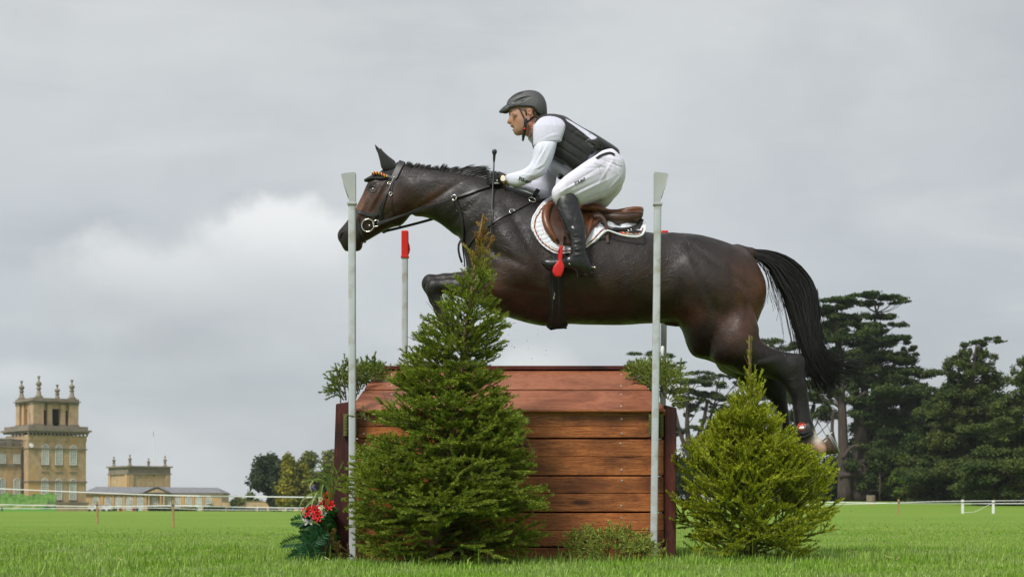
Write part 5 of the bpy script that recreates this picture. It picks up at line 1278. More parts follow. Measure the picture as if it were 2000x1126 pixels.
tuft('thick cut spruce twigs between the near left pole and the roof boards', [(700,752,712,708,0,0),(706,760,735,712,0,.05),(700,742,748,722,.05,.02),(694,760,700,704,.05,.0),(712,765,722,708,.1,.0),(698,748,742,704,.12,.0),(702,772,716,730,-.08,0),(724,744,744,740,-.03,0),(694,778,708,712,.02,.1),(706,740,728,701,.18,0),(715,748,748,712,.2,0),(700,760,690,712,.0,.1)], 9.95, 302, G1, G2)
tuft('big cut spruce bough on the box corner beside the right pole', [(1302,778,1296,704,0,0),(1304,780,1326,716,0,.02),(1300,776,1280,706,.05,0),(1306,782,1336,752,-.03,.02),(1306,785,1334,778,-.06,0),(1290,770,1262,712,.04,.0),(1280,765,1246,714,.08,.0),(1276,752,1234,712,.1,0),(1292,775,1300,700,.1,.05),(1284,750,1238,722,.02,.0),
      (1310,790,1332,796,-.05,0),(1300,760,1318,704,.12,.0),(1270,742,1250,704,.14,.0),(1296,780,1310,724,-.08,.0),(1268,738,1236,704,.0,.1),(1290,742,1272,698,.1,.1),(1278,770,1262,730,-.05,0),(1320,784,1338,768,.1,0)], 9.95, 303, (.22,.29,.05), (.11,.165,.03))
tuft('small heap of cut spruce twigs at the foot of the box by the right pole', [(1180,1092,1150,1040,0,0),(1190,1094,1185,1030,0,-.03),(1195,1092,1225,1032,0,-.02),(1205,1094,1262,1042,0,-.04),(1170,1094,1108,1052,0,-.06),(1165,1094,1096,1072,-.05,-.05),(1210,1094,1272,1062,.0,-.08),(1185,1094,1205,1024,.04,0),
      (1200,1094,1290,1082,-.05,-.05),(1175,1094,1130,1036,.05,0),(1190,1096,1165,1062,-.12,-.02),(1200,1096,1220,1060,-.12,0),(1215,1094,1250,1056,-.1,0),(1180,1096,1140,1066,-.14,0)], 9.36, 304, (.30,.37,.07), (.15,.215,.04), den=2.0)
tuft('few low twigs at the foot of the dark left post', [(668,1094,652,1058,0,0),(662,1096,640,1040,0,0),(700,1096,668,1066,0,-.05),(690,1096,720,1070,0,-.05),(655,1092,648,1052,.05,0)], 9.3, 305, (.16,.13,.03), (.07,.08,.02), den=.8)

# ------------------------------------------------------------------ flowers and ferns at the left post
Yf = 9.35; sf = Yf / FP
m_fern = mat('dark_fern', (.012, .060, .022), (.022, .095, .030), rough=.38, scale=14, spec=.5, island=.25, trans=.12)
m_gr = mat('plastic_grass_leaf', (.13, .20, .03), (.22, .28, .06), rough=.4, scale=6, trans=.25)
m_leafb = mat('glossy_leaf', (.03, .16, .03), (.05, .23, .04), rough=.35, scale=12, island=.3, trans=.15)
def frond(mb, base, tip, bend, W, n=22, dep=0.0, lean=0.0, g=np.random.default_rng(1)):
    a = P(*base, Yf) + (0, dep, 0); c = P(*tip, Yf) + (0, dep + lean, 0); up = nrm(np.cross(c - a, (0, 1, 0))); up = up if up[2] > 0 else -up
    pts = np.array([a + (c - a) * t + up * bend * math.sin(t * math.pi) for t in np.linspace(0, 1, n)])
    mb.tube(pts, np.linspace(.004, .0012, n), 5)
    T = nrm(np.gradient(pts, axis=0))
    for i in range(2, n):
        for sg in (-1, 1):
            s_ = nrm(up * sg * .85 + T[i] * .62 + np.array((0, g.normal() * .25 - .15, -.1))); L = W * math.sin(math.pi * (.12 + .84 * i / n)) ** .7 * (.9 + .2 * g.random()); w = nrm(np.cross(s_, (0, -1, .2))) * .0058
            p = pts[i]; q = p + s_ * L; m = p + s_ * L * .45 + (0, -.004, 0); mb.add([p, m + w, q, m - w], [(0, 1, 2, 3)])
gf = np.random.default_rng(8)
fr = [((640,1040),(572,1018),.03,.072,0,0),((645,1068),(556,1062),.03,.065,-.04,-.05),((640,1078),(566,1092),.02,.06,-.08,-.02),((606,1072),(640,1040),.01,.065,-.08,0),((650,1060),(590,1050),.02,.07,.0,.0),((640,1090),(590,1100),.01,.055,-.1,0),((612,1090),(600,1060),.0,.05,-.12,0),((644,1050),(585,1034),.02,.06,.06,0),((648,1085),(610,1030),.01,.06,-.02,0),((646,1100),(570,1078),.02,.06,.0,.06),((642,1092),(606,1100),.01,.05,-.12,0)]
fern = thing('fern', 'dark green artificial fern spreading at the foot of the left post under the red flowers', 'fern', (P(620, 1090, Yf)[0], Yf, 0))
for f in fr:
    mb = MB(); frond(mb, *f[:4], dep=f[4], lean=f[5], g=gf); mb.build('frond', m_fern, fern)
lp = thing('leafy_plant', 'glossy green leafy plant filling the gap between the fern and the left post', 'plant', (P(636, 1090, Yf)[0], Yf + .1, 0))
Cs = np.array([P(x, y, Yf) + (0, .06 + gf.random() * .1, 0) for x, y in ((632,1060),(640,1030),(625,1085),(645,1085),(610,1088),(636,1010),(645,1050),(618,1062),(642,1000))]); V, Fs = leafcloud(Cs, np.tile(np.array((.045, .05, .05)), (9, 1)), 60, .022, 4, .2, .2); obj('leaves', V, Fs, m_leafb, lp)
V, Fs = leafcloud(Cs, np.tile(np.array((.05, .05, .06)), (9, 1)) * .9, 80, .022, 5, .2, .1); V[:, 1] += .08; obj('inner_leaves', V, Fs, m_fern, lp)
dry = thing('dry_twigs', 'brownish dry conifer sprig against the foot of the dark left post', 'twigs', tuple(P(643, 1060, 9.4))); S = Spruce(91)
for q in ((644,1095,640,1030),(646,1085,634,1048),(645,1070,640,1040),(648,1092,636,1072)): a = P(q[0], q[1], 9.4); S.branch(a, P(q[2], q[3], 9.36) - a, np.linalg.norm(P(q[2], q[3], 9.36) - a), 1, spread=35)
S.build('needles', dry, (.22, .16, .04), (.14, .11, .03), per=500)
gp = thing('grass_plant', 'arching yellow-green artificial grass blades above the red flowers', 'plant', tuple(P(640, 1000, Yf)))
for pts, w in (([(640,985),(630,960),(612,962),(592,975),(584,1000)],5),([(642,985),(628,968),(606,980),(594,998),(590,1012)],5),([(645,990),(640,950),(622,938),(604,938),(590,947)],4.5),([(646,985),(650,940),(640,916),(624,912),(606,920)],4),([(645,980),(638,945),(618,934),(606,948),(612,962)],4.5),
                ([(648,985),(655,945),(650,912),(638,908),(628,916)],4),([(650,975),(646,935),(630,918),(622,902)],3),([(640,985),(628,955),(634,930),(640,932)],4),([(644,990),(625,960),(614,975),(612,992)],6),([(648,990),(634,962),(622,968),(616,990)],6),([(650,970),(660,930),(650,906),(644,910)],3.5),([(640,1000),(616,978),(600,990),(596,1008)],3.5),([(646,975),(644,940),(634,925),(616,925)],4),([(652,985),(646,950),(636,940),(630,965),(634,985)],5)):
    dpt = (gf.random() - .5) * .08; A = catmull([P(x, y, Yf) + (0, dpt - .02*i, 0) for i, (x, y) in enumerate(pts)], False, 5); n = len(A); wd = np.sin(np.linspace(.25, math.pi, n)) * w * sf * .36 + .0005
    V, Fs = strap_flat(A, wd) if False else (None, None)
    T = nrm(np.gradient(A, axis=0)); sd = nrm(np.cross(T, np.array((0, -1, .35)))); up = np.cross(sd, T)
    V = np.concatenate([A - sd * wd[:, None], A + up * wd[:, None] * -.35, A + sd * wd[:, None]]); Fs = []
    for i in range(n-1): Fs += [(i, i+1, n+i+1, n+i), (n+i, n+i+1, 2*n+i+1, 2*n+i)]
    obj('blade', V, Fs, m_gr, gp, smooth=True)
def flower(px, py, rpx, m, label, layers_=2, n=7, dep=0.0, name='red_flower', tiltv=(-.25, -1, .25), group='red artificial flowers', hue=None, cen=None):
    c = P(px, py, Yf) + (0, dep - .03, 0); root = thing(name, label, 'flower', tuple(c), group); Q = np.array(Vector(tiltv).to_track_quat('Z', 'Y').to_matrix()); r = rpx * sf
    for l in range(layers_):
        for k in range(n):
            a = 2 * math.pi * (k + .5 * l) / n + gf.normal() * .1; L = r * (1 - .28 * l); lift = (.10 + .45 * l) * L; u = np.array((math.cos(a), math.sin(a), 0)); v = np.array((-math.sin(a), math.cos(a), 0)); z = np.array((0, 0, 1.))
            P5 = [u*L*.08, u*L*.5 + v*L*.24 + z*lift*.7, u*L*.9 + v*L*.12 + z*lift*.9, u*L*1.02 + z*lift*.5, u*L*.9 - v*L*.12 + z*lift*.9, u*L*.5 - v*L*.24 + z*lift*.7, u*L*.5 + z*lift*.35]
            V = np.array(P5) @ Q.T + c; obj('petal', V, [(0,1,6),(1,2,6),(2,3,6),(3,4,6),(4,5,6),(5,0,6)], m, root, smooth=True)
    mb = MB(); mb.lathe([(r*.16, 0), (r*.18, r*.16), (r*.10, r*.26), (r*.02, r*.28)], c, 8, tuple(Q[:, 2])); mb.build('centre', cen or m_open, root, smooth=True)
    mb = MB(); mb.tube([c, c + (.01, .05, -.05), P(640, 1060, Yf) + (0, .05, 0)], .002, 5); mb.build('stem', m_leafb, root, smooth=True)
m_petal = mat('red_petal', (.80, .012, .020), (.68, .008, .014), rough=.5, scale=30, trans=.25); m_wp = mat('white_petal', (.78, .78, .78), (.7, .7, .7), rough=.5, scale=10, trans=.25); m_cp = mat('cream_petal', (.60, .62, .25), (.7, .7, .45), rough=.5, scale=30, trans=.2)
m_vp = mat('violet_petal', (.10, .08, .35), (.16, .12, .45), rough=.6, scale=60)
flower(601, 998, 13, m_petal, 'red flower farthest left above the fern'); flower(616, 995, 12.5, m_petal, 'red flower in the middle of the front row', dep=.0); flower(622, 1007, 13, m_petal, 'lowest red flower, overhanging the fern', dep=-.01)
flower(633, 984, 12, m_petal, 'red flower between the cream blooms', dep=.02); flower(640, 971, 13, m_petal, 'topmost red flower touching the dark post', dep=.02); flower(645, 986, 12, m_petal, 'red flower right below the topmost one', dep=.0)
flower(628, 975, 5.5, m_cp, 'cream bloom above the red flowers', 2, 6, -.02, 'cream_flower', group='cream artificial flowers'); flower(631, 990, 5, m_cp, 'lower cream bloom between the red flowers', 2, 6, -.03, 'cream_flower', group='cream artificial flowers')
flower(603, 1012, 15, m_wp, 'large white flower behind the red ones', 2, 6, .03, 'white_flower', group=None); flower(632, 1001, 8, m_wp, 'small white flower near the dark post', 1, 6, .03, 'white_flower', group=None)
la = thing('lavender_sprig', 'small violet lavender sprig on a thin stem left of the grass blades', 'flower', tuple(P(608, 952, Yf)))
mb = MB(); mb.tube([P(634, 978, Yf), P(620, 962, Yf), P(612, 955, Yf)], .0016, 5); mb.build('stem', m_leafb, la)
mb = MB()
for k in range(26): t = gf.random(); c = P(602 + 14*t, 949 + 5*t, Yf) + gf.normal(size=3) * .006; mb.lathe([(.001,-.004),(.0045,0),(.001,.006)], c, 5, tuple(gf.normal(size=3)))
o = mb.build('blossom', m_vp, la); o['kind'] = 'stuff'
root = thing('red_flower', 'tiny red bloom glimpsed through the yellow-green spruce beside the right end post', 'flower', tuple(P(1338, 991, 9.7)))
mb = MB()
for k in range(9): c = P(1338, 991, 9.7) + gf.normal(size=3) * .008; mb.lathe([(.002,-.004),(.009,0),(.002,.006)], c, 6, tuple(gf.normal(size=3)))
mb.build('bloom', m_petal, root)
def bvh_of(V, Fs): return BVHTree.FromPolygons([tuple(v) for v in V], [tuple(f) for f in Fs.tolist()] if isinstance(Fs, np.ndarray) else Fs)
# ------------------------------------------------------------------ horse
YH = 10.4; SH = YH / FP
HS = Sdf(640, 1670, -118, 118, 268, 960, 2.6, YH)
trunk = [(779,316),(790,320),(801,325),(825,328),(859,333),(890,339),(920,344),(958,352),(1000,366),(1040,380),(1075,398),(1110,418),
 (1150,432),(1200,444),(1240,451),(1276,456),(1310,455),(1340,457),(1372,461),(1402,469),(1434,480),(1455,488),(1472,505),(1484,526),
 (1492,545),(1496,565),(1495,585),(1488,606),(1478,632),(1470,655),(1462,690),(1448,735),(1425,727),(1403,712),(1383,703),(1362,698),(1350,690),(1341,672),(1333,645),
 (1322,632),(1300,630),(1260,631),(1211,634),(1149,633),(1109,632),(1070,636),(1040,632),(1013,625),(990,618),(962,612),(938,596),(920,570),
 (913,545),(911,520),(906,492),(897,464),(886,457),(871,445),(856,434),(841,427),(825,423),(811,422),(802,414),(790,395),(776,372),(766,345),(770,325)]
HS.inflate(trunk, 1.0, blend=0, ksig=48, kpts=[(790,350,.42),(830,375,.40),(880,390,.42),(930,400,.50),(980,440,.55),(1000,520,.68),(1060,500,.70),(1120,520,.72),
   (1200,540,.76),(1270,540,.76),(1350,540,.78),(1420,560,.80),(1450,660,.72),(1400,690,.75),(960,540,.72)],
  bumps=[(745,430,1,1,0,0),(985,470,70,24,60,9),(1010,545,42,34,20,8),(960,560,30,30,0,6),(1055,520,16,60,0,-4),(1060,600,30,16,0,-3),(1290,540,26,60,10,-5),
   (1400,560,60,55,0,6),(1440,600,40,40,0,4),(1375,650,34,26,0,6),(1450,520,22,22,0,3),(1350,470,26,16,0,5),(1425,650,12,50,-15,-4),
   (1200,560,90,50,0,4),(850,395,70,6,-32,-3.5),(905,425,60,7,-38,-3),(870,352,60,12,-12,3),(800,380,26,26,0,3),(960,500,40,8,40,-3),(925,560,22,8,30,3),
   (1320,600,20,30,20,-5),(1395,530,70,7,38,-2.5),(1430,600,60,7,80,-3),(1380,600,50,7,62,-2.5),(1350,560,60,8,70,2.5),(1240,500,40,60,10,2.5),(1150,600,80,10,4,-2),(1180,585,14,34,-12,1.8),(1205,580,12,36,-12,-1.6),(1228,575,13,36,-12,1.8),(1252,572,12,36,-12,-1.6),(1020,470,60,7,62,-3),(1000,520,40,7,30,-3.5),(960,455,60,6,-35,3),(940,440,50,6,-40,-2.5),(1075,560,8,40,6,-2.5),(1140,470,60,20,0,3),(1030,575,50,5,10,-2.5),(1330,505,60,9,-40,-1)])
head = [(783,318),(771,322),(757,330),(742,338),(728,346),(719,356),(713,368),(708,380),(702,392),(697,402),(691,412),(683,424),(675,435),(668,443),
 (662,450),(659,458),(660,467),(665,475),(669,483),(674,490),(681,491),(687,488),(693,491),(701,490),(707,485),(708,479),(710,473),(718,469),(732,461),(744,454),
 (756,448),(769,443),(783,440),(793,431),(801,420),(809,405),(815,385),(815,360),(806,338),(796,325)]
HS.inflate(head, .50, blend=10, ksig=26, kpts=[(740,365,1.0),(770,390,.85),(790,410,.8),(730,410,.72),(710,440,.75),(685,460,1.15),(700,480,1.0),(780,340,.9)],
  bumps=[(727,366,13,10,0,4.0),(727,369,8,6,-10,-3.5),(727,358,15,4,-18,3),(738,388,46,4,118,4.5),(775,402,24,27,0,6),(795,420,12,20,30,-1),(740,352,10,9,0,2),(712,400,24,6,120,3),
   (718,425,30,8,125,-3),(700,425,16,6,120,3),(668,461,11,8,120,4),(668,463,7,4.6,115,-9),(690,474,14,3,60,-2),(681,486,12,2.2,20,-2.5),(702,479,10,7,0,2.5),(697,470,9,5,30,2),(756,352,14,7,0,-3),
   (745,430,30,3.5,150,-2),(684,445,9,18,30,1.5)])
# lips: slit
HS.cone((676,486,-40),(697,475,-40),1.6,1.2,2,'s',fd=12)
HS.cone((676,486,40),(697,475,40),1.6,1.2,2,'s',fd=12)
# jaw-to-neck groove
# ears inside the bonnet
for sgn, ofs in ((-1, 0), (1, 10)):
    HS.chain([(760+ofs,326,sgn*15,7),(756+ofs,314,sgn*15,4.5),(750+ofs,305,sgn*15,2.5)],4)
# near foreleg: arm, forearm, knee, cannon, pastern, hoof (folded)
def foreleg(dx, dy, d, near):
    HS.chain([(985+dx,560+dy,d*.9,42),(940+dx,568+dy,d,28),(905+dx,566+dy,d,18.5),(880+dx,564+dy,d,14.5),(862+dx,564+dy,d,13.5)],10)
    HS.ell((850+dx,566+dy,d),(16,17,15),0,5)
    HS.ell((845+dx,572+dy,d),(11,13,12),-30,4)
    HS.chain([(850+dx,578+dy,d,12),(858+dx,600+dy,d,9.5),(868+dx,622+dy,d,9),(876+dx,640+dy,d,11),(879+dx,646+dy,d,12)],5,fd=.85)
    HS.chain([(850+dx+8,584+dy,d,7),(872+dx+6,630+dy,d,7)],4)
    HS.chain([(879+dx,648+dy,d,10.5),(894+dx,657+dy,d,9.5),(904+dx,660+dy,d,11)],4)
    HS.chain([(906+dx,660+dy,d,12),(926+dx,667+dy,d,15)],3,fd=.95)
foreleg(0, 0, -44, True)
foreleg(-12, -20, 40, False)
# hind legs
near = [(1400,620),(1450,600),(1474,640),(1476,662),(1487,675),(1508,686),(1536,692),(1553,694),(1562,699),(1566,711),(1565,734),(1568,752),(1572,785),(1576,815),
 (1582,832),(1586,845),(1588,862),(1575,880),(1559,884),(1546,880),(1543,866),(1546,848),(1543,820),(1540,790),(1532,768),(1518,750),(1500,742),(1472,738),(1445,735),(1424,724),(1385,700)]
HS.inflate(near, 1.0, d0=-40, blend=14, ksig=22, kpts=[(1430,680,1.3),(1480,705,.9),(1530,715,.42),(1550,715,.40),(1555,780,.62),(1560,850,.8)],
  bumps=[(1500,700,40,5,-18,-3),(1545,712,14,16,0,3),(1553,770,30,3,80,-2.5),(1480,715,30,10,-20,3)])
# fetlock, pastern, hoof of the near hind
HS.chain([(1566,860,-40,19),(1582,869,-40,14.5),(1594,876,-40,16)],6,fd=.85)
farleg = [(1400,650),(1450,640),(1480,680),(1510,700),(1530,720),(1543,745),(1545,790),(1552,830),(1560,850),(1556,872),(1540,878),(1530,868),(1533,850),(1533,830),(1527,810),(1516,787),(1500,771),(1480,757),(1458,745),(1436,733),(1405,712)]
HS.inflate(farleg, .8, d0=36, blend=14, ksig=22, kpts=[(1440,690,1.3),(1480,705,1.0),(1530,740,.5),(1540,800,.8)])
HS.chain([(1546,862,36,16),(1566,886,36,13),(1590,902,36,15)],5,fd=.85)
# sheath
HS.chain([(1305,626,0,10),(1322,632,0,6)],5)
# tail dock
HS.chain([(1440,492,0,16),(1466,494,0,10),(1500,500,0,7)],6)
HV, HF = HS.mesh(2)
HW = HS.w(HV)

def gauss(V, x, r, sx, sr, ang=0):
    c, s = math.cos(R(ang)), math.sin(R(ang)); ex = (V[:, 0]-x)*c + (V[:, 2]-r)*s; er = -(V[:, 0]-x)*s + (V[:, 2]-r)*c
    return np.exp(-(ex/sx)**2 - (er/sr)**2)
def coat_colour(V):
    c = np.tile(np.array((.0125, .0092, .0085)), (len(V), 1))
    def mixc(w, colr, k=1.0):
        nonlocal c
        w = np.clip(w * k, 0, 1)[:, None]; c = c * (1 - w) + np.array(colr) * w
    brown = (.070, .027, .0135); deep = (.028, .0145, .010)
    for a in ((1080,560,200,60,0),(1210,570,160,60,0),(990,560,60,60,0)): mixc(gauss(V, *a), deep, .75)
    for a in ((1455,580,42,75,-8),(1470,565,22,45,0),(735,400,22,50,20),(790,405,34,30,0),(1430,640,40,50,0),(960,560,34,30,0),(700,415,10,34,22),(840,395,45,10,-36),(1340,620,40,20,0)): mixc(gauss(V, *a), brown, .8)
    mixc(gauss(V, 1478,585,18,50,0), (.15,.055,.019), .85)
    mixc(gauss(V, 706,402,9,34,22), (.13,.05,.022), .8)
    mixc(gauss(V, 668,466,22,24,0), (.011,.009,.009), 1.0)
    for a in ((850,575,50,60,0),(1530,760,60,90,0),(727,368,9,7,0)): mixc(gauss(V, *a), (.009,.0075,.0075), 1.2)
    # white sock on the near hind pastern, pale skin below it
    near = (V[:, 1] < -8)
    mixc(near * gauss(V, 1591,880,17,12,30), (.42,.25,.18), 2.0)
    mixc(near * gauss(V, 1588,853,9,12,20), (.62,.54,.47), 2.0)
    return c
HCOL = coat_colour(HV)
horse = thing('horse', 'dark bay horse leaping to the left over the wooden box with its forelegs folded', 'horse', (float((1150-1000)*SH), YH, 0.0))
mh = bpy.data.materials.new('horse_coat'); mh.use_nodes = True
def _coat():
    nt = mh.node_tree; b = nt.nodes['Principled BSDF']; N = nt.nodes.new; L = nt.links.new
    tcn = N('ShaderNodeTexCoord'); at = N('ShaderNodeAttribute'); at.attribute_name = 'Col'
    def nz(s, d, sc=(1, 1, 1), r=.6, dist=0):
        mp = N('ShaderNodeMapping'); mp.inputs['Scale'].default_value = sc; L(tcn.outputs['Object'], mp.inputs[0])
        n = N('ShaderNodeTexNoise'); n.inputs['Scale'].default_value = s; n.inputs['Detail'].default_value = d; n.inputs['Roughness'].default_value = r; n.inputs['Distortion'].default_value = dist
        L(mp.outputs[0], n.inputs['Vector']); return n.outputs['Fac']
    def mr(x, a, bb, c=0., d=1.):
        n = N('ShaderNodeMapRange'); L(x, n.inputs[0])
        for i, v in enumerate((a, bb, c, d)): n.inputs[i+1].default_value = v
        return n.outputs[0]
    mx = N('ShaderNodeMix'); mx.data_type = 'RGBA'; mx.blend_type = 'MULTIPLY'; mx.inputs[0].default_value = .8
    v = mr(nz(9, 6), .35, .65, .55, 1.5); cc = N('ShaderNodeCombineColor'); [L(v, cc.inputs[i]) for i in range(3)]
    L(at.outputs['Color'], mx.inputs[6]); L(cc.outputs[0], mx.inputs[7])
    L(mx.outputs[2], b.inputs['Base Color'])
    L(mr(nz(11, 7), .35, .65, .32, .66), b.inputs['Roughness'])
    b.inputs['Specular IOR Level'].default_value = .42
    b.inputs['Sheen Weight'].default_value = .02; b.inputs['Sheen Roughness'].default_value = .4
    b1 = N('ShaderNodeBump'); b1.inputs['Strength'].default_value = .26; b1.inputs['Distance'].default_value = .012; L(nz(26, 6, (1, 1, 1), .65, .8), b1.inputs['Height'])
    # sinewy wrinkles
    vr = N('ShaderNodeTexVoronoi'); vr.feature = 'DISTANCE_TO_EDGE'; vr.inputs['Scale'].default_value = 13
    mp = N('ShaderNodeMapping'); mp.inputs['Scale'].default_value = (1, 1, 1.8); mp.inputs['Rotation'].default_value = (0, R(30), 0); L(tcn.outputs['Object'], mp.inputs[0])
    ad = N('ShaderNodeMixRGB'); ad.inputs[0].default_value = .22; L(mp.outputs[0], ad.inputs[1])
    nn = N('ShaderNodeTexNoise'); nn.inputs['Scale'].default_value = 7; nn.inputs['Detail'].default_value = 4; L(tcn.outputs['Object'], nn.inputs['Vector']); L(nn.outputs['Color'], ad.inputs[2]); L(ad.outputs[0], vr.inputs['Vector'])
    rid = mr(vr.outputs['Distance'], 0, .05, 1, 0); msk = N('ShaderNodeMath'); msk.operation = 'MULTIPLY'; L(rid, msk.inputs[0]); L(mr(nz(3.2, 3), .44, .62), msk.inputs[1])
    b2 = N('ShaderNodeBump'); b2.inputs['Strength'].default_value = .3; b2.inputs['Distance'].default_value = .008; L(msk.outputs[0], b2.inputs['Height']); L(b1.outputs[0], b2.inputs['Normal'])
    b3 = N('ShaderNodeBump'); b3.inputs['Strength'].default_value = .5; b3.inputs['Distance'].default_value = .003; L(nz(170, 4, (.35, 1, 1.2)), b3.inputs['Height']); L(b2.outputs[0], b3.inputs['Normal'])
    L(b3.outputs[0], b.inputs['Normal'])
_coat()
body = obj('body', HW, HF, mh, horse, smooth=True); setcol(body.data, HCOL)
HB = bvh_of(HW, HF)
CAMP = Vector((0, 0, CH))
def hit(px, py, bvh=None, off=0.0, Yd=YH):
    """point on a surface seen at this place, pushed out by off metres; None when missed"""
    bvh = bvh or HB
    d = (PV(px, py, Yd) - CAMP).normalized(); r = bvh.ray_cast(CAMP, d, 40)
    if r[0] is None: return None, None
    n = r[1]
    if n.dot(d) > 0: n = -n
    return r[0] + n * off, n
def hits(pts, bvh=None, off=0.004, sub=4, Yfall=None):
    """densified pixel path laid on a surface; misses keep the depth of their neighbour"""
    q = catmull(pts, False, sub); out = []; last = None; pend = []
    for x, y in q:
        p, n = hit(x, y, bvh, off)
        if p is None:
            if last is None: pend.append((x, y)); continue
            p, n = PV(x, y, last[0].y), last[1]
        else:
            for xx, yy in pend: out.append((PV(xx, yy, p.y), n))
            pend = []
        last = (p, n); out.append(last)
    for xx, yy in pend: out.append((PV(xx, yy, YH), Vector((0, -1, 0))))
    return np.array([tuple(a) for a, b in out]), np.array([tuple(b) for a, b in out])
def smooth_path(A, n=2):
    A = A.copy()
    for _ in range(n): A[1:-1] = (A[:-2] + 2 * A[1:-1] + A[2:]) / 4
    return A
def strap_geo(Pn, Nn, w, t, taper=None):
    T = nrm(np.gradient(Pn, axis=0)); Nn = nrm(Nn - (Nn * T).sum(1, keepdims=True) * T); S = np.cross(T, Nn)
    K = len(Pn); w = np.broadcast_to(np.asarray(w, float), (K,))[:, None] / 2
    c = t * .35
    prof = [(-1, 0), (-1, t - c), (-.82, t), (.82, t), (1, t - c), (1, 0)]
    V = np.stack([Pn + S * w * a + Nn * b for a, b in prof], 1).reshape(-1, 3); m = len(prof); Fs = []
    for i in range(K - 1):
        for k in range(m): Fs.append((i*m+k, (i+1)*m+k, (i+1)*m+(k+1) % m, i*m+(k+1) % m))
    Fs.append(tuple(range(m))); Fs.append(tuple((K-1)*m+k for k in range(m))[::-1])
    return V, Fs
def mirror(V, Fs):
    V = np.array(V); V[:, 1] = 2 * YH - V[:, 1]; return V, [tuple(f)[::-1] for f in Fs]
def strap(mb, pts, wpx, tpx=1.2, off=.002, both=False, bvh=None, sub=4, sm=2, straight=False):
    if straight: A, Nn = np.array([tuple(p) for p in pts]), np.tile(np.array((0, -1., 0.15)), (len(pts), 1))
    else:
        A, Nn = hits(pts, bvh, off, sub); A = smooth_path(A, sm); Nn = smooth_path(Nn, sm)
    V, Fs = strap_geo(A, Nn, wpx * SH, tpx * SH)
    mb.add(V, Fs)
    if both: mb.add(*mirror(V, Fs))
def ring(mb, c, n, rpx, tpx, k=20, arc=1.0, sides=6):
    q = Vector(n).to_track_quat('Z', 'Y').to_matrix(); pts = []
    for i in range(int(k * arc) + 1):
        a = 2 * math.pi * i / k; pts.append(tuple(q @ Vector((math.cos(a), math.sin(a), 0)) * rpx * SH + Vector(c)))
    mb.tube(pts, tpx * SH, sides)
def drape(poly, bvh, off, thick, step=5, sub=3, Yc=YH, clampY=None, edge=True):
    """sheet laid over a surface inside a pixel outline -> V, faces, with thickness"""
    B = catmull(poly, True, sub) if sub else np.asarray(poly, float)
    keep = [B[0]]
    for b in B[1:]:
        if np.hypot(*(b - keep[-1])) > step * .45: keep.append(b)
    B = np.array(keep)
    lo, hi = B.min(0), B.max(0)
    gx, gy = np.meshgrid(np.arange(lo[0], hi[0], step), np.arange(lo[1], hi[1], step)); gx[::2] += step / 2
    d = sdpoly(B, gx, gy); pin = np.stack([gx[d > step * .45], gy[d > step * .45]], -1)
    n = len(B); pts = [Vector(p) for p in np.concatenate([B, pin])]
    v2, e2, f2, _, _, _ = delaunay_2d_cdt(pts, [(i, (i+1) % n) for i in range(n)], [list(range(n))], 1, 1e-4)
    Vf = []; Nf = []; miss = []
    for i, v in enumerate(v2):
        p, nn = hit(v.x, v.y, bvh, off)
        if p is None: miss.append(i); p = nn = None
        Vf.append(p); Nf.append(nn)
    good = [i for i in range(len(v2)) if Vf[i] is not None]
    G = np.array([(v2[i].x, v2[i].y) for i in good])
    for i in miss:
        j = good[int(np.argmin(((G - np.array((v2[i].x, v2[i].y))) ** 2).sum(1)))]
        Vf[i] = PV(v2[i].x, v2[i].y, Vf[j].y + .01); Nf[i] = Nf[j]
    Vt = np.array([tuple(p) for p in Vf]); Nn = np.array([tuple(p) for p in Nf])
    # smooth the normals a little for the thickness offset
    Fs = [list(f) for f in f2]
    m = len(Vt); top = Vt + Nn * thick
    out = []
    for f in Fs:
        a, b, c = (v2[i] for i in f[:3]); ccw = (b.x-a.x)*(c.y-a.y)-(b.y-a.y)*(c.x-a.x)
        # rows run downwards: positive 2D area means facing away from the camera
        f = f if ccw < 0 else f[::-1]
        out.append(f); out.append([i + m for i in f][::-1])
    from collections import Counter
    cnt = Counter()
    for f in out[::2]:
        for a, b in zip(f, f[1:] + f[:1]): cnt[(a, b)] += 1
    for (a, b) in list(cnt):
        if (b, a) not in cnt: out.append([b, a, a + m, b + m])
    return np.concatenate([top, Vt]), out
# ------------------------------------------------------------------ horse details
m_black = mat('black_leather', (.012, .011, .011), (.02, .018, .017), rough=.38, scale=60, bump=.15, bscale=220, bdist=.001, spec=.5)
m_strapgrey = mat('worn_black_leather', (.035, .036, .038), (.02, .02, .022), rough=.42, scale=40, bump=.15, bscale=220, bdist=.001)
m_steel = mat('bright_steel', (.62, .60, .55), rough=.22, metal=1.0)
m_brass = mat('brass', (.55, .40, .16), rough=.3, metal=1.0)
m_hair = mat('black_horsehair', (.008, .0075, .008), (.016, .015, .015), rough=.42, scale=4, spec=.5, island=.5)
m_hoof = mat('horn', (.045, .028, .016), (.10, .065, .04), rough=.35, scale=30, stretch=(1, 1, .2), bump=.2)
m_eye = mat('eye_dark', (.006, .004, .003), rough=.05, spec=.8, coat=1.0)

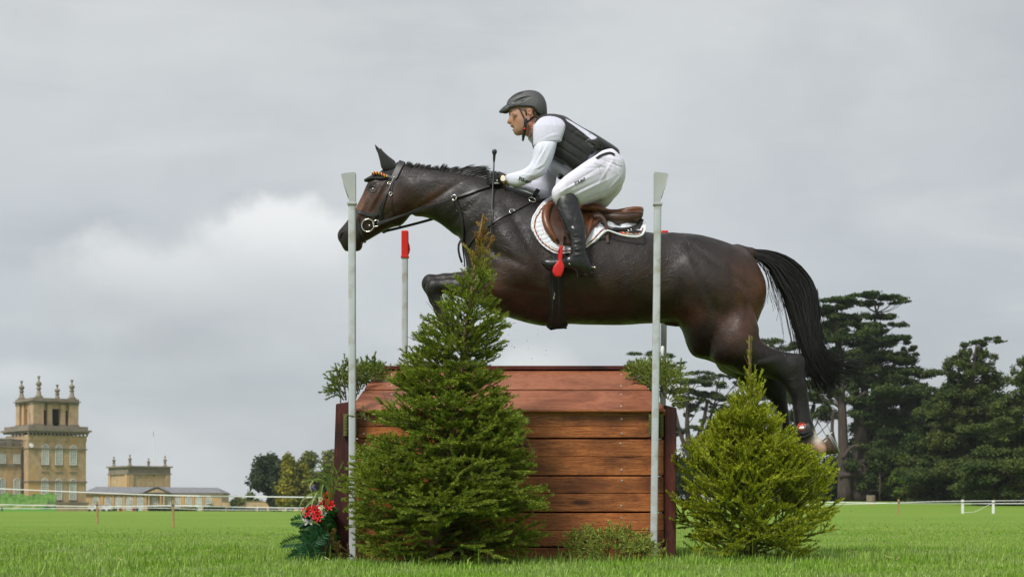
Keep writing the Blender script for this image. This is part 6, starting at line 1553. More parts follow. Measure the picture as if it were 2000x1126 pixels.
# eye
mb = MB()
p, n = hit(727, 369)
p = p - n * 6.0 * SH
for sy in (0, 1):
    c = np.array(tuple(p)); c[1] = c[1] if sy == 0 else 2 * YH - c[1]
    prof = [(math.sin(a) * 6.8 * SH + 1e-5, -math.cos(a) * 6.8 * SH) for a in np.linspace(0, math.pi, 11)]
    mb.lathe(prof, c, 16, (0, -1, 0))
mb.build('eye', m_eye, horse, smooth=True)
def lid(pts, r):
    A, Nn = hits(pts, off=.0, sub=5); V, Fs = tube(smooth_path(A, 1), np.sin(np.linspace(.35, math.pi - .35, len(A))) * r * SH, 6); return V, Fs
mb = MB()
for pts, r in ((((718.5,371),(721,366),(727,363),(733,364.5),(737,369)), 1.6), (((718.5,371),(723,375),(730,376),(737,370)), 1.2)):
    V, Fs = lid(pts, r); mb.add(V, Fs); mb.add(*mirror(V, Fs))
mb.build('eyelid', mat('eyelid_skin', (.012, .009, .009), rough=.4), horse, smooth=True)
# nostril: wrinkled rim round the carved opening
mb = MB()
V, Fs = lid([(672,453),(667,455),(664.5,461),(664.5,467),(668,471)], 2.4); mb.add(V, Fs); mb.add(*mirror(V, Fs))
mb.build('nostril_rim', mat('muzzle_skin', (.014, .011, .011), rough=.45, bump=.3, bscale=90, scale=20), horse, smooth=True)

# tail
def tail():
    outer = catmull([(1440,486),(1462,487),(1505,490),(1545,505),(1577,532),(1593,562),(1597,605),(1598,650),(1608,688),(1632,708),(1668,712)], False, 8)
    inner = catmull([(1444,498),(1466,500),(1484,508),(1504,526),(1521,560),(1539,594),(1554,637),(1569,677),(1583,718),(1601,748),(1622,774)], False, 8)
    N = 1900; K = 22
    u = rng.random(N) ** .85                        # 0 outer .. 1 inner
    cl = rng.integers(0, 70, N); ucl = rng.random(70)
    L = .66 + .34 * rng.random(N) ** .55
    start = rng.random(N) * .28
    out = np.zeros((N, K, 3)); t0 = np.linspace(0, 1, K)
    ph = rng.random(70) * 6.28; am = (rng.random(70) - .5)
    for i in range(N):
        t = start[i] + (L[i] - start[i]) * t0
        ui = u[i] * (1 - .55 * t) + ucl[cl[i]] * .55 * t
        ui = ui + np.sin(t * 7 + ph[cl[i]]) * .05 * t + am[cl[i]] * .55 * t ** 2.5
        a = np.stack([np.interp(t * (len(outer) - 1), np.arange(len(outer)), outer[:, c]) for c in (0, 1)], -1)
        b = np.stack([np.interp(t * (len(inner) - 1), np.arange(len(inner)), inner[:, c]) for c in (0, 1)], -1)
        q = a * (1 - ui)[:, None] + b * ui[:, None]
        q = q + np.array((9.0, 5.0)) * (np.sin(t * 10 + ph[(cl[i] * 3) % 70]) * t ** 1.5)[:, None]
        dp = (ucl[(cl[i] * 7) % 70] - .5) * 34 * np.sin(np.clip(t, 0, 1) * 1.6) + (rng.random() - .5) * (10 + 8 * t)
        stray = (rng.random() < .12) * (rng.random(2) - .5) * np.array((60, 44))
        q = q + stray[None] * (t ** 3)[:, None] + (rng.random(2) - .5)[None] * 5 * t[:, None]
        out[i] = HS.w(np.stack([q[:, 0], dp, q[:, 1]], -1))
    rad = (np.sin(np.linspace(.35, math.pi - .02, K)) * .75 + .15)[None] * (0.55 + .8 * rng.random(N))[:, None] * 1.15 * SH
    # fine fringe and flyaways
    M = 200; fr = np.zeros((M, K, 3))
    for i in range(M):
        a_ = inner if rng.random() < .4 else outer; s0 = rng.random() * .7 if a_ is inner else .5 + rng.random() * .4; s1 = min(1.0, s0 + .15 + .4 * rng.random()); t = s0 + (s1 - s0) * t0
        q = np.stack([np.interp(t * (len(a_) - 1), np.arange(len(a_)), a_[:, c]) for c in (0, 1)], -1)
        w = (t0 ** 1.6)[:, None]; dirn = np.array((rng.normal() * 14 + (4 if a_ is outer else -10), 8 + rng.random() * 26)) if a_ is inner else np.array((6 + rng.random() * 20, rng.normal() * 10 + 6))
        q = q + dirn * w + np.array((3, 2)) * np.sin(t0 * 6 + i)[:, None] * w
        fr[i] = HS.w(np.stack([q[:, 0], np.full(K, rng.normal() * 7), q[:, 1]], -1))
    out = np.concatenate([out, fr]); rad = np.concatenate([rad, np.full((M, K), .38 * SH)])
    V, Fs = strands(out, rad, 3)
    o = obj('tail', V, Fs, m_hair, horse, smooth=True)
tail()
# mane
def mane():
    crest = catmull([(786,319),(801,325),(825,328),(859,333),(890,339),(920,344),(958,352),(985,361)], False, 10)
    N = 2600; K = 8; t = np.sort(rng.random(N)) ** .8
    base = np.stack([np.interp(t * (len(crest) - 1), np.arange(len(crest)), crest[:, c]) for c in (0, 1)], -1)
    base[:, 1] += 1 + rng.random(N) * 9
    x = base[:, 0]
    hmax = np.interp(x, [786, 800, 850, 868, 885, 905, 930, 955, 975, 990], [7, 14, 19, 30, 58, 68, 54, 40, 24, 10])
    cl = np.floor(x / 6.5).astype(int) % 400; r1 = rng.random(400); r2 = rng.random(400)
    H = hmax * (.45 + .55 * r1[cl]) * (.75 + .25 * rng.random(N))
    lean = np.interp(x, [786, 850, 880, 930, 990], [.35, .6, .80, 1.0, 1.3]) + (r2[cl] - .5) * .5 + (rng.random(N) - .5) * .18
    s = np.linspace(0, 1, K)[None]
    X = base[:, :1] + H[:, None] * (np.sin(lean)[:, None] * s + .10 * s * s)
    Z = base[:, 1:] - H[:, None] * (np.cos(lean)[:, None] * s - .18 * s * s)
    D = (rng.random(N) - .62)[:, None] * 15 * (1 - .4 * s) - 3 + (r1[(cl * 3) % 400] - .5)[:, None] * 14 * s
    out = HS.w(np.stack([X, D, Z], -1))
    rad = np.linspace(1, .12, K)[None] * (.8 + .6 * rng.random(N))[:, None] * .95 * SH
    V, Fs = strands(out, rad, 3); obj('mane', V, Fs, m_hair, horse, smooth=True)
    # the nap of laid hair down the near side of the crest
mane()
# hooves and shoes
def hoof(c, ang, d, L=34, w=24, shoe=True, studs=True):
    """c: coronet centre px,row; ang: direction of the sole normal in the picture plane"""
    S = Sdf(c[0]-70, c[0]+70, d-30, d+30, c[1]-70, c[1]+70, 1.6, YH)
    ca, sa = math.cos(R(ang)), math.sin(R(ang))
    def q(a, b): return (c[0] + a * ca - b * sa, c[1] + a * sa + b * ca)
    poly = [q(-6, -w*.45), q(2, -w*.62), q(12, -w*.70), q(L*.72, -w*.72), q(L*.74, 0), q(L*.74, w*.95), q(8, w*.62), q(-5, w*.46)]
    S.inflate(poly, .75, d0=d, sub=2, maxw=17)
    V, Fs = S.mesh(1); h = obj('hoof', S.w(V), Fs, m_hoof, horse, smooth=True)
    # shoe: U-shaped plate on the sole
    pts = []
    for k in range(15):
        a = math.pi * (k / 14 - .5); along = math.cos(a) ** .8 * w * .95; acr = math.sin(a) * 13.5
        base = q(L*.76, -w*.70 + along * 1.65); pts.append((base[0], d + acr, base[1]))
    pts = [(q(L*.76, -w*.85)[0], d - 12, q(L*.76, -w*.85)[1])] + pts + [(q(L*.76, -w*.85)[0], d + 12, q(L*.76, -w*.85)[1])]
    mb = MB(); mb.tube(HS.w(np.array(pts)), 2.1 * SH, 6)
    if studs:
        for k in (0, -1):
            a = np.array(pts[k]); b = a + np.array((ca, 0, sa)) * 6
            b = a + np.array((6 * ca, 0, 6 * sa)); mb.tube(HS.w(np.array([a, b])), [2.2 * SH, 1.5 * SH], 8)
    mb.build('horseshoe', mat('shoe_steel', (.42, .42, .41), rough=.4, metal=.9), h, smooth=False, sharp=40)
hoof((1598, 879), -30, -40, L=33, w=23)
hoof((1596, 906), 55, 36, L=30, w=20)
hoof((918, 664), 12, -44, L=26, w=18, studs=False)
hoof((906, 644), 12, 40, L=26, w=18, studs=False)

# ------------------------------------------------------------------ bridle, reins, bonnet
m_bonnet = mat('black_crochet', (.010, .010, .011), (.018, .018, .02), rough=.85, scale=200, bump=.3, bscale=320, bdist=.0015, sheen=.1)
bon = thing('ear_bonnet', 'black crochet ear bonnet over the ears and brow of the bay horse', 'ear bonnet', tuple(P(750, 330, YH)))
BS = Sdf(700, 800, -34, 34, 276, 366, 1.3, YH)
for sgn in (-1, 1):
    BS.inflate([(733,282.5),(737,288),(745,295),(755,304),(764,314),(771,322),(774,332),(766,338),(754,337),(746,331),(743,318),(739,303),(734.5,293)] if sgn < 0 else
               [(741,283),(746,290),(753,297),(763,306),(771,315),(777,323),(777,334),(768,340),(758,338),(752,331),(749,318),(746,303),(742,293)], .42, d0=sgn*15, blend=3,
               bumps=[(756,316,14,3.2,52,-3.6)], sub=3)
V, Fs = BS.mesh(2); obj('ear_cover', BS.w(V), Fs, m_bonnet, bon, smooth=True)
V, Fs = drape([(740,340),(748,332),(760,326),(773,320),(782,321),(784,330),(778,345),(768,352),(760,353),(750,349),(742,347)], HB, .0015, .004, 4)
mb = MB(); mb.add(V, Fs); mb.add(*mirror(V, Fs)); mb.build('crown', m_bonnet, bon, sharp=60)
# the stiff brow edge that stands off the forehead like a small visor
mb = MB(); pts = []
for k in range(21):
    a = math.pi * (k / 20 - .5); pts.append((711 + (1 - math.cos(a)) * 42, math.sin(a) * 27, 351 - (1 - math.cos(a)) * 3.5 + 4 * (math.sin(a) ** 8)))
A = HS.w(np.array(pts)); B_ = HS.w(np.array([(x + 20 * math.cos(math.pi*(i/20-.5)) + 2, y * .90, z - 9 - 3 * math.cos(math.pi*(i/20-.5))) for i, (x, y, z) in enumerate(pts)]))
V = np.concatenate([A, B_, A + (0, 0, -.009), B_ + (0, 0, -.009)]); n_ = len(A); Fs = []
for i in range(n_ - 1):
    Fs += [(i, i+1, n_+i+1, n_+i), (2*n_+i, 3*n_+i, 3*n_+i+1, 2*n_+i+1), (i, 2*n_+i, 2*n_+i+1, i+1), (n_+i, n_+i+1, 3*n_+i+1, 3*n_+i)]
mb.add(V, Fs); mb.build('brow_edge', m_bonnet, bon, sharp=50)
# plaited tricolour cord on the brow edge
for name, colr, ph in (('red_cord', (.55, .03, .02), 0), ('gold_cord', (.75, .50, .08), 2.1), ('black_cord', (.01, .01, .01), 4.2)):
    pts = []
    for k in range(90):
        t = k / 89; x = 729 + t * 29; a = t * 34 + ph
        pts.append((x, -24 - 3 * t + math.sin(a) * 1.7, 343.5 + 8.0 * t ** 1.6 - 2 * math.sin(t * 3.14) + math.cos(a) * 1.9))
    mb = MB(); mb.tube(HS.w(np.array(pts)), 1.35 * SH, 5); V, Fs = mb.V[0], mb.F
    mb.add(*mirror(V, Fs)); mb.build('plaited_cord', mat(name, colr, rough=.7), bon, smooth=True)

bri = thing('bridle', 'black leather bridle with loose ring bit and reins on the head of the bay horse', 'bridle', tuple(P(740, 400, YH)))
def part_straps(name, specs, m, parent, both=True, bvh=None):
    mb = MB()
    for pts, w, t in specs: strap(mb, pts, w, t, both=both, bvh=bvh)
    return mb.build(name, m, parent, sharp=35)
part_straps('headpiece', [([(786,316),(781,325),(775,336),(770,347)], 13, 2.4)], m_strapgrey, bri)
part_straps('browband', [([(752,342),(760,345),(768,347.5),(774,349)], 5, 2)], m_strapgrey, bri)
part_straps('cheekpiece', [([(770,347),(765,358),(758,375),(749,392),(741,408),(733,422),(728,430)], 5, 1.8),
                           ([(768,350),(762,365),(754,386),(748,402),(744,420),(739,432)], 4, 1.8)], m_black, bri)
part_straps('noseband', [([(690,411),(700,414),(712,417),(725,420),(737,418),(741,408)], 6.5, 2), ([(696,414),(699,424),(700,436),(703,450),(709,462),(712,471)], 4.5, 1.8)], m_strapgrey, bri)
part_straps('throatlash', [([(771,349),(766,362),(764,378),(765,392),(767,408),(772,425),(780,438)], 2.6, 1.3)], m_black, bri)
part_straps('flash_strap', [([(728,425),(742,415),(744,430),(735,438)], 7, 1.6)], m_black, bri)
mb = MB()
for pt in ((760.5,358.5),(763,379)):
    p, n = hit(*pt, off=.008); ring(mb, p, n, 3.0, .8)
    p2 = Vector(p); p2.y = 2 * YH - p2.y; n2 = Vector(n); n2.y = -n2.y; ring(mb, p2, n2, 3.0, .8)
p, n = hit(770, 347, off=.009); mb.lathe([(2.2*SH, 0), (1.6*SH, .8*SH), (.2*SH, 1.1*SH)], p, 10, n)
mb.build('buckle', m_steel, bri, smooth=True)
mb = MB(); p, n = hit(718.5, 440, off=.016); n = Vector((-.12, -1, .05))
BIT = Vector(p)
ring(mb, p, n, 12.2, 1.35, k=30)
p3, n3 = hit(735, 436, off=.016); ring(mb, p3, n, 6.2, 1.3)
mb.tube([tuple(Vector(p) + Vector((3, 0, 0)) * SH), (p.x + 4*SH, 2*YH - p.y, p.z)], 2.2 * SH, 8)
for c0, r0 in ((p, 12.2), (p3, 6.2)):
    c2 = Vector(c0); c2.y = 2 * YH - c2.y; ring(mb, c2, Vector((-.12, 1, .05)), r0, 1.3, k=26)
mb.build('bit', m_steel, bri, smooth=True)
# reins: near rein from the bit through the martingale ring to the hand
RINGP = PV(886.5, 386, YH - 50 * SH)
HANDN = PV(958, 368, YH - 30 * SH); HANDF = PV(975, 352, YH + 26 * SH)
def ribbon(mb, a, b, w, t, sag=0.0, n=14, up=(0, -1, .1)):
    pts = []
    for i in range(n + 1):
        q = Vector(a).lerp(Vector(b), i / n); q.z -= sag * SH * math.sin(math.pi * i / n); pts.append(tuple(q))
    A = np.array(pts); V, Fs = strap_geo(A, np.tile(np.array(up, float), (n + 1, 1)), w * SH, t * SH); mb.add(V, Fs)
mb = MB(); rb = p3 + Vector((2*SH, -.004, 0))
ribbon(mb, rb, RINGP, 4.6, 2, 2); strap(mb, [(886,386),(900,383),(920,377),(940,370),(956,366)], 5.6, 2.2, off=.007, sm=4)
ribbon(mb, rb + Vector((0, .0, -4*SH)), RINGP + Vector((-34*SH, 0, -6*SH)), 2, 1, 1)
mb.build('near_rein', m_black, bri, sharp=40)
mb = MB(); rf = Vector((p3.x + 10*SH, 2*YH - p3.y, p3.z - 10*SH)); RF2 = PV(872, 420, YH + 52 * SH)
rf = PV(750, 452, YH + 24*SH)
ribbon(mb, rf, RF2, 5, 2, 1); ribbon(mb, RF2, HANDF, 5, 2, 1)
mb.build('far_rein', m_black, bri, sharp=40)
mb = MB(); mb.lathe([(3.4*SH, -4*SH), (4.4*SH, -2*SH), (4.4*SH, 2*SH), (3.2*SH, 4.5*SH)], PV(750, 451, YH + 24*SH), 10, (1, 0, .25)); mb.build('rein_stop', m_black, bri, smooth=True)

# breastplate / martingale
bp = thing('breastplate', 'black leather breastplate with steel rings around the chest and neck of the bay horse', 'breastplate', tuple(P(920, 440, YH)))
part_straps('shoulder_strap', [([(947,446),(962,436),(985,421),(1005,411),(1020,403),(1035,395)], 6.2, 2), ([(1041,388),(1046,378),(1052,370)], 9, 2), ([(1042,393),(1056,392),(1080,385)], 6, 2),
                              ([(947,446),(932,458),(922,470),(914,482)], 5.5, 2)], m_black, bp)
mb = MB(); strap(mb, [(889,392),(897,406),(903,425),(906,450),(906,470),(907,492),(909,520)], 6, 2.2, off=.006, sm=4)
mb.build('martingale_strap', m_black, bp, sharp=40)
mb = MB(); A = [tuple(PV(x, y, YH - 20*SH)) for x, y in ((905,467),(898,469),(895,478),(895,488),(897,500),(902,512))]; mb.tube(smooth_path(np.array(A), 1), 2.4*SH, 6); mb.build('tie_strap', m_black, bp, smooth=True)
mb = MB(); ring(mb, RINGP, (-.3, -1, .1), 5.2, 1.1); mb.build('steel_ring', m_steel, bp, smooth=True)
mb = MB(); p, n = hit(1039, 392, off=.008); ring(mb, p, n, 7, 1.2); mb.build('steel_ring', m_steel, bp, smooth=True)
mb = MB(); p, n = hit(1000, 414, off=.008); ring(mb, p, n, 5, 1.1, arc=.7); mb.build('steel_ring', m_steel, bp, smooth=True)
# sweat foam on shoulder where the reins rub
mb = MB()
for cx, cy, sx, sy, k in ((918,403,16,6,26),(912,414,10,5,14),(1031,466,4,8,16),(897,412,8,3,8)):
    for _ in range(k):
        p, n = hit(cx + rng.normal() * sx * .5, cy + rng.normal() * sy * .5)
        if p is None: continue
        r = (.22 + rng.random() * .55) * SH; c = p
        mb.lathe([(r*.5, -r*.2), (r, 0), (r*.6, r*.5), (r*.1, r*.6)], c, 6, n)
o = mb.build('sweat_foam', mat('foam', (.55, .55, .53), rough=.5, trans=.3), horse, smooth=True); o['kind'] = 'stuff'

# ------------------------------------------------------------------ saddle pad and saddle
m_pad = bpy.data.materials.new('quilted_white'); m_pad.use_nodes = True
def _pad():
    nt = m_pad.node_tree; b = nt.nodes['Principled BSDF']; N = nt.nodes.new; L = nt.links.new
    b.inputs['Base Color'].default_value = (.72, .73, .80, 1); b.inputs['Roughness'].default_value = .75
    tcn = N('ShaderNodeTexCoord'); mp = N('ShaderNodeMapping'); mp.inputs['Scale'].default_value = (1, 0, 1.2); mp.inputs['Rotation'].default_value = (0, R(18), 0)
    L(tcn.outputs['Object'], mp.inputs[0])
    v = N('ShaderNodeTexVoronoi'); v.inputs['Scale'].default_value = 30; v.inputs['Randomness'].default_value = .25; L(mp.outputs[0], v.inputs['Vector'])
    mr = N('ShaderNodeMapRange'); L(v.outputs['Distance'], mr.inputs[0]); mr.inputs[1].default_value = .25; mr.inputs[2].default_value = .65; mr.inputs[3].default_value = 1; mr.inputs[4].default_value = 0
    bn = N('ShaderNodeBump'); bn.inputs['Strength'].default_value = .6; bn.inputs['Distance'].default_value = .006; L(mr.outputs[0], bn.inputs['Height']); L(bn.outputs[0], b.inputs['Normal'])
_pad()
pad = thing('saddle_pad', 'white quilted saddle pad with red and gold piping under the brown saddle', 'saddle pad', tuple(P(1140, 440, YH)))
pad_poly = [(1081,384),(1070,389),(1060,397),(1052,406),(1047,415),(1042,422),(1040,430),(1038.5,445),(1045,462),(1050,470),(1057,478),(1066,485),(1075,491),(1087,496),(1104,495.5),(1122,493),(1138,489),
            (1159,474.5),(1172,461),(1181.6,452),(1188,450),(1194,452),(1205,456),(1219,460),(1239,462.5),(1250,461),(1257,456),(1261,447),(1262,431),(1255,440),(1225,438),(1185,430),(1150,420),(1120,408),(1100,398)]
PVt, PFs = drape(pad_poly, HB, .004, .012, 6, sub=2)
mb = MB(); mb.add(PVt, PFs); mb.add(*mirror(PVt, PFs)); mb.build('quilt', m_pad, pad, sharp=70)
PB = bvh_of(PVt, PFs)
def edge_path(poly, inset):
    B = catmull(poly, False, 3); T = nrm(np.gradient(B, axis=0)); return B + np.stack([T[:, 1], -T[:, 0]], -1) * inset
low = pad_poly[:28]
mb = MB(); B = edge_path(low, 0); A, Nn = hits([tuple(b) for b in B], PB, -.003, 1); mb.tube(smooth_path(A, 2), 2.0 * SH, 6); mb.build('binding', mat('white_binding', (.74, .75, .80), rough=.7), pad, smooth=True)
B = edge_path(low, 5.5 if sdpoly(catmull(pad_poly, True, 2), *np.array(edge_path(low, 5.5)[20])) > 0 else -5.5)
for colr, ph, nm in (((.45, .03, .03), 0, 'red_piping'), ((.02, .02, .02), 2.1, 'black_piping'), ((.60, .40, .12), 4.2, 'gold_piping')):
    A, Nn = hits([tuple(b) for b in B], PB, .001, 3); A = smooth_path(A, 2); a = np.arange(len(A)) * .9 + ph
    T = nrm(np.gradient(A, axis=0)); S = np.cross(T, Nn); A = A + S * (np.sin(a) * .75 * SH)[:, None] + Nn * (np.cos(a) * .75 * SH)[:, None]
    mb = MB(); mb.tube(A, .75 * SH, 5); mb.build('piping', mat(nm, colr, rough=.6), pad, smooth=True)
mb = MB(); V, Fs = drape([(1076,473),(1100,479),(1104,480),(1103,487),(1086,486),(1075,480)], PB, .001, .003, 4, sub=0); mb.add(V, Fs); mb.build('girth_loop', mat('white_binding', (.7, .7, .7)), pad)

m_sad = mat('tan_saddle_leather', (.115, .034, .012), (.17, .055, .02), rough=.32, scale=18, bump=.2, bscale=160, bdist=.001, spec=.5, rough2=.45, lo=.3, hi=.7)
m_sad_d = mat('dark_saddle_leather', (.045, .020, .012), (.07, .03, .016), rough=.38, scale=18, bump=.2, bscale=160, bdist=.001)
sad = thing('saddle', 'brown leather jumping saddle with red stirrups strapped on the bay horse', 'saddle', tuple(P(1160, 425, YH)))
flap = [(1076,396),(1066,404),(1060,420),(1060,434),(1066,450),(1074,464),(1082,473),(1092,477),(1110,480),(1128,480),(1139,474),(1146,464),(1151,452),(1160,444),(1172,434),(1180,425),(1182,416),(1160,408),(1130,404),(1100,398)]
V, Fs = drape(flap, PB, .004, .008, 6, sub=2)
mb = MB(); mb.add(V, Fs); mb.add(*mirror(V, Fs)); mb.build('flap', m_sad_d, sad, sharp=50)
FB = bvh_of(V, Fs)
# padded knee roll at the front of the flap
SS = Sdf(1050, 1270, -86, 86, 376, 500, 1.7, YH)
pts_k, _n = hits([(1078,397),(1068,408),(1065,424),(1068,440),(1077,457),(1088,470)], FB, .004, 4)
kk = MB(); kk.tube(smooth_path(pts_k, 3), np.interp(np.linspace(0, 1, len(pts_k)), [0, .2, .7, 1], [3, 8, 7.5, 3]) * SH, 12, flat=1.0); V0, F0 = kk.V[0], list(kk.F); kk.add(*mirror(V0, F0)); kk.build('knee_roll', m_sad, sad, smooth=True)
pts_k, _n = hits([(1075,398),(1062,412),(1060.5,430),(1067,449),(1079,466),(1090,476)], FB, .006, 4)
kk = MB(); kk.tube(smooth_path(pts_k, 3), 1.3 * SH, 6); kk.build('welt', m_sad, sad, smooth=True)
# seat and cantle, panels
SS.inflate([(1074,393),(1082,387),(1096,392),(1120,402),(1142,402),(1158,398),(1170,404),(1186,410),(1202,411),(1222,408),(1240,405.5),(1252,406),(1257,409),(1256,416),(1250,421),(1225,424),(1195,423),(1165,424),(1130,424),(1098,412),(1080,404)], 1.0, blend=5, ksig=22,
   kpts=[(1080,395,3.5),(1120,410,12),(1160,412,16),(1200,416,24),(1240,412,22)], maxw=60)
SS.inflate([(1168,424),(1190,420),(1220,419),(1248,417),(1254,421),(1252,430),(1245,437),(1228,443),(1205,445),(1186,440),(1172,434)], 1.4, d0=-30, blend=2)
SS.inflate([(1168,424),(1190,420),(1220,419),(1248,417),(1254,421),(1252,430),(1245,437),(1228,443),(1205,445),(1186,440),(1172,434)], 1.4, d0=30, blend=2)
V, Fs = SS.mesh(2); W = SS.w(V); so = obj('seat', W, Fs, [m_sad, m_sad_d], sad, smooth=True)
zc = V[Fs].mean(1); so.data.polygons.foreach_set('material_index', ((zc[:, 2] > np.interp(zc[:, 0], [1070, 1150, 1190, 1256], [404, 420, 421, 418])) ).astype(np.int32))
SB = bvh_of(W, Fs)
A, Nn = hits([(1168,408),(1190,415),(1215,417),(1240,415),(1255,417)], SB, .001, 5); mb = MB(); mb.tube(smooth_path(A, 2), 1.2 * SH, 6); mb.build('seat_welt', m_sad_d, sad, smooth=True)
mb = MB(); A, Nn = hits([(1174,437),(1190,446),(1210,451),(1232,449),(1246,442),(1255,428)], PB, .006, 4); mb.tube(smooth_path(A, 2), np.interp(np.linspace(0, 1, len(A)), [0, .3, .8, 1], [2, 5, 5, 3]) * SH, 10); V0, F0 = mb.V[0], list(mb.F); mb.add(*mirror(V0, F0))
mb.build('panel', m_black, sad, smooth=True)
# wavy skirt of the flap behind the leg
A, Nn = hits([(1128,418),(1142,423),(1150,420),(1158,421),(1166,426),(1176,420)], FB, .02, 5)
mb = MB(); V, Fs = drape([(1126,416),(1150,418),(1172,420),(1182,422),(1176,432),(1166,440),(1156,450),(1150,462),(1142,470),(1139,455),(1134,440)], FB, .010, .006, 5, sub=2)
mb.add(V, Fs); V0, F0 = mb.V[0], list(mb.F); mb.add(*mirror(V0, F0)); mb.build('skirt', m_sad, sad, sharp=50)
pts_k, _n = hits([(1152,420),(1153,432),(1151,446),(1145,460),(1141,470)], FB, .018, 4)
kk = MB(); kk.tube(smooth_path(pts_k, 2), np.interp(np.linspace(0, 1, len(pts_k)), [0, .3, 1], [2, 4, 3]) * SH, 8); kk.build('thigh_block', m_sad, sad, smooth=True)
# stirrup leather tail hanging behind
mb = MB(); pl = [(1160,422),(1170,421),(1178,426),(1183,436),(1186,450),(1186,462),(1187,474)]
A = np.array([tuple(PV(x, y, YH - (66 + 2*i) * SH)) for i, (x, y) in enumerate(pl)]); A = catmull(A, False, 4)
V, Fs = strap_geo(A, np.tile(np.array((-.2, -1, .15)), (len(A), 1)), 6.2 * SH, 2 * SH); mb.add(V, Fs); mb.build('leather_tail', m_sad_d, sad, sharp=40)
# piece of red-gold trim + buckle under the cantle
mb = MB(); V, Fs = drape([(1208,452),(1226,455),(1226,459),(1210,456.5)], PB, .001, .003, 4, sub=0); mb.add(V, Fs); mb.build('tricolour_tab', mat('red_gold', (.6, .05, .03), (.75, .45, .05), rough=.6, scale=60, lo=.48, hi=.52), pad)
mb = MB(); V, Fs = drape([(1226,450),(1252,452),(1253,457),(1228,456)], PB, .003, .005, 4, sub=0); mb.add(V, Fs); mb.build('billet', m_black, sad)
mb = MB(); p, n = hit(1229, 452, PB, .012); ring(mb, p, n, 4.2, 1.0); mb.build('buckle', m_steel, sad, smooth=True)
# girth
mb = MB(); V, Fs = drape([(1080,488),(1103,490),(1104,520),(1100,560),(1099,590),(1103,615),(1109,634),(1088,636),(1068,636),(1072,615),(1074,580),(1073,540),(1076,510)], HB, .003, .008, 6, sub=2)
mb.add(V, Fs); mb.add(*mirror(V, Fs)); mb.build('girth', m_bonnet, sad, sharp=60)
GB = bvh_of(V, Fs)
mb = MB()
for xs in ((1081,1080,1080,1077),(1092,1091,1092,1090)):
    A, Nn = hits([(x, y) for x, y in zip(xs, (500, 545, 590, 630))], GB, .0005, 6); mb.tube(A, .9 * SH, 5)
mb.build('girth_seam', mat('grey_thread', (.05, .05, .05), rough=.8), sad, smooth=True)
mb = MB(); A, Nn = hits([(1083,583),(1082,578),(1083.5,575),(1082.5,571)], GB, .001, 4); mb.tube(A, .7 * SH, 5); A, Nn = hits([(1081,584),(1081.5,579)], GB, .001, 4); mb.tube(A, .9*SH, 5); mb.build('girth_emblem', mat('silver_print', (.6, .6, .6), rough=.4), sad, smooth=True)
# stirrup: leather and red iron with tread under the boot (near and far)
m_red = mat('red_stirrup', (.62, .012, .010), (.55, .012, .01), rough=.32, scale=20, spec=.5)
def stirrup(near):
    d0 = -104; sg = 1 if near else -1
    def w3(x, y, d): return HS.w(np.array((x, sg * d, y), float))
    mb = MB(); A = np.array([w3(1096, 470, -98), w3(1094.5, 480, -104), w3(1093, 492, -114), w3(1092.5, 503, -120)])
    V, Fs = strap_geo(A, np.tile(np.array((0, -sg * 1., 0)), (len(A), 1)), 7 * SH, 2.5 * SH)
    mb.add(V, Fs if sg > 0 else [f[::-1] for f in Fs]); mb.build('stirrup_leather', m_sad_d, sad)
    irn = thing('stirrup_iron', None, None); irn.parent = sad; irn.name = 'stirrup_iron'
    irn.location = tuple(np.array(w3(1090, 530, d0)) - wloc(sad))
    # outer branch: flat blade widening to a broad plate; inner branch; tread
    S2 = Sdf(1062, 1112, -152, -88, 494, 570, 1.2, YH)
    S2.inflate([(1090,504),(1095.5,504),(1095,516),(1094,531),(1097,537),(1098,542),(1096,551),(1092,560),(1081,560.5),(1076.5,555),(1075,549),(1077,541),(1082,535),(1086,530),(1088,516)], .18, d0=-140, blend=0, sub=0, maxw=3)
    S2.cone((1092,505,-138), (1090,505,-96), 3.2, 3.2, 2); S2.chain([(1090,505,-97,3),(1089,530,-94,2.6),(1088,550,-94,3)], 2)
    S2.cone((1086,549,-136), (1086,549,-92), 3.5, 3.5, 1)
    V, Fs = S2.mesh(1)
    if not near: V[:, 1] *= -1; Fs = Fs[:, ::-1]
    obj('frame', S2.w(V), Fs, m_red, irn, smooth=True)
stirrup(True); stirrup(False)

# hind boots with round emblem
hb = thing('fetlock_boot', 'black fetlock boot with red and white round emblem on the near hind leg', 'leg boot', tuple(P(1562, 840, YH)))
V, Fs = drape([(1543,828),(1560,831),(1578,826),(1583,838),(1586,845),(1570,849),(1552,852),(1545,851)], HB, .003, .010, 5, sub=0); mb = MB(); mb.add(V, Fs); mb.build('cuff', mat('neoprene', (.02, .02, .022), (.03, .03, .032), rough=.6, scale=60, bump=.3, bscale=300, bdist=.001), hb, sharp=60)
BB = bvh_of(V, Fs)
mb = MB(); mb.tube(smooth_path(hits([(1545,850),(1560,855),(1575,851),(1587,846)], HB, .006, 4)[0], 1), 2.4*SH, 8); mb.build('lower_edge', m_bonnet, hb, smooth=True)
def disc(pts, m, name, off, parent, bvh):
    V, Fs = drape(pts, bvh, off, .002, 3, sub=2); mb = MB(); mb.add(V, Fs); mb.build(name, m, parent)
cir = lambda cx, cy, r, n=10: [(cx + r*math.cos(2*math.pi*k/n), cy + r*1.05*math.sin(2*math.pi*k/n)) for k in range(n)]
disc(cir(1566,832,8), mat('emblem_red', (.55, .06, .03), rough=.5), 'emblem', .001, hb, BB)
disc(cir(1566,832,6.2), mat('emblem_black', (.02, .02, .02), rough=.5), 'emblem', .0035, hb, BB)
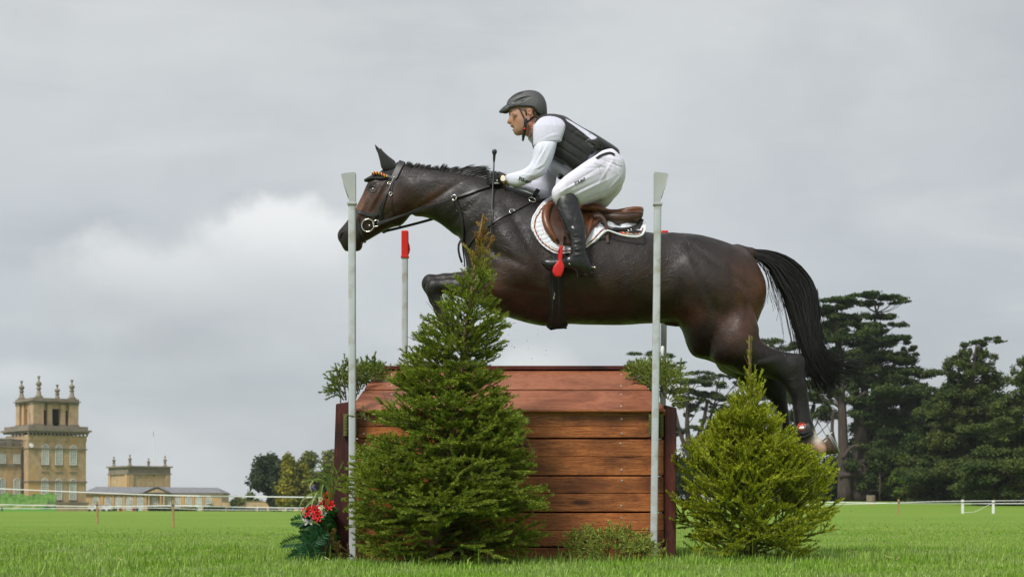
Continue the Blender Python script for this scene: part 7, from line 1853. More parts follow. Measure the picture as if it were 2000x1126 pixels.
disc([(1561,832),(1564,828),(1568,826),(1571,829),(1569,831),(1565,832)], mat('emblem_red', (.55, .06, .03)), 'emblem', .006, hb, BB)
disc([(1561,836),(1563,833),(1570,832),(1571,835),(1567,837)], mat('emblem_white', (.8, .8, .8), rough=.5), 'emblem', .006, hb, BB)
# ------------------------------------------------------------------ rider
def cloth(name, c1, c2, rough, bump=.25, sc=14, bs=45, sheen=.1): return mat(name, c1, c2, rough=rough, scale=sc, bump=bump, bscale=bs, bdetail=5, bdist=.006, sheen=sheen, lo=.3, hi=.7)
m_skin = mat('skin', (.52, .29, .20), (.42, .20, .135), rough=.48, scale=16, detail=5, lo=.35, hi=.7, bump=.12, bscale=160, bdist=.001)
m_breech = cloth('white_breeches', (.76, .73, .87), (.70, .67, .80), .62, .22, 9, 26)
m_shirt = cloth('pale_blue_white_shirt', (.60, .60, .72), (.54, .54, .66), .68, .25, 9, 30)
m_under = cloth('white_sleeve', (.72, .73, .86), (.64, .65, .78), .6, .3, 9, 30)
m_vest = cloth('black_vest_fabric', (.006, .006, .007), (.012, .012, .013), .5, .3, 20, 50)
m_bootl = mat('polished_black_boot', (.008, .008, .0085), (.014, .014, .015), rough=.22, scale=14, bump=.25, bscale=55, bdist=.004, spec=.55, rough2=.38)
m_helm = mat('matt_grey_helmet', (.055, .058, .062), (.07, .072, .076), rough=.55, scale=60, bump=.12, bscale=500, bdist=.0008)
m_helm_d = mat('dark_helmet_trim', (.012, .012, .013), rough=.5)
rider = thing('person', 'rider in white breeches, black vest and grey helmet crouching over the jumping horse', 'person', tuple(P(1140, 420, YH)))

BD = Sdf(942, 1228, -122, 122, 172, 562, 1.5, YH)
face = [(1002,206),(1012,196),(1030,190),(1046,190),(1058,199),(1063,213),(1061,229),(1056,238),(1054,250),(1050,262),(1042,274),(1034,271),(1029,266),(1021,263.5),(1013.5,265),(1008.5,264.6),(1005,262),(1003.2,258.8),
        (1002.4,256),(1000.6,254),(1000.2,252.2),(1001.8,250.4),(1001.4,249.4),(998.4,248.4),(996.6,246.4),(997,244.4),(996.8,243),(993.8,242),(990.6,240.8),(990,239),(991,236),(993.4,231.6),(995.2,228.2),(994.6,225.6),(993.4,222),(993.8,216),(996.6,210)]
BD.inflate(face, .62, blend=2, sub=3, ksig=10, kpts=[(1030,205,.75),(1000,225,.75),(1010,250,.62),(1000,240,.55),(1040,262,.50),(1020,240,.66),(1050,235,.5)],
   bumps=[(1002,226,6.5,4,10,-1.6),(998,221,8,2,12,1.8),(1010,237,9,6,20,1.2),(1004,243.5,7,1.4,60,-.8),(1022,255,12,6,-20,1.0),(1000,230,3,3,0,.4)])
BD.ell((1003,227.6,-14.2),(3.6,2.3,2.4),0,2.5); BD.ell((1003,227.6,14.2),(3.6,2.3,2.4),0,2.5)
BD.ell((1000.5,250.4,0),(4.2,1.5,8.5),20,.5,'s')            # open mouth
BD.chain([(1040,246,0,17),(1056,258,0,19)],8)
for sg in (-1, 1):
    # ear
    BD.ell((1034.5,225,sg*24.5),(5.4,8.0,2.6),-12,2); BD.ell((1033.2,224.3,sg*27.6),(3.0,5.2,2.9),-12,.6,'s'); BD.ell((1032,228,sg*26.2),(1.6,1.8,1.4),0,.5)
    d = sg
    BD.chain([(1076,264,d*36,13),(1065,300,d*60,8.5),(1057,340,d*62,7.5)],8) if sg < 0 else BD.chain([(1076,264,d*36,13),(1076,310,d*50,8),(1072,356,d*53,7)],8)
# near forearm and wrist, far forearm and wrist
BD.chain([(1057,340,-62,7.5),(1024,355,-50,7.5),(997,360,-38,6),(984,360,-34,7)],5)
BD.chain([(1072,356,53,7),(1040,358,42,7),(1008,354,30,6),(994,350,27,7)],5)
# torso, pelvis, legs
BD.chain([(1072,262,0,18),(1104,286,0,22),(1142,318,0,15),(1176,344,0,20)],8,fd=1.25)
for sg in (-1, 1):
    BD.chain([(1180,344,sg*26,24),(1140,362,sg*54,15),(1106,384,sg*84,9)],8)
    BD.chain([(1106,390,sg*88,8),(1108,402,sg*95,8),(1117,450,sg*105,10),(1124,500,sg*112,7),(1128,522,sg*113,7)],5)
    BD.chain([(1132,534,sg*113,7),(1096,533,sg*113,6),(1070,532,sg*113,5)],5)
def hand(wr, kn, d, d2, gl=None):
    """closed fist round the rein: palm, four curled fingers of unequal length and a thumb; wr wrist, kn knuckle centre (px,row)"""
    S = gl
    wx, wy = wr; kx, ky = kn
    S.chain([(wx,wy,d,8.2),(wx-8,wy-.5,d+1,9),(kx+6,ky,d+1,9.5)],3,fd=.75)
    for i, (dy, L, rr) in enumerate(((-8.2, 1.0, 3.9), (-2.6, 1.12, 4.0), (3.0, 1.05, 3.8), (8.0, .86, 3.4))):
        a = (kx+4, ky+dy*.9, d-5); b = (kx-6*L, ky+dy*1.02, d-7.5); c = (kx-9*L, ky+dy+1.2, d+1.5); e = (kx-4*L, ky+dy+2.2, d+8.5); g = (kx+2, ky+dy+2, d+8)
        S.chain([(*a, rr+.5), (*b, rr), (*c, rr-.2), (*e, rr-.5), (*g, rr-.8)], 1.0)
    S.chain([(wx-6,wy-6,d-2,5),(wx-14,wy-11,d-1,4.4),(kx-1,ky-12.5,d+1,3.7),(kx-7,ky-11.5,d+3,3.2)],1.5)
for gg, o_ in ((BD, 0),):
    hand((984,360),(966,358),-34,0,gg); hand((992,348),(976,347),26,0,gg)
BV, BF = BD.mesh(1); BW = BD.w(BV)
pb = obj('body', BW, BF, m_skin, rider, smooth=True)
cc = np.tile(np.array((.54, .30, .21)), (len(BV), 1))
def mixc2(w, colr):
    global cc
    w = np.clip(w, 0, 1)[:, None]; cc = cc * (1 - w) + np.array(colr) * w
mixc2(gauss(BV, 1008,240,7,6)*.6, (.52,.20,.13)); mixc2(gauss(BV, 992,239,4,4)*.6, (.50,.19,.12)); mixc2(gauss(BV, 1034,225,8,10)*.5, (.52,.19,.13))
mixc2(gauss(BV, 1033.4,224.4,2.6,4.6,-12)*.75*(np.abs(BV[:, 1]) > 22), (.22,.08,.05)); mixc2(gauss(BV, 1042,250,14,18)*.8, (.40,.13,.085)); mixc2(gauss(BV, 1010,258,12,6)*.22, (.24,.14,.10))  # first tone: shade of the ear hollow put into the skin colour
mixc2((gauss(BV, 1000,250.6,3.4,1.7)*1.3), (.10,.02,.02)); mixc2(gauss(BV, 999.2,252.8,2.0,1.1)*.9, (.36,.12,.10)); mixc2(gauss(BV, 997.2,246.8,2.0,1.0)*.7, (.36,.13,.10))
mixc2(gauss(BV, 998.5,220.5,5,1.3,12)*.6, (.20,.12,.07)); mixc2((gauss(BV, 1047,222,7,9)+gauss(BV,1025,214,9,4))*.7, (.12,.075,.045))
setcol(pb.data, cc)
m_face = mat('face_skin', (.4,.2,.14), (.80,.72,.70), rough=.46, scale=14, detail=5, attr='Col', lo=.4, hi=.75, bump=.12, bscale=160, bdist=.001)
pb.data.materials.clear(); pb.data.materials.append(m_face)
BB2 = bvh_of(BW, BF)
mb = MB(); mbl = MB(); mbi = MB()
for sg in (-1, 1):
    c = HS.w(np.array((1002.6, sg * 14.8, 227.7)))
    prof = [(math.sin(a) * 2.5 * SH + 1e-5, -math.cos(a) * 2.5 * SH) for a in np.linspace(0, math.pi, 9)]
    mb.lathe(prof, c, 12, (-.5, -.8 if sg < 0 else .8, 0))
    prof = [(math.sin(a) * 1.25 * SH + 1e-5, -math.cos(a) * 1.25 * SH) for a in np.linspace(0, math.pi, 7)]
    mbi.lathe(prof, HS.w(np.array((1001.3, sg * 16.5, 227.8))), 10, (-.5, -.8 if sg < 0 else .8, 0))
    for pts, r in (([(998.6,228.2),(1000,226.4),(1003,225.9),(1006,227.2),(1008,228.8)], 1.15), ([(998.8,229.2),(1001.5,229.9),(1005,229.7),(1007.6,228.8)], .85)):
        A = HS.w(np.array([(x, sg * (17.2 - abs(x-1002)*.22), y) for x, y in pts])); mbl.tube(catmull(A, False, 3), r * SH, 6)
e_ = mb.build('eyeball', mat('eye_white', (.55, .52, .50), rough=.15), pb, smooth=True)
mbi.build('iris', m_eye, e_, smooth=True); mbl.build('eyelid', m_skin, pb, smooth=True)
mb = MB()
for sg in (-1, 1):
    A = HS.w(np.array([(x, sg * dd, y) for x, y, dd in ((995.5,221.4,11),(999,219.6,16),(1003.5,219.4,19.5),(1008,221.4,21.5))])); mb.tube(catmull(A, False, 3), np.sin(np.linspace(.3, 2.9, 10)) * 1.3 * SH, 6)
mb.build('eyebrow', mat('brow_hair', (.14, .085, .05), rough=.8), pb, smooth=True)
V, Fs = drape([(1038,214),(1046,216),(1052,224),(1052,230),(1046,230),(1042,226),(1040,219)], BB2, .001, .004, 3, sub=2); mb = MB(); mb.add(V, Fs)
V, Fs = drape([(1012,212),(1026,212),(1029,218),(1029,226),(1026,224),(1024,217),(1014,215)], BB2, .0005, .0012, 3, sub=2); mb.add(V, Fs); V0, F0 = np.concatenate(mb.V), list(mb.F); mb.add(*mirror(V0, F0))
mb.build('hair', mat('short_brown_hair', (.10, .062, .038), (.15, .09, .055), rough=.75, scale=200, bump=.5, bscale=300, bdist=.002), pb, sharp=60)

# helmet
HM = Sdf(966, 1078, -42, 42, 168, 238, 1.1, YH)
HM.inflate([(989,209),(990,200),(995,192.6),(1005.5,184),(1020.8,178.2),(1037,176.6),(1050.8,179.6),(1061,188.5),(1066.5,200),(1068.4,212),(1068.4,228),(1064,240),(1050,249),(1030,252),(1008,248),(992,236),(988,222)],
   .78, blend=3, ksig=14, kpts=[(1030,195,.95),(1000,200,1.2),(1055,220,1.5)], maxw=33,
   bumps=[(1016,199,17,1.8,-22,-2.6),(1021,201,12,1.4,-26,-2.2),(1008,189,16,2.0,-38,-2.2),(1030,192,18,1.2,-12,.9),(1049,221,3,3,0,-1)])
HM.cut([(950,212.5),(998,212.5),(1012,212),(1026,212.2),(1036,212.8),(1043.4,215.5),(1048.5,222.5),(1055,228.5),(1062,229.6),(1090,229),(1090,290),(950,290)], 1.5)
HM.inflate([(1018,209),(1008,205),(998,202.6),(989,205.5),(982,210),(976,215.5),(974.4,218.4),(977,221.3),(984,223.6),(990,225.4),(994,224.4),(997,219),(1004,214.6),(1014,213)], 1, d0=0, blend=3, kpts=[(976,218,.9),(990,214,3.2),(1010,209,9)], ksig=7, maxw=30)
HM.inflate([(1022,217),(1010,215.2),(1000,212.5),(988,214),(979,219),(978,223.5),(986,229),(1000,232),(1022,228)], 1, blend=1, kpts=[(979,220,.8),(990,220,2.4),(1010,220,4)], ksig=7, maxw=27, mode='s')
V, Fs = HM.mesh(2); hel = obj('helmet', HM.w(V), Fs, m_helm, rider, smooth=True)
HHB = bvh_of(HM.w(V), Fs)
mb = MB(); p, n = hit(1049.5, 221, HHB, .001); mb.lathe([(1.9*SH, 0), (1.9*SH, .6*SH), (.8*SH, 1.0*SH)], p, 12, n); mb.build('rivet', m_helm_d, hel, smooth=False)
mb = MB()
for pts in ([(1003.5,201.5),(1012,196),(1024,191.5),(1037,188.5)], [(993,196),(1000,189.5),(1010,184),(1021,181.5)], [(1008,206),(1000,203.6),(991,205.5),(984,210)]):
    A, Nn = hits(pts, HHB, -.0002, 5); mb.tube(smooth_path(A, 1), .55*SH, 5)
V, Fs = drape([(1006,203.6),(1015,199),(1024,195.6),(1021,199),(1014,204)], HHB, .0005, .001, 2, sub=2); mb.add(V, Fs)
V, Fs = drape([(996,193),(1003,187),(1013,181.5),(1022,179.6),(1019,183),(1008,187)], HHB, .0005, .001, 2, sub=2); mb.add(V, Fs)
mb.build('vent', m_helm_d, hel)
mb = MB()
def dstr(pts, w, t, off=.001, bvh=BB2, m=mb, both=True): strap(m, pts, w, t, off=off, bvh=bvh, both=both, sm=3)
dstr([(1014,211),(1019,221),(1024,231),(1026,239)], 3.2, 1.2)
dstr([(1050,221),(1043,228),(1035,234),(1027,239)], 4.2, 1.2)
A = HS.w(np.array([(1026.5,-24,238),(1026,-25,246),(1025,-23,255),(1023.5,-19,266),(1022,-15,271)])); V, Fs = strap_geo(catmull(A, False, 3), np.tile(np.array((-.1,-1,.1)), (13, 1)), 5.5*SH, 3*SH); mb.add(V, Fs)
A = HS.w(np.array([(1024,-19,264),(1022,-12,270.5),(1021,0,271.5),(1022,12,270.5),(1026,22,250),(1026.5,24,238)])); mb.tube(catmull(A, False, 4), 2*SH, 6)
mb.lathe([(3.6*SH, -4*SH), (4*SH, 0), (3.4*SH, 4.5*SH)], HS.w(np.array((1026.3,-24.5,243))), 10, (.1, 0, 1)); mb.lathe([(3.4*SH, -5*SH), (3.8*SH, 0), (3.2*SH, 5*SH)], HS.w(np.array((1024.6,-23,256))), 10, (.2, 0, 1))
mb.build('chin_strap', m_vest, hel, sharp=50)
mb = MB(); mb.lathe([(2.1*SH, 0), (1.6*SH, .8*SH), (.3*SH, 1.1*SH)], HS.w(np.array((1024.4,-27,258))), 10, (0, -1, 0)); mb.build('buckle', mat('red_button', (.75, .02, .015), rough=.4), hel, smooth=True)

# shirt, sleeves
ST = Sdf(975, 1130, -96, 30, 222, 382, 1.5, YH)
ST.inflate([(1046,252),(1054,243),(1066,238.5),(1082,239.5),(1096,246),(1102.5,257),(1101,270),(1096,284),(1092,300),(1078,312),(1060,316),(1046,312),(1041,298),(1040.2,285),(1040,270),(1041.5,260)], .34, blend=3, maxw=21,
   dfun=lambda X, Z: np.interp(Z, [230, 260, 300], [-44, -56, -62]), bumps=[(1080,280,26,2,-8,2),(1060,284,22,1.6,-22,-1.8),(1085,262,22,2.2,70,2.6),(1092,258,16,1.6,50,-1.8),(1075,262,26,2.2,60,2.2),(1063,270,30,2,75,1.4),(1088,270,22,2,65,-1.6),(1068,285,24,1.8,-12,1.2),(1055,275,18,1.6,80,-1.2)])
ST.cut([(1030,303),(1048.5,299),(1058,295.5),(1069,293),(1078,291.8),(1089,291),(1110,287),(1110,330),(1030,330)], 1.2)
Vs, Fq = ST.mesh(2); obj('shirt', ST.w(Vs), Fq, m_shirt, rider, smooth=True)
SU = Sdf(975, 1130, -96, 90, 270, 385, 1.4, YH)
SU.inflate([(1048,292),(1060,288),(1075,287),(1086,288),(1085,298),(1082,311),(1078.5,322),(1074,333),(1069,343),(1063,353.5),(1052,359.5),(1040,364),(1032,368),(1022,372),(1014,374),(1005,373),(997.7,370.5),(991,366.5),(986.5,362),(986.5,354),(989.6,348.5),(1003,346),(1016,343.6),(1024,340.5),(1032,335),(1037,327),(1039.5,318),(1041,307),(1043,298)],
   1.0, blend=3, maxw=24, sub=3, ksig=10, kpts=[(1060,320,1),(1020,358,1.1),(992,358,.9)], dfun=lambda X, Z: np.interp(X, [985, 1010, 1050, 1090], [-34, -46, -62, -62]),
   bumps=[(1058,318,30,1.8,-62,1.6),(1050,325,26,1.6,-58,-1.5),(1066,326,26,1.6,-66,1.4),(1048,345,24,1.8,-30,1.6),(1040,350,26,1.5,-22,-1.6),(1030,356,24,1.6,8,1.4),(1012,362,20,1.6,14,1.5),(1060,340,18,2,-45,-1.8),(1002,360,16,1.4,20,-1.2),(1055,305,22,1.5,-80,1.2)])
Vs, Fq = SU.mesh(2); und = obj('sleeve', SU.w(Vs), Fq, m_under, rider, smooth=True); UB = bvh_of(SU.w(Vs), Fq)
SU.F[:] = 50
SU.inflate([(1068,300),(1090,305),(1092,320),(1088,340),(1086,352),(1082,366),(1078,376),(1066,380),(1055,377),(1048,374),(1030,366),(1010,362),(1000,358),(998,348),(1004,342),(1030,344),(1052,342),(1062,328)], .8, d0=50, blend=3, maxw=22, sub=3,
   bumps=[(1070,355,22,1.8,70,1.5),(1078,350,20,1.6,75,-1.4),(1050,362,20,1.6,10,1.2)], dfun=lambda X, Z: np.interp(X, [995, 1040, 1080], [28, 42, 54]))
Vs, Fq = SU.mesh(2); obj('sleeve', SU.w(Vs), Fq, m_under, rider, smooth=True)
mb = MB(); V, Fs = drape([(1048.5,233),(1054,228.6),(1057,233),(1049,250),(1044,266),(1041,279),(1036.5,277),(1032,269.5),(1034,262),(1039,250)], BB2, .003, .004, 3, sub=2); mb.add(V, Fs); V0, F0 = mb.V[0], list(mb.F); mb.add(*mirror(V0, F0))
mb.build('collar', mat('white_collar', (.75, .75, .78), rough=.7), rider, sharp=60); CB = bvh_of(V0, F0)
WS = Sdf(1090, 1212, -62, 62, 286, 356, 1.8, YH)
WS.inflate([(1098,300),(1140,286),(1190,290),(1203,298),(1204,306),(1190,312),(1172,322),(1152,338),(1138,346),(1118,342),(1100,330)], 5.0, maxw=54)
Vs, Fq = WS.mesh(2); obj('shirt_tail', WS.w(Vs), Fq, m_shirt, rider, smooth=True)
# vest
VE = Sdf(1028, 1222, -82, 82, 216, 352, 1.6, YH)
VE.inflate([(1044,240),(1052,229.5),(1069,226),(1088,227.5),(1104,232),(1124.7,245.4),(1147.8,259),(1171,273),(1194,286),(1207,293.5),(1210,300),(1209.5,312),(1200,318),(1184,320),(1168,324),(1156,334),(1148,346),(1136,354),(1122,354),(1106,342),(1092,333),(1078,322),(1064,312),(1048,300),(1042,290),(1038.5,278),(1039,262)],
   2.0, blend=3, maxw=62, ksig=16, kpts=[(1060,240,2.4),(1080,290,2.0),(1120,300,2.2),(1190,293,4)],
   bumps=[(1120,300,60,1.6,33,-2.2),(1128,280,50,1.8,31,-2.4),(1116,316,44,1.6,33,-2.0),(1147,282,16,1.6,-35,-1.6),(1138,272,16,1.5,75,-1.4),(1128,264,14,1.5,-35,-1.4),(1160,290,16,1.5,80,-1.4),(1100,262,12,34,12,3),(1120,320,40,12,35,2.5),(1172,290,20,5,30,2)])
VE.cut([(1055,303),(1066,306.5),(1081,314.7),(1101.6,326),(1112,334),(1124.7,342.6),(1134,341),(1141,330),(1147,318),(1152,308.5),(1160,303.5),(1171,300.5),(1184,300),(1198,300.5),(1205,304.5),(1211,309),(1222,312),(1222,360),(1055,360)], 1.2)
Vs, Fq = VE.mesh(2); ve = obj('vest', VE.w(Vs), Fq, m_vest, rider, smooth=True); VB = bvh_of(VE.w(Vs), Fq)
mb = MB()
strap(mb, [(1170,283),(1160,290),(1155,300),(1150,312),(1143,325),(1137,337)], 7, 2.2, off=.001, bvh=VB, sm=3)
strap(mb, [(1156,276),(1165,280),(1176,288)], 8, 2, off=.001, bvh=VB, sm=2)
mb.build('side_strap', m_black, ve, sharp=40)
mb = MB(); p, n = hit(1156, 298, VB, .006); ring(mb, p, n, 3.2, .8); mb.build('strap_buckle', m_brass, ve, smooth=True)
mb = MB()
for pts in ([(1105,258),(1120,266),(1136,276),(1152,290)], [(1111,264),(1130,286),(1148,300)], [(1083,308),(1100,314),(1118,326),(1132,330)], [(1112,252),(1108,268),(1100,284),(1088,300)],
            [(1122,262),(1119,268),(1126,268)], [(1133,268),(1128,276),(1138,275)], [(1144,276),(1139,283),(1150,282)], [(1056,238),(1072,231),(1092,236),(1106,250)]):
    A, Nn = hits(pts, VB, -.0012, 4); mb.tube(smooth_path(A, 1), .55 * SH, 5)
mb.build('piping', mat('vest_seam', (.035, .035, .038), rough=.6), ve, smooth=True)
V, Fs = drape([(1104,232.5),(1115,238),(1135,250),(1155,262),(1166,269.5),(1158,274),(1154,272),(1140,261),(1120,246),(1108,238)], VB, .002, .002, 3, sub=0)
mb = MB(); mb.add(V, Fs); mb.build('back_number_panel', m_shirt, rider, sharp=60)
# number bib hanging below the vest front
SBb = Sdf(1060, 1136, -62, 62, 305, 366, 1.4, YH)
SBb.inflate([(1072,308),(1086,312),(1104,322),(1120,334),(1127,336),(1120,348),(1112,357.5),(1100,352),(1086,343),(1073,335),(1070,322)], 4.0, blend=2, maxw=46, sub=2)
V, Fs = SBb.mesh(1); bib = obj('number_bib', SBb.w(V), Fs, m_shirt, rider, smooth=True); NBV = bvh_of(SBb.w(V), Fs)
# breeches
BR = Sdf(1066, 1228, -124, 124, 288, 425, 1.6, YH)
dthigh = lambda X, Z: np.interp(X, [1075, 1100, 1140, 1180, 1220], [-96, -92, -68, -42, -34])
th = [(1083,416),(1077,407),(1075,396),(1078,386),(1088,374.5),(1106,358),(1120,347),(1132,337),(1146,326),(1159,316.5),(1168,309),(1176,303),(1190,299),(1198,302),(1207,310),(1215,318),(1219,332),(1219.5,346),(1217,361),(1208,374),(1194,386),(1178,395),(1163,400),(1146,407),(1129,414),(1118,411),(1108,404),(1096,410),(1088,420)]
wr = [(1112,385,50,1.8,-30,1.8),(1140,362,46,1.8,-35,-1.5),(1125,392,40,1.6,-28,-1.8),(1150,384,40,2,-30,1.8),(1180,350,30,2,-60,1.4),(1185,322,26,1.6,10,1.5),(1180,330,30,1.6,16,-1.5),(1172,338,26,1.5,24,1.4),(1195,372,26,1.8,-50,1.6),(1160,345,30,1.5,-10,-1.2),(1092,396,16,1.6,60,1.2),(1200,340,20,1.6,80,-1.2)]
BR.inflate(th, 1.0, blend=10, maxw=44, dfun=dthigh, bumps=wr, sub=3)
BR.inflate(th, 1.0, blend=10, maxw=44, dfun=lambda X, Z: -dthigh(X, Z), sub=3)
BR.inflate([(1150,330),(1170,308),(1194,299),(1214,318),(1219,340),(1214,362),(1196,392),(1180,407),(1168,402),(1150,380)], 2.2, blend=12, maxw=64)
Vs, Fq = BR.mesh(2); brc = obj('breeches', BR.w(Vs), Fq, m_breech, rider, smooth=True); RB = bvh_of(BR.w(Vs), Fq)
mb = MB()
strap(mb, [(1165,310),(1172,305),(1182,301),(1192,299),(1200,303)], 5, 1.6, off=.0015, bvh=RB, sm=2); mb.build('belt', m_black, rider, sharp=40)
mb = MB()
for pts in ([(1196,316),(1206,322),(1215,324)], [(1086,404),(1110,398),(1150,384),(1190,368),(1212,350)], [(1160,318),(1170,325),(1172,340)]):
    A, Nn = hits(pts, RB, .0002, 5); mb.tube(smooth_path(A, 1), .5*SH, 5)
mb.build('seam', mat('seam_thread', (.45, .45, .55), rough=.8), brc, smooth=True)
# long boots
for sg in (-1, 1):
    BT = Sdf(1046, 1162, -134, -76, 388, 562, 1.4, YH)
    dl = lambda X, Z: np.interp(Z, [395, 420, 450, 500, 540], [-94, -98, -105, -112, -113])
    BT.inflate([(1084,402),(1087,392),(1096,386),(1110,385),(1120,390),(1125,402),(1127.5,416),(1130,428),(1136,448),(1138.5,462),(1139.5,478),(1139,504),(1143,518),(1148,530),(1151,540),(1148,551),(1140,552.5),(1131,548.5),(1118,545),(1104.5,542),(1090,543),(1074,545),(1064,541),(1056.5,533),(1057,526.5),(1062,523.6),(1082,522.4),(1097,521.5),(1105,518),(1109.5,512),(1110,494),(1108,482),(1100,465),(1092,444),(1085,424)],
        .85, blend=2, maxw=19, dfun=dl, ksig=12, kpts=[(1110,430,.8),(1125,500,1.2),(1125,535,1.0),(1075,533,2.2)],
        bumps=[(1126,492,16,1.4,-8,1.8),(1125,499,16,1.3,10,-1.6),(1127,506,16,1.4,-14,1.8),(1122,512,14,1.3,20,-1.5),(1128,516,14,1.4,-10,1.6),(1122,480,16,1.5,-12,1.2),(1127,486,14,1.3,18,-1.4),(1120,470,14,1.5,30,1.0),(1100,530,20,1.4,-10,1.0),(1118,440,1.6,44,14,-.9)], sub=3)
    BT.cut([(1070,409),(1087,406),(1091,400.5),(1098,397),(1109.5,396.2),(1118,399),(1123,405.5),(1140,408),(1140,370),(1070,370)], 1.2)
    BT.cone((1142,549,-113),(1148,550,-113),6,5,2); 
    V, Fs = BT.mesh(1)
    if sg > 0: V[:, 1] *= -1; Fs = Fs[:, ::-1]
    W_ = BT.w(V); bo = obj('riding_boot', W_, Fs, m_bootl, rider, smooth=True)
    if sg < 0:
        TB = bvh_of(W_, Fs); mb = MB()
        for pts in ([(1090,404),(1096,412),(1101,424),(1107,434),(1112,426),(1114,416)], [(1107,434),(1112,450),(1117,462),(1124,468),(1136,476)], [(1117,462),(1120,480),(1122,500)]):
            A, Nn = hits(pts, TB, .0003, 5); mb.tube(smooth_path(A, 1), .6*SH, 5)
        mb.build('boot_seam', mat('boot_piping', (.03, .03, .032), rough=.35), bo, smooth=True)
        mb = MB(); A, Nn = hits([(1059,536),(1070,541),(1090,540),(1106,539),(1128,545.5),(1147,549.5)], TB, .0002, 5); mb.tube(smooth_path(A, 1), 1.2*SH, 6); mb.build('welt', mat('welt_grey', (.10, .10, .10), rough=.5), bo, smooth=True)
        mb = MB(); strap(mb, [(1110,516),(1118,522),(1127,530),(1128,541)], 3.4, 1.6, bvh=TB, off=.001); strap(mb, [(1110,516),(1124,526),(1138,533),(1149,538)], 3, 1.6, bvh=TB, off=.001); mb.build('spur_strap', m_black, bo, sharp=40)
        mb = MB(); mb.tube([tuple(HS.w(np.array(q))) for q in ((1146,-116,538),(1150,-116,538.5),(1156,-113,539))], [1.4*SH, 1.6*SH, 2.2*SH], 8)
        mb.lathe([(1*SH, -3*SH), (2.7*SH, -1.5*SH), (3*SH, 0), (2.7*SH, 1.5*SH), (1*SH, 3*SH)], HS.w(np.array((1155.5,-113,539))), 10, (1, 0, 0))
        for q in ((1112,516),(1126,529)):
            p, n = hit(*q, TB, .004); ring(mb, p, n, 1.8, .6)
        mb.build('spur', m_steel, bo, smooth=True)
# gloves
for k, (a, b, d, lo_, hi_) in enumerate((((984,360),(966,358),-34,944,1000), ((992,348),(976,347),26,950,1006))):
    GL = Sdf(lo_, hi_, d-26, d+26, 322, 386, 1.2, YH)
    hand(a, b, d, 0, GL); GL.F -= 1.3
    V, Fs = GL.mesh(1); go = obj('glove', GL.w(V), Fs, mat('black_glove', (.010, .010, .011), (.02, .02, .02), rough=.5, scale=40, bump=.3, bscale=120, bdist=.003), rider, smooth=True)
    if k == 0:
        GLB = bvh_of(GL.w(V), Fs); mb = MB(); strap(mb, [(965,357.5),(974,357.5)], 1.6, .8, bvh=GLB, off=.0005, sm=0); p, n = hit(971, 352.5, GLB, .0005); mb.lathe([(1.4*SH, 0), (.4*SH, .8*SH)], p, 8, n); mb.build('glove_tab', mat('emblem_white', (.8, .8, .8), rough=.5), go)
# wristwatch
wa = MB(); axv = nrm(HS.w(np.array((994.,-38,358))) - HS.w(np.array((984.,-34,361))))
cw = HS.w(np.array((984.5,-35,359.5)))
q = Vector(axv).to_track_quat('Z', 'Y').to_matrix(); wa.tube([tuple(q @ Vector((math.cos(t), math.sin(t), 0)) * 10.6 * SH + Vector(cw)) for t in np.linspace(0, 2*math.pi, 25)], 1.6*SH, 6)
wo_ = wa.build('wristwatch', m_brass, rider, smooth=True)
pf = HS.w(np.array((983.5,-46.5,359))); mb = MB(); mb.lathe([(5.6*SH, 0), (6.2*SH, 1*SH), (5.9*SH, 2*SH), (5.0*SH, 2.3*SH)], pf, 18, (-.2, -1, .12)); mb.build('case', m_brass, wo_, smooth=False)
mb = MB(); mb.lathe([(4.9*SH, 2.35*SH), (4.7*SH, 2.6*SH)], pf, 18, (-.2, -1, .12)); mb.build('dial', mat('watch_dial', (.75, .72, .66), rough=.2), wo_)

# riding whip held upright in the near hand
wh = thing('riding_whip', 'thin black riding whip with mushroom top held upright in the near gloved hand', 'riding whip', tuple(P(965, 360, YH)))
mb = MB(); mb.tube(HS.w(np.array([(965.5,-46,313),(964.5,-46,350),(963,-48,375),(961.5,-72,420),(960.5,-84,455)])), [1.7*SH, 1.6*SH, 1.3*SH, 1.1*SH, 1.0*SH], 8); mb.build('shaft', mat('whip_grey', (.05, .05, .055), rough=.4), wh, smooth=True)
mb = MB(); mb.lathe([(1.8*SH, -14*SH), (2.6*SH, -6*SH), (2.8*SH, 0), (4.2*SH, 2*SH), (5*SH, 5*SH), (4.6*SH, 8*SH), (2.4*SH, 10*SH), (.3*SH, 10.4*SH)], HS.w(np.array((966,-46,312))), 14, (.05, 0, 1)); mb.build('knob', m_black, wh, smooth=True)
mb = MB(); mb.tube(HS.w(np.array([(960.5,-84,455),(959.5,-88,470),(957,-92,488)])), [2.0*SH, 2.2*SH, 1.2*SH], 8, flat=.5); mb.build('flap', m_black, wh, smooth=True)

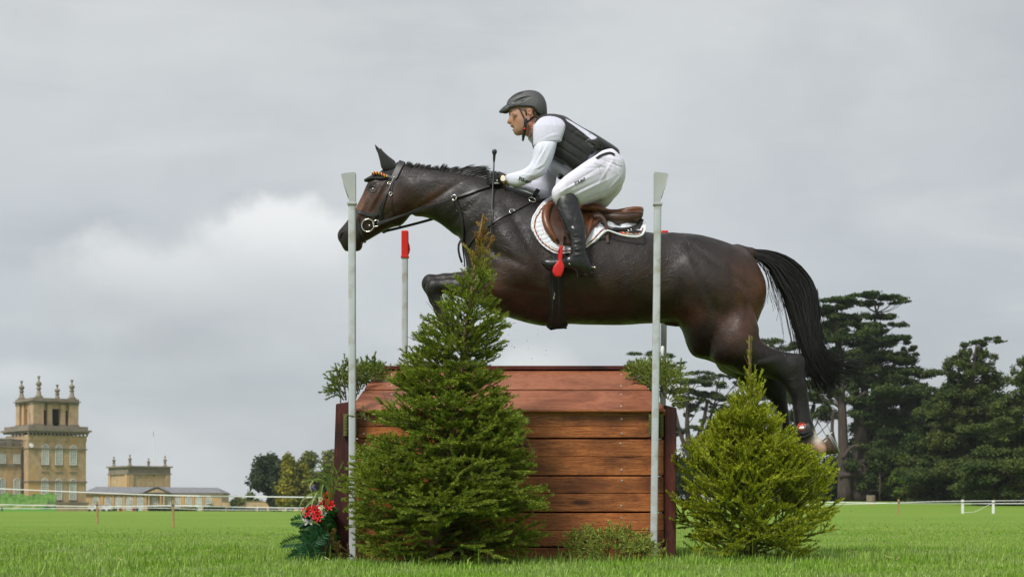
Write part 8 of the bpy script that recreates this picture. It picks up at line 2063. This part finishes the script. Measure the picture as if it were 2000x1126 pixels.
# ------------------------------------------------------------------ lettering laid on cloth
def letter(text, px0, row0, px1, row1, size, bvh, m, parent, off=.0012, bold=0.0, name='lettering', shear=0.0):
    cu = bpy.data.curves.new('t', 'FONT'); cu.body = text; cu.size = 1; cu.offset = bold; cu.resolution_u = 2; cu.shear = shear
    o = bpy.data.objects.new('t', cu); col.objects.link(o); me = o.to_mesh()
    V = np.array([tuple(v.co) for v in me.vertices]); Fs = [tuple(p.vertices) for p in me.polygons]; o.to_mesh_clear(); bpy.data.objects.remove(o); bpy.data.curves.remove(cu)
    w = V[:, 0].max(); ex = np.array((px1 - px0, row1 - row0), float); L = np.hypot(*ex); ex /= L; ey = np.array((ex[1], -ex[0]))
    sx = L / w
    pts = np.array((px0, row0)) + V[:, :1] * sx * ex + V[:, 1:2] * size * ey
    out = []
    for x, y in pts:
        p, n = hit(x, y, bvh, off); out.append(tuple(p) if p is not None else None)
    ys = [p[1] for p in out if p]
    if not ys: return
    out = [p if p else tuple(P(x, y, sum(ys)/len(ys))) for p, (x, y) in zip(out, pts)]
    # constant small thickness
    return obj(name, np.array(out), Fs, m, parent)
m_ink = mat('black_print', (.012, .014, .03), rough=.6)
letter('PIKeur', 1012.5, 351.5, 1038, 359, 10.5, UB, m_ink, und, bold=.02, off=.0035)
letter('PIKeur', 1124, 362.5, 1144.5, 350.5, 10.5, RB, m_ink, brc, bold=.02, off=.0035)
letter('FISCHER', 1036.8, 270, 1043.6, 246, 5.6, CB, mat('red_print', (.45, .02, .06), rough=.6), rider, bold=.04)
letter('3', 1089, 348, 1098, 351, 14, NBV, m_ink, bib, bold=.06)
letter('A', 1150, 262, 1154, 264, 7, VB, mat('grey_print', (.15, .15, .17), rough=.6), rider, off=.0055)
# ------------------------------------------------------------------ left and right pieces of a pair become parts of their own
def split_sides(o):
    me = o.data; off = wloc(o)
    V = np.empty(len(me.vertices) * 3, np.float32); me.vertices.foreach_get('co', V); V = V.reshape(-1, 3)
    near = V[:, 1] + off[1] < YH
    fs = [list(p.vertices) for p in me.polygons]; sm = len(me.polygons) and me.polygons[0].use_smooth
    A = [f for f in fs if near[f[0]]]; B = [f for f in fs if not near[f[0]]]
    if not A or not B or any(near[f].any() and not near[f].all() for f in map(np.array, fs)): return
    mats = list(me.materials); col_ = None
    for k, part_ in enumerate((A, B)):
        used = np.unique(np.concatenate([np.array(f) for f in part_])); mp = {int(u): i for i, u in enumerate(used)}
        m2 = make_mesh(me.name, V[used], [[mp[i] for i in f] for f in part_], bool(sm))
        for q in mats: m2.materials.append(q)
        if k == 0: new0 = m2
        else:
            o2 = bpy.data.objects.new(o.name, m2); col.objects.link(o2); o2.parent = o.parent
    o.data = new0
for o in list(bpy.data.objects):
    if o.type != 'MESH' or len(o.data.polygons) > 60000 or o.parent is None or o.children: continue
    base_ = o.name.split('.')[0]
    if base_ in ('sleeve', 'plaited_cord', 'knee_roll', 'eyelid', 'hair', 'eye', 'panel', 'eyebrow', 'iris', 'nostril_rim', 'skirt', 'flap', 'cheekpiece', 'ear_cover', 'buckle', 'flash_strap', 'collar'):
        split_sides(o)
scene.render.film_transparent = False
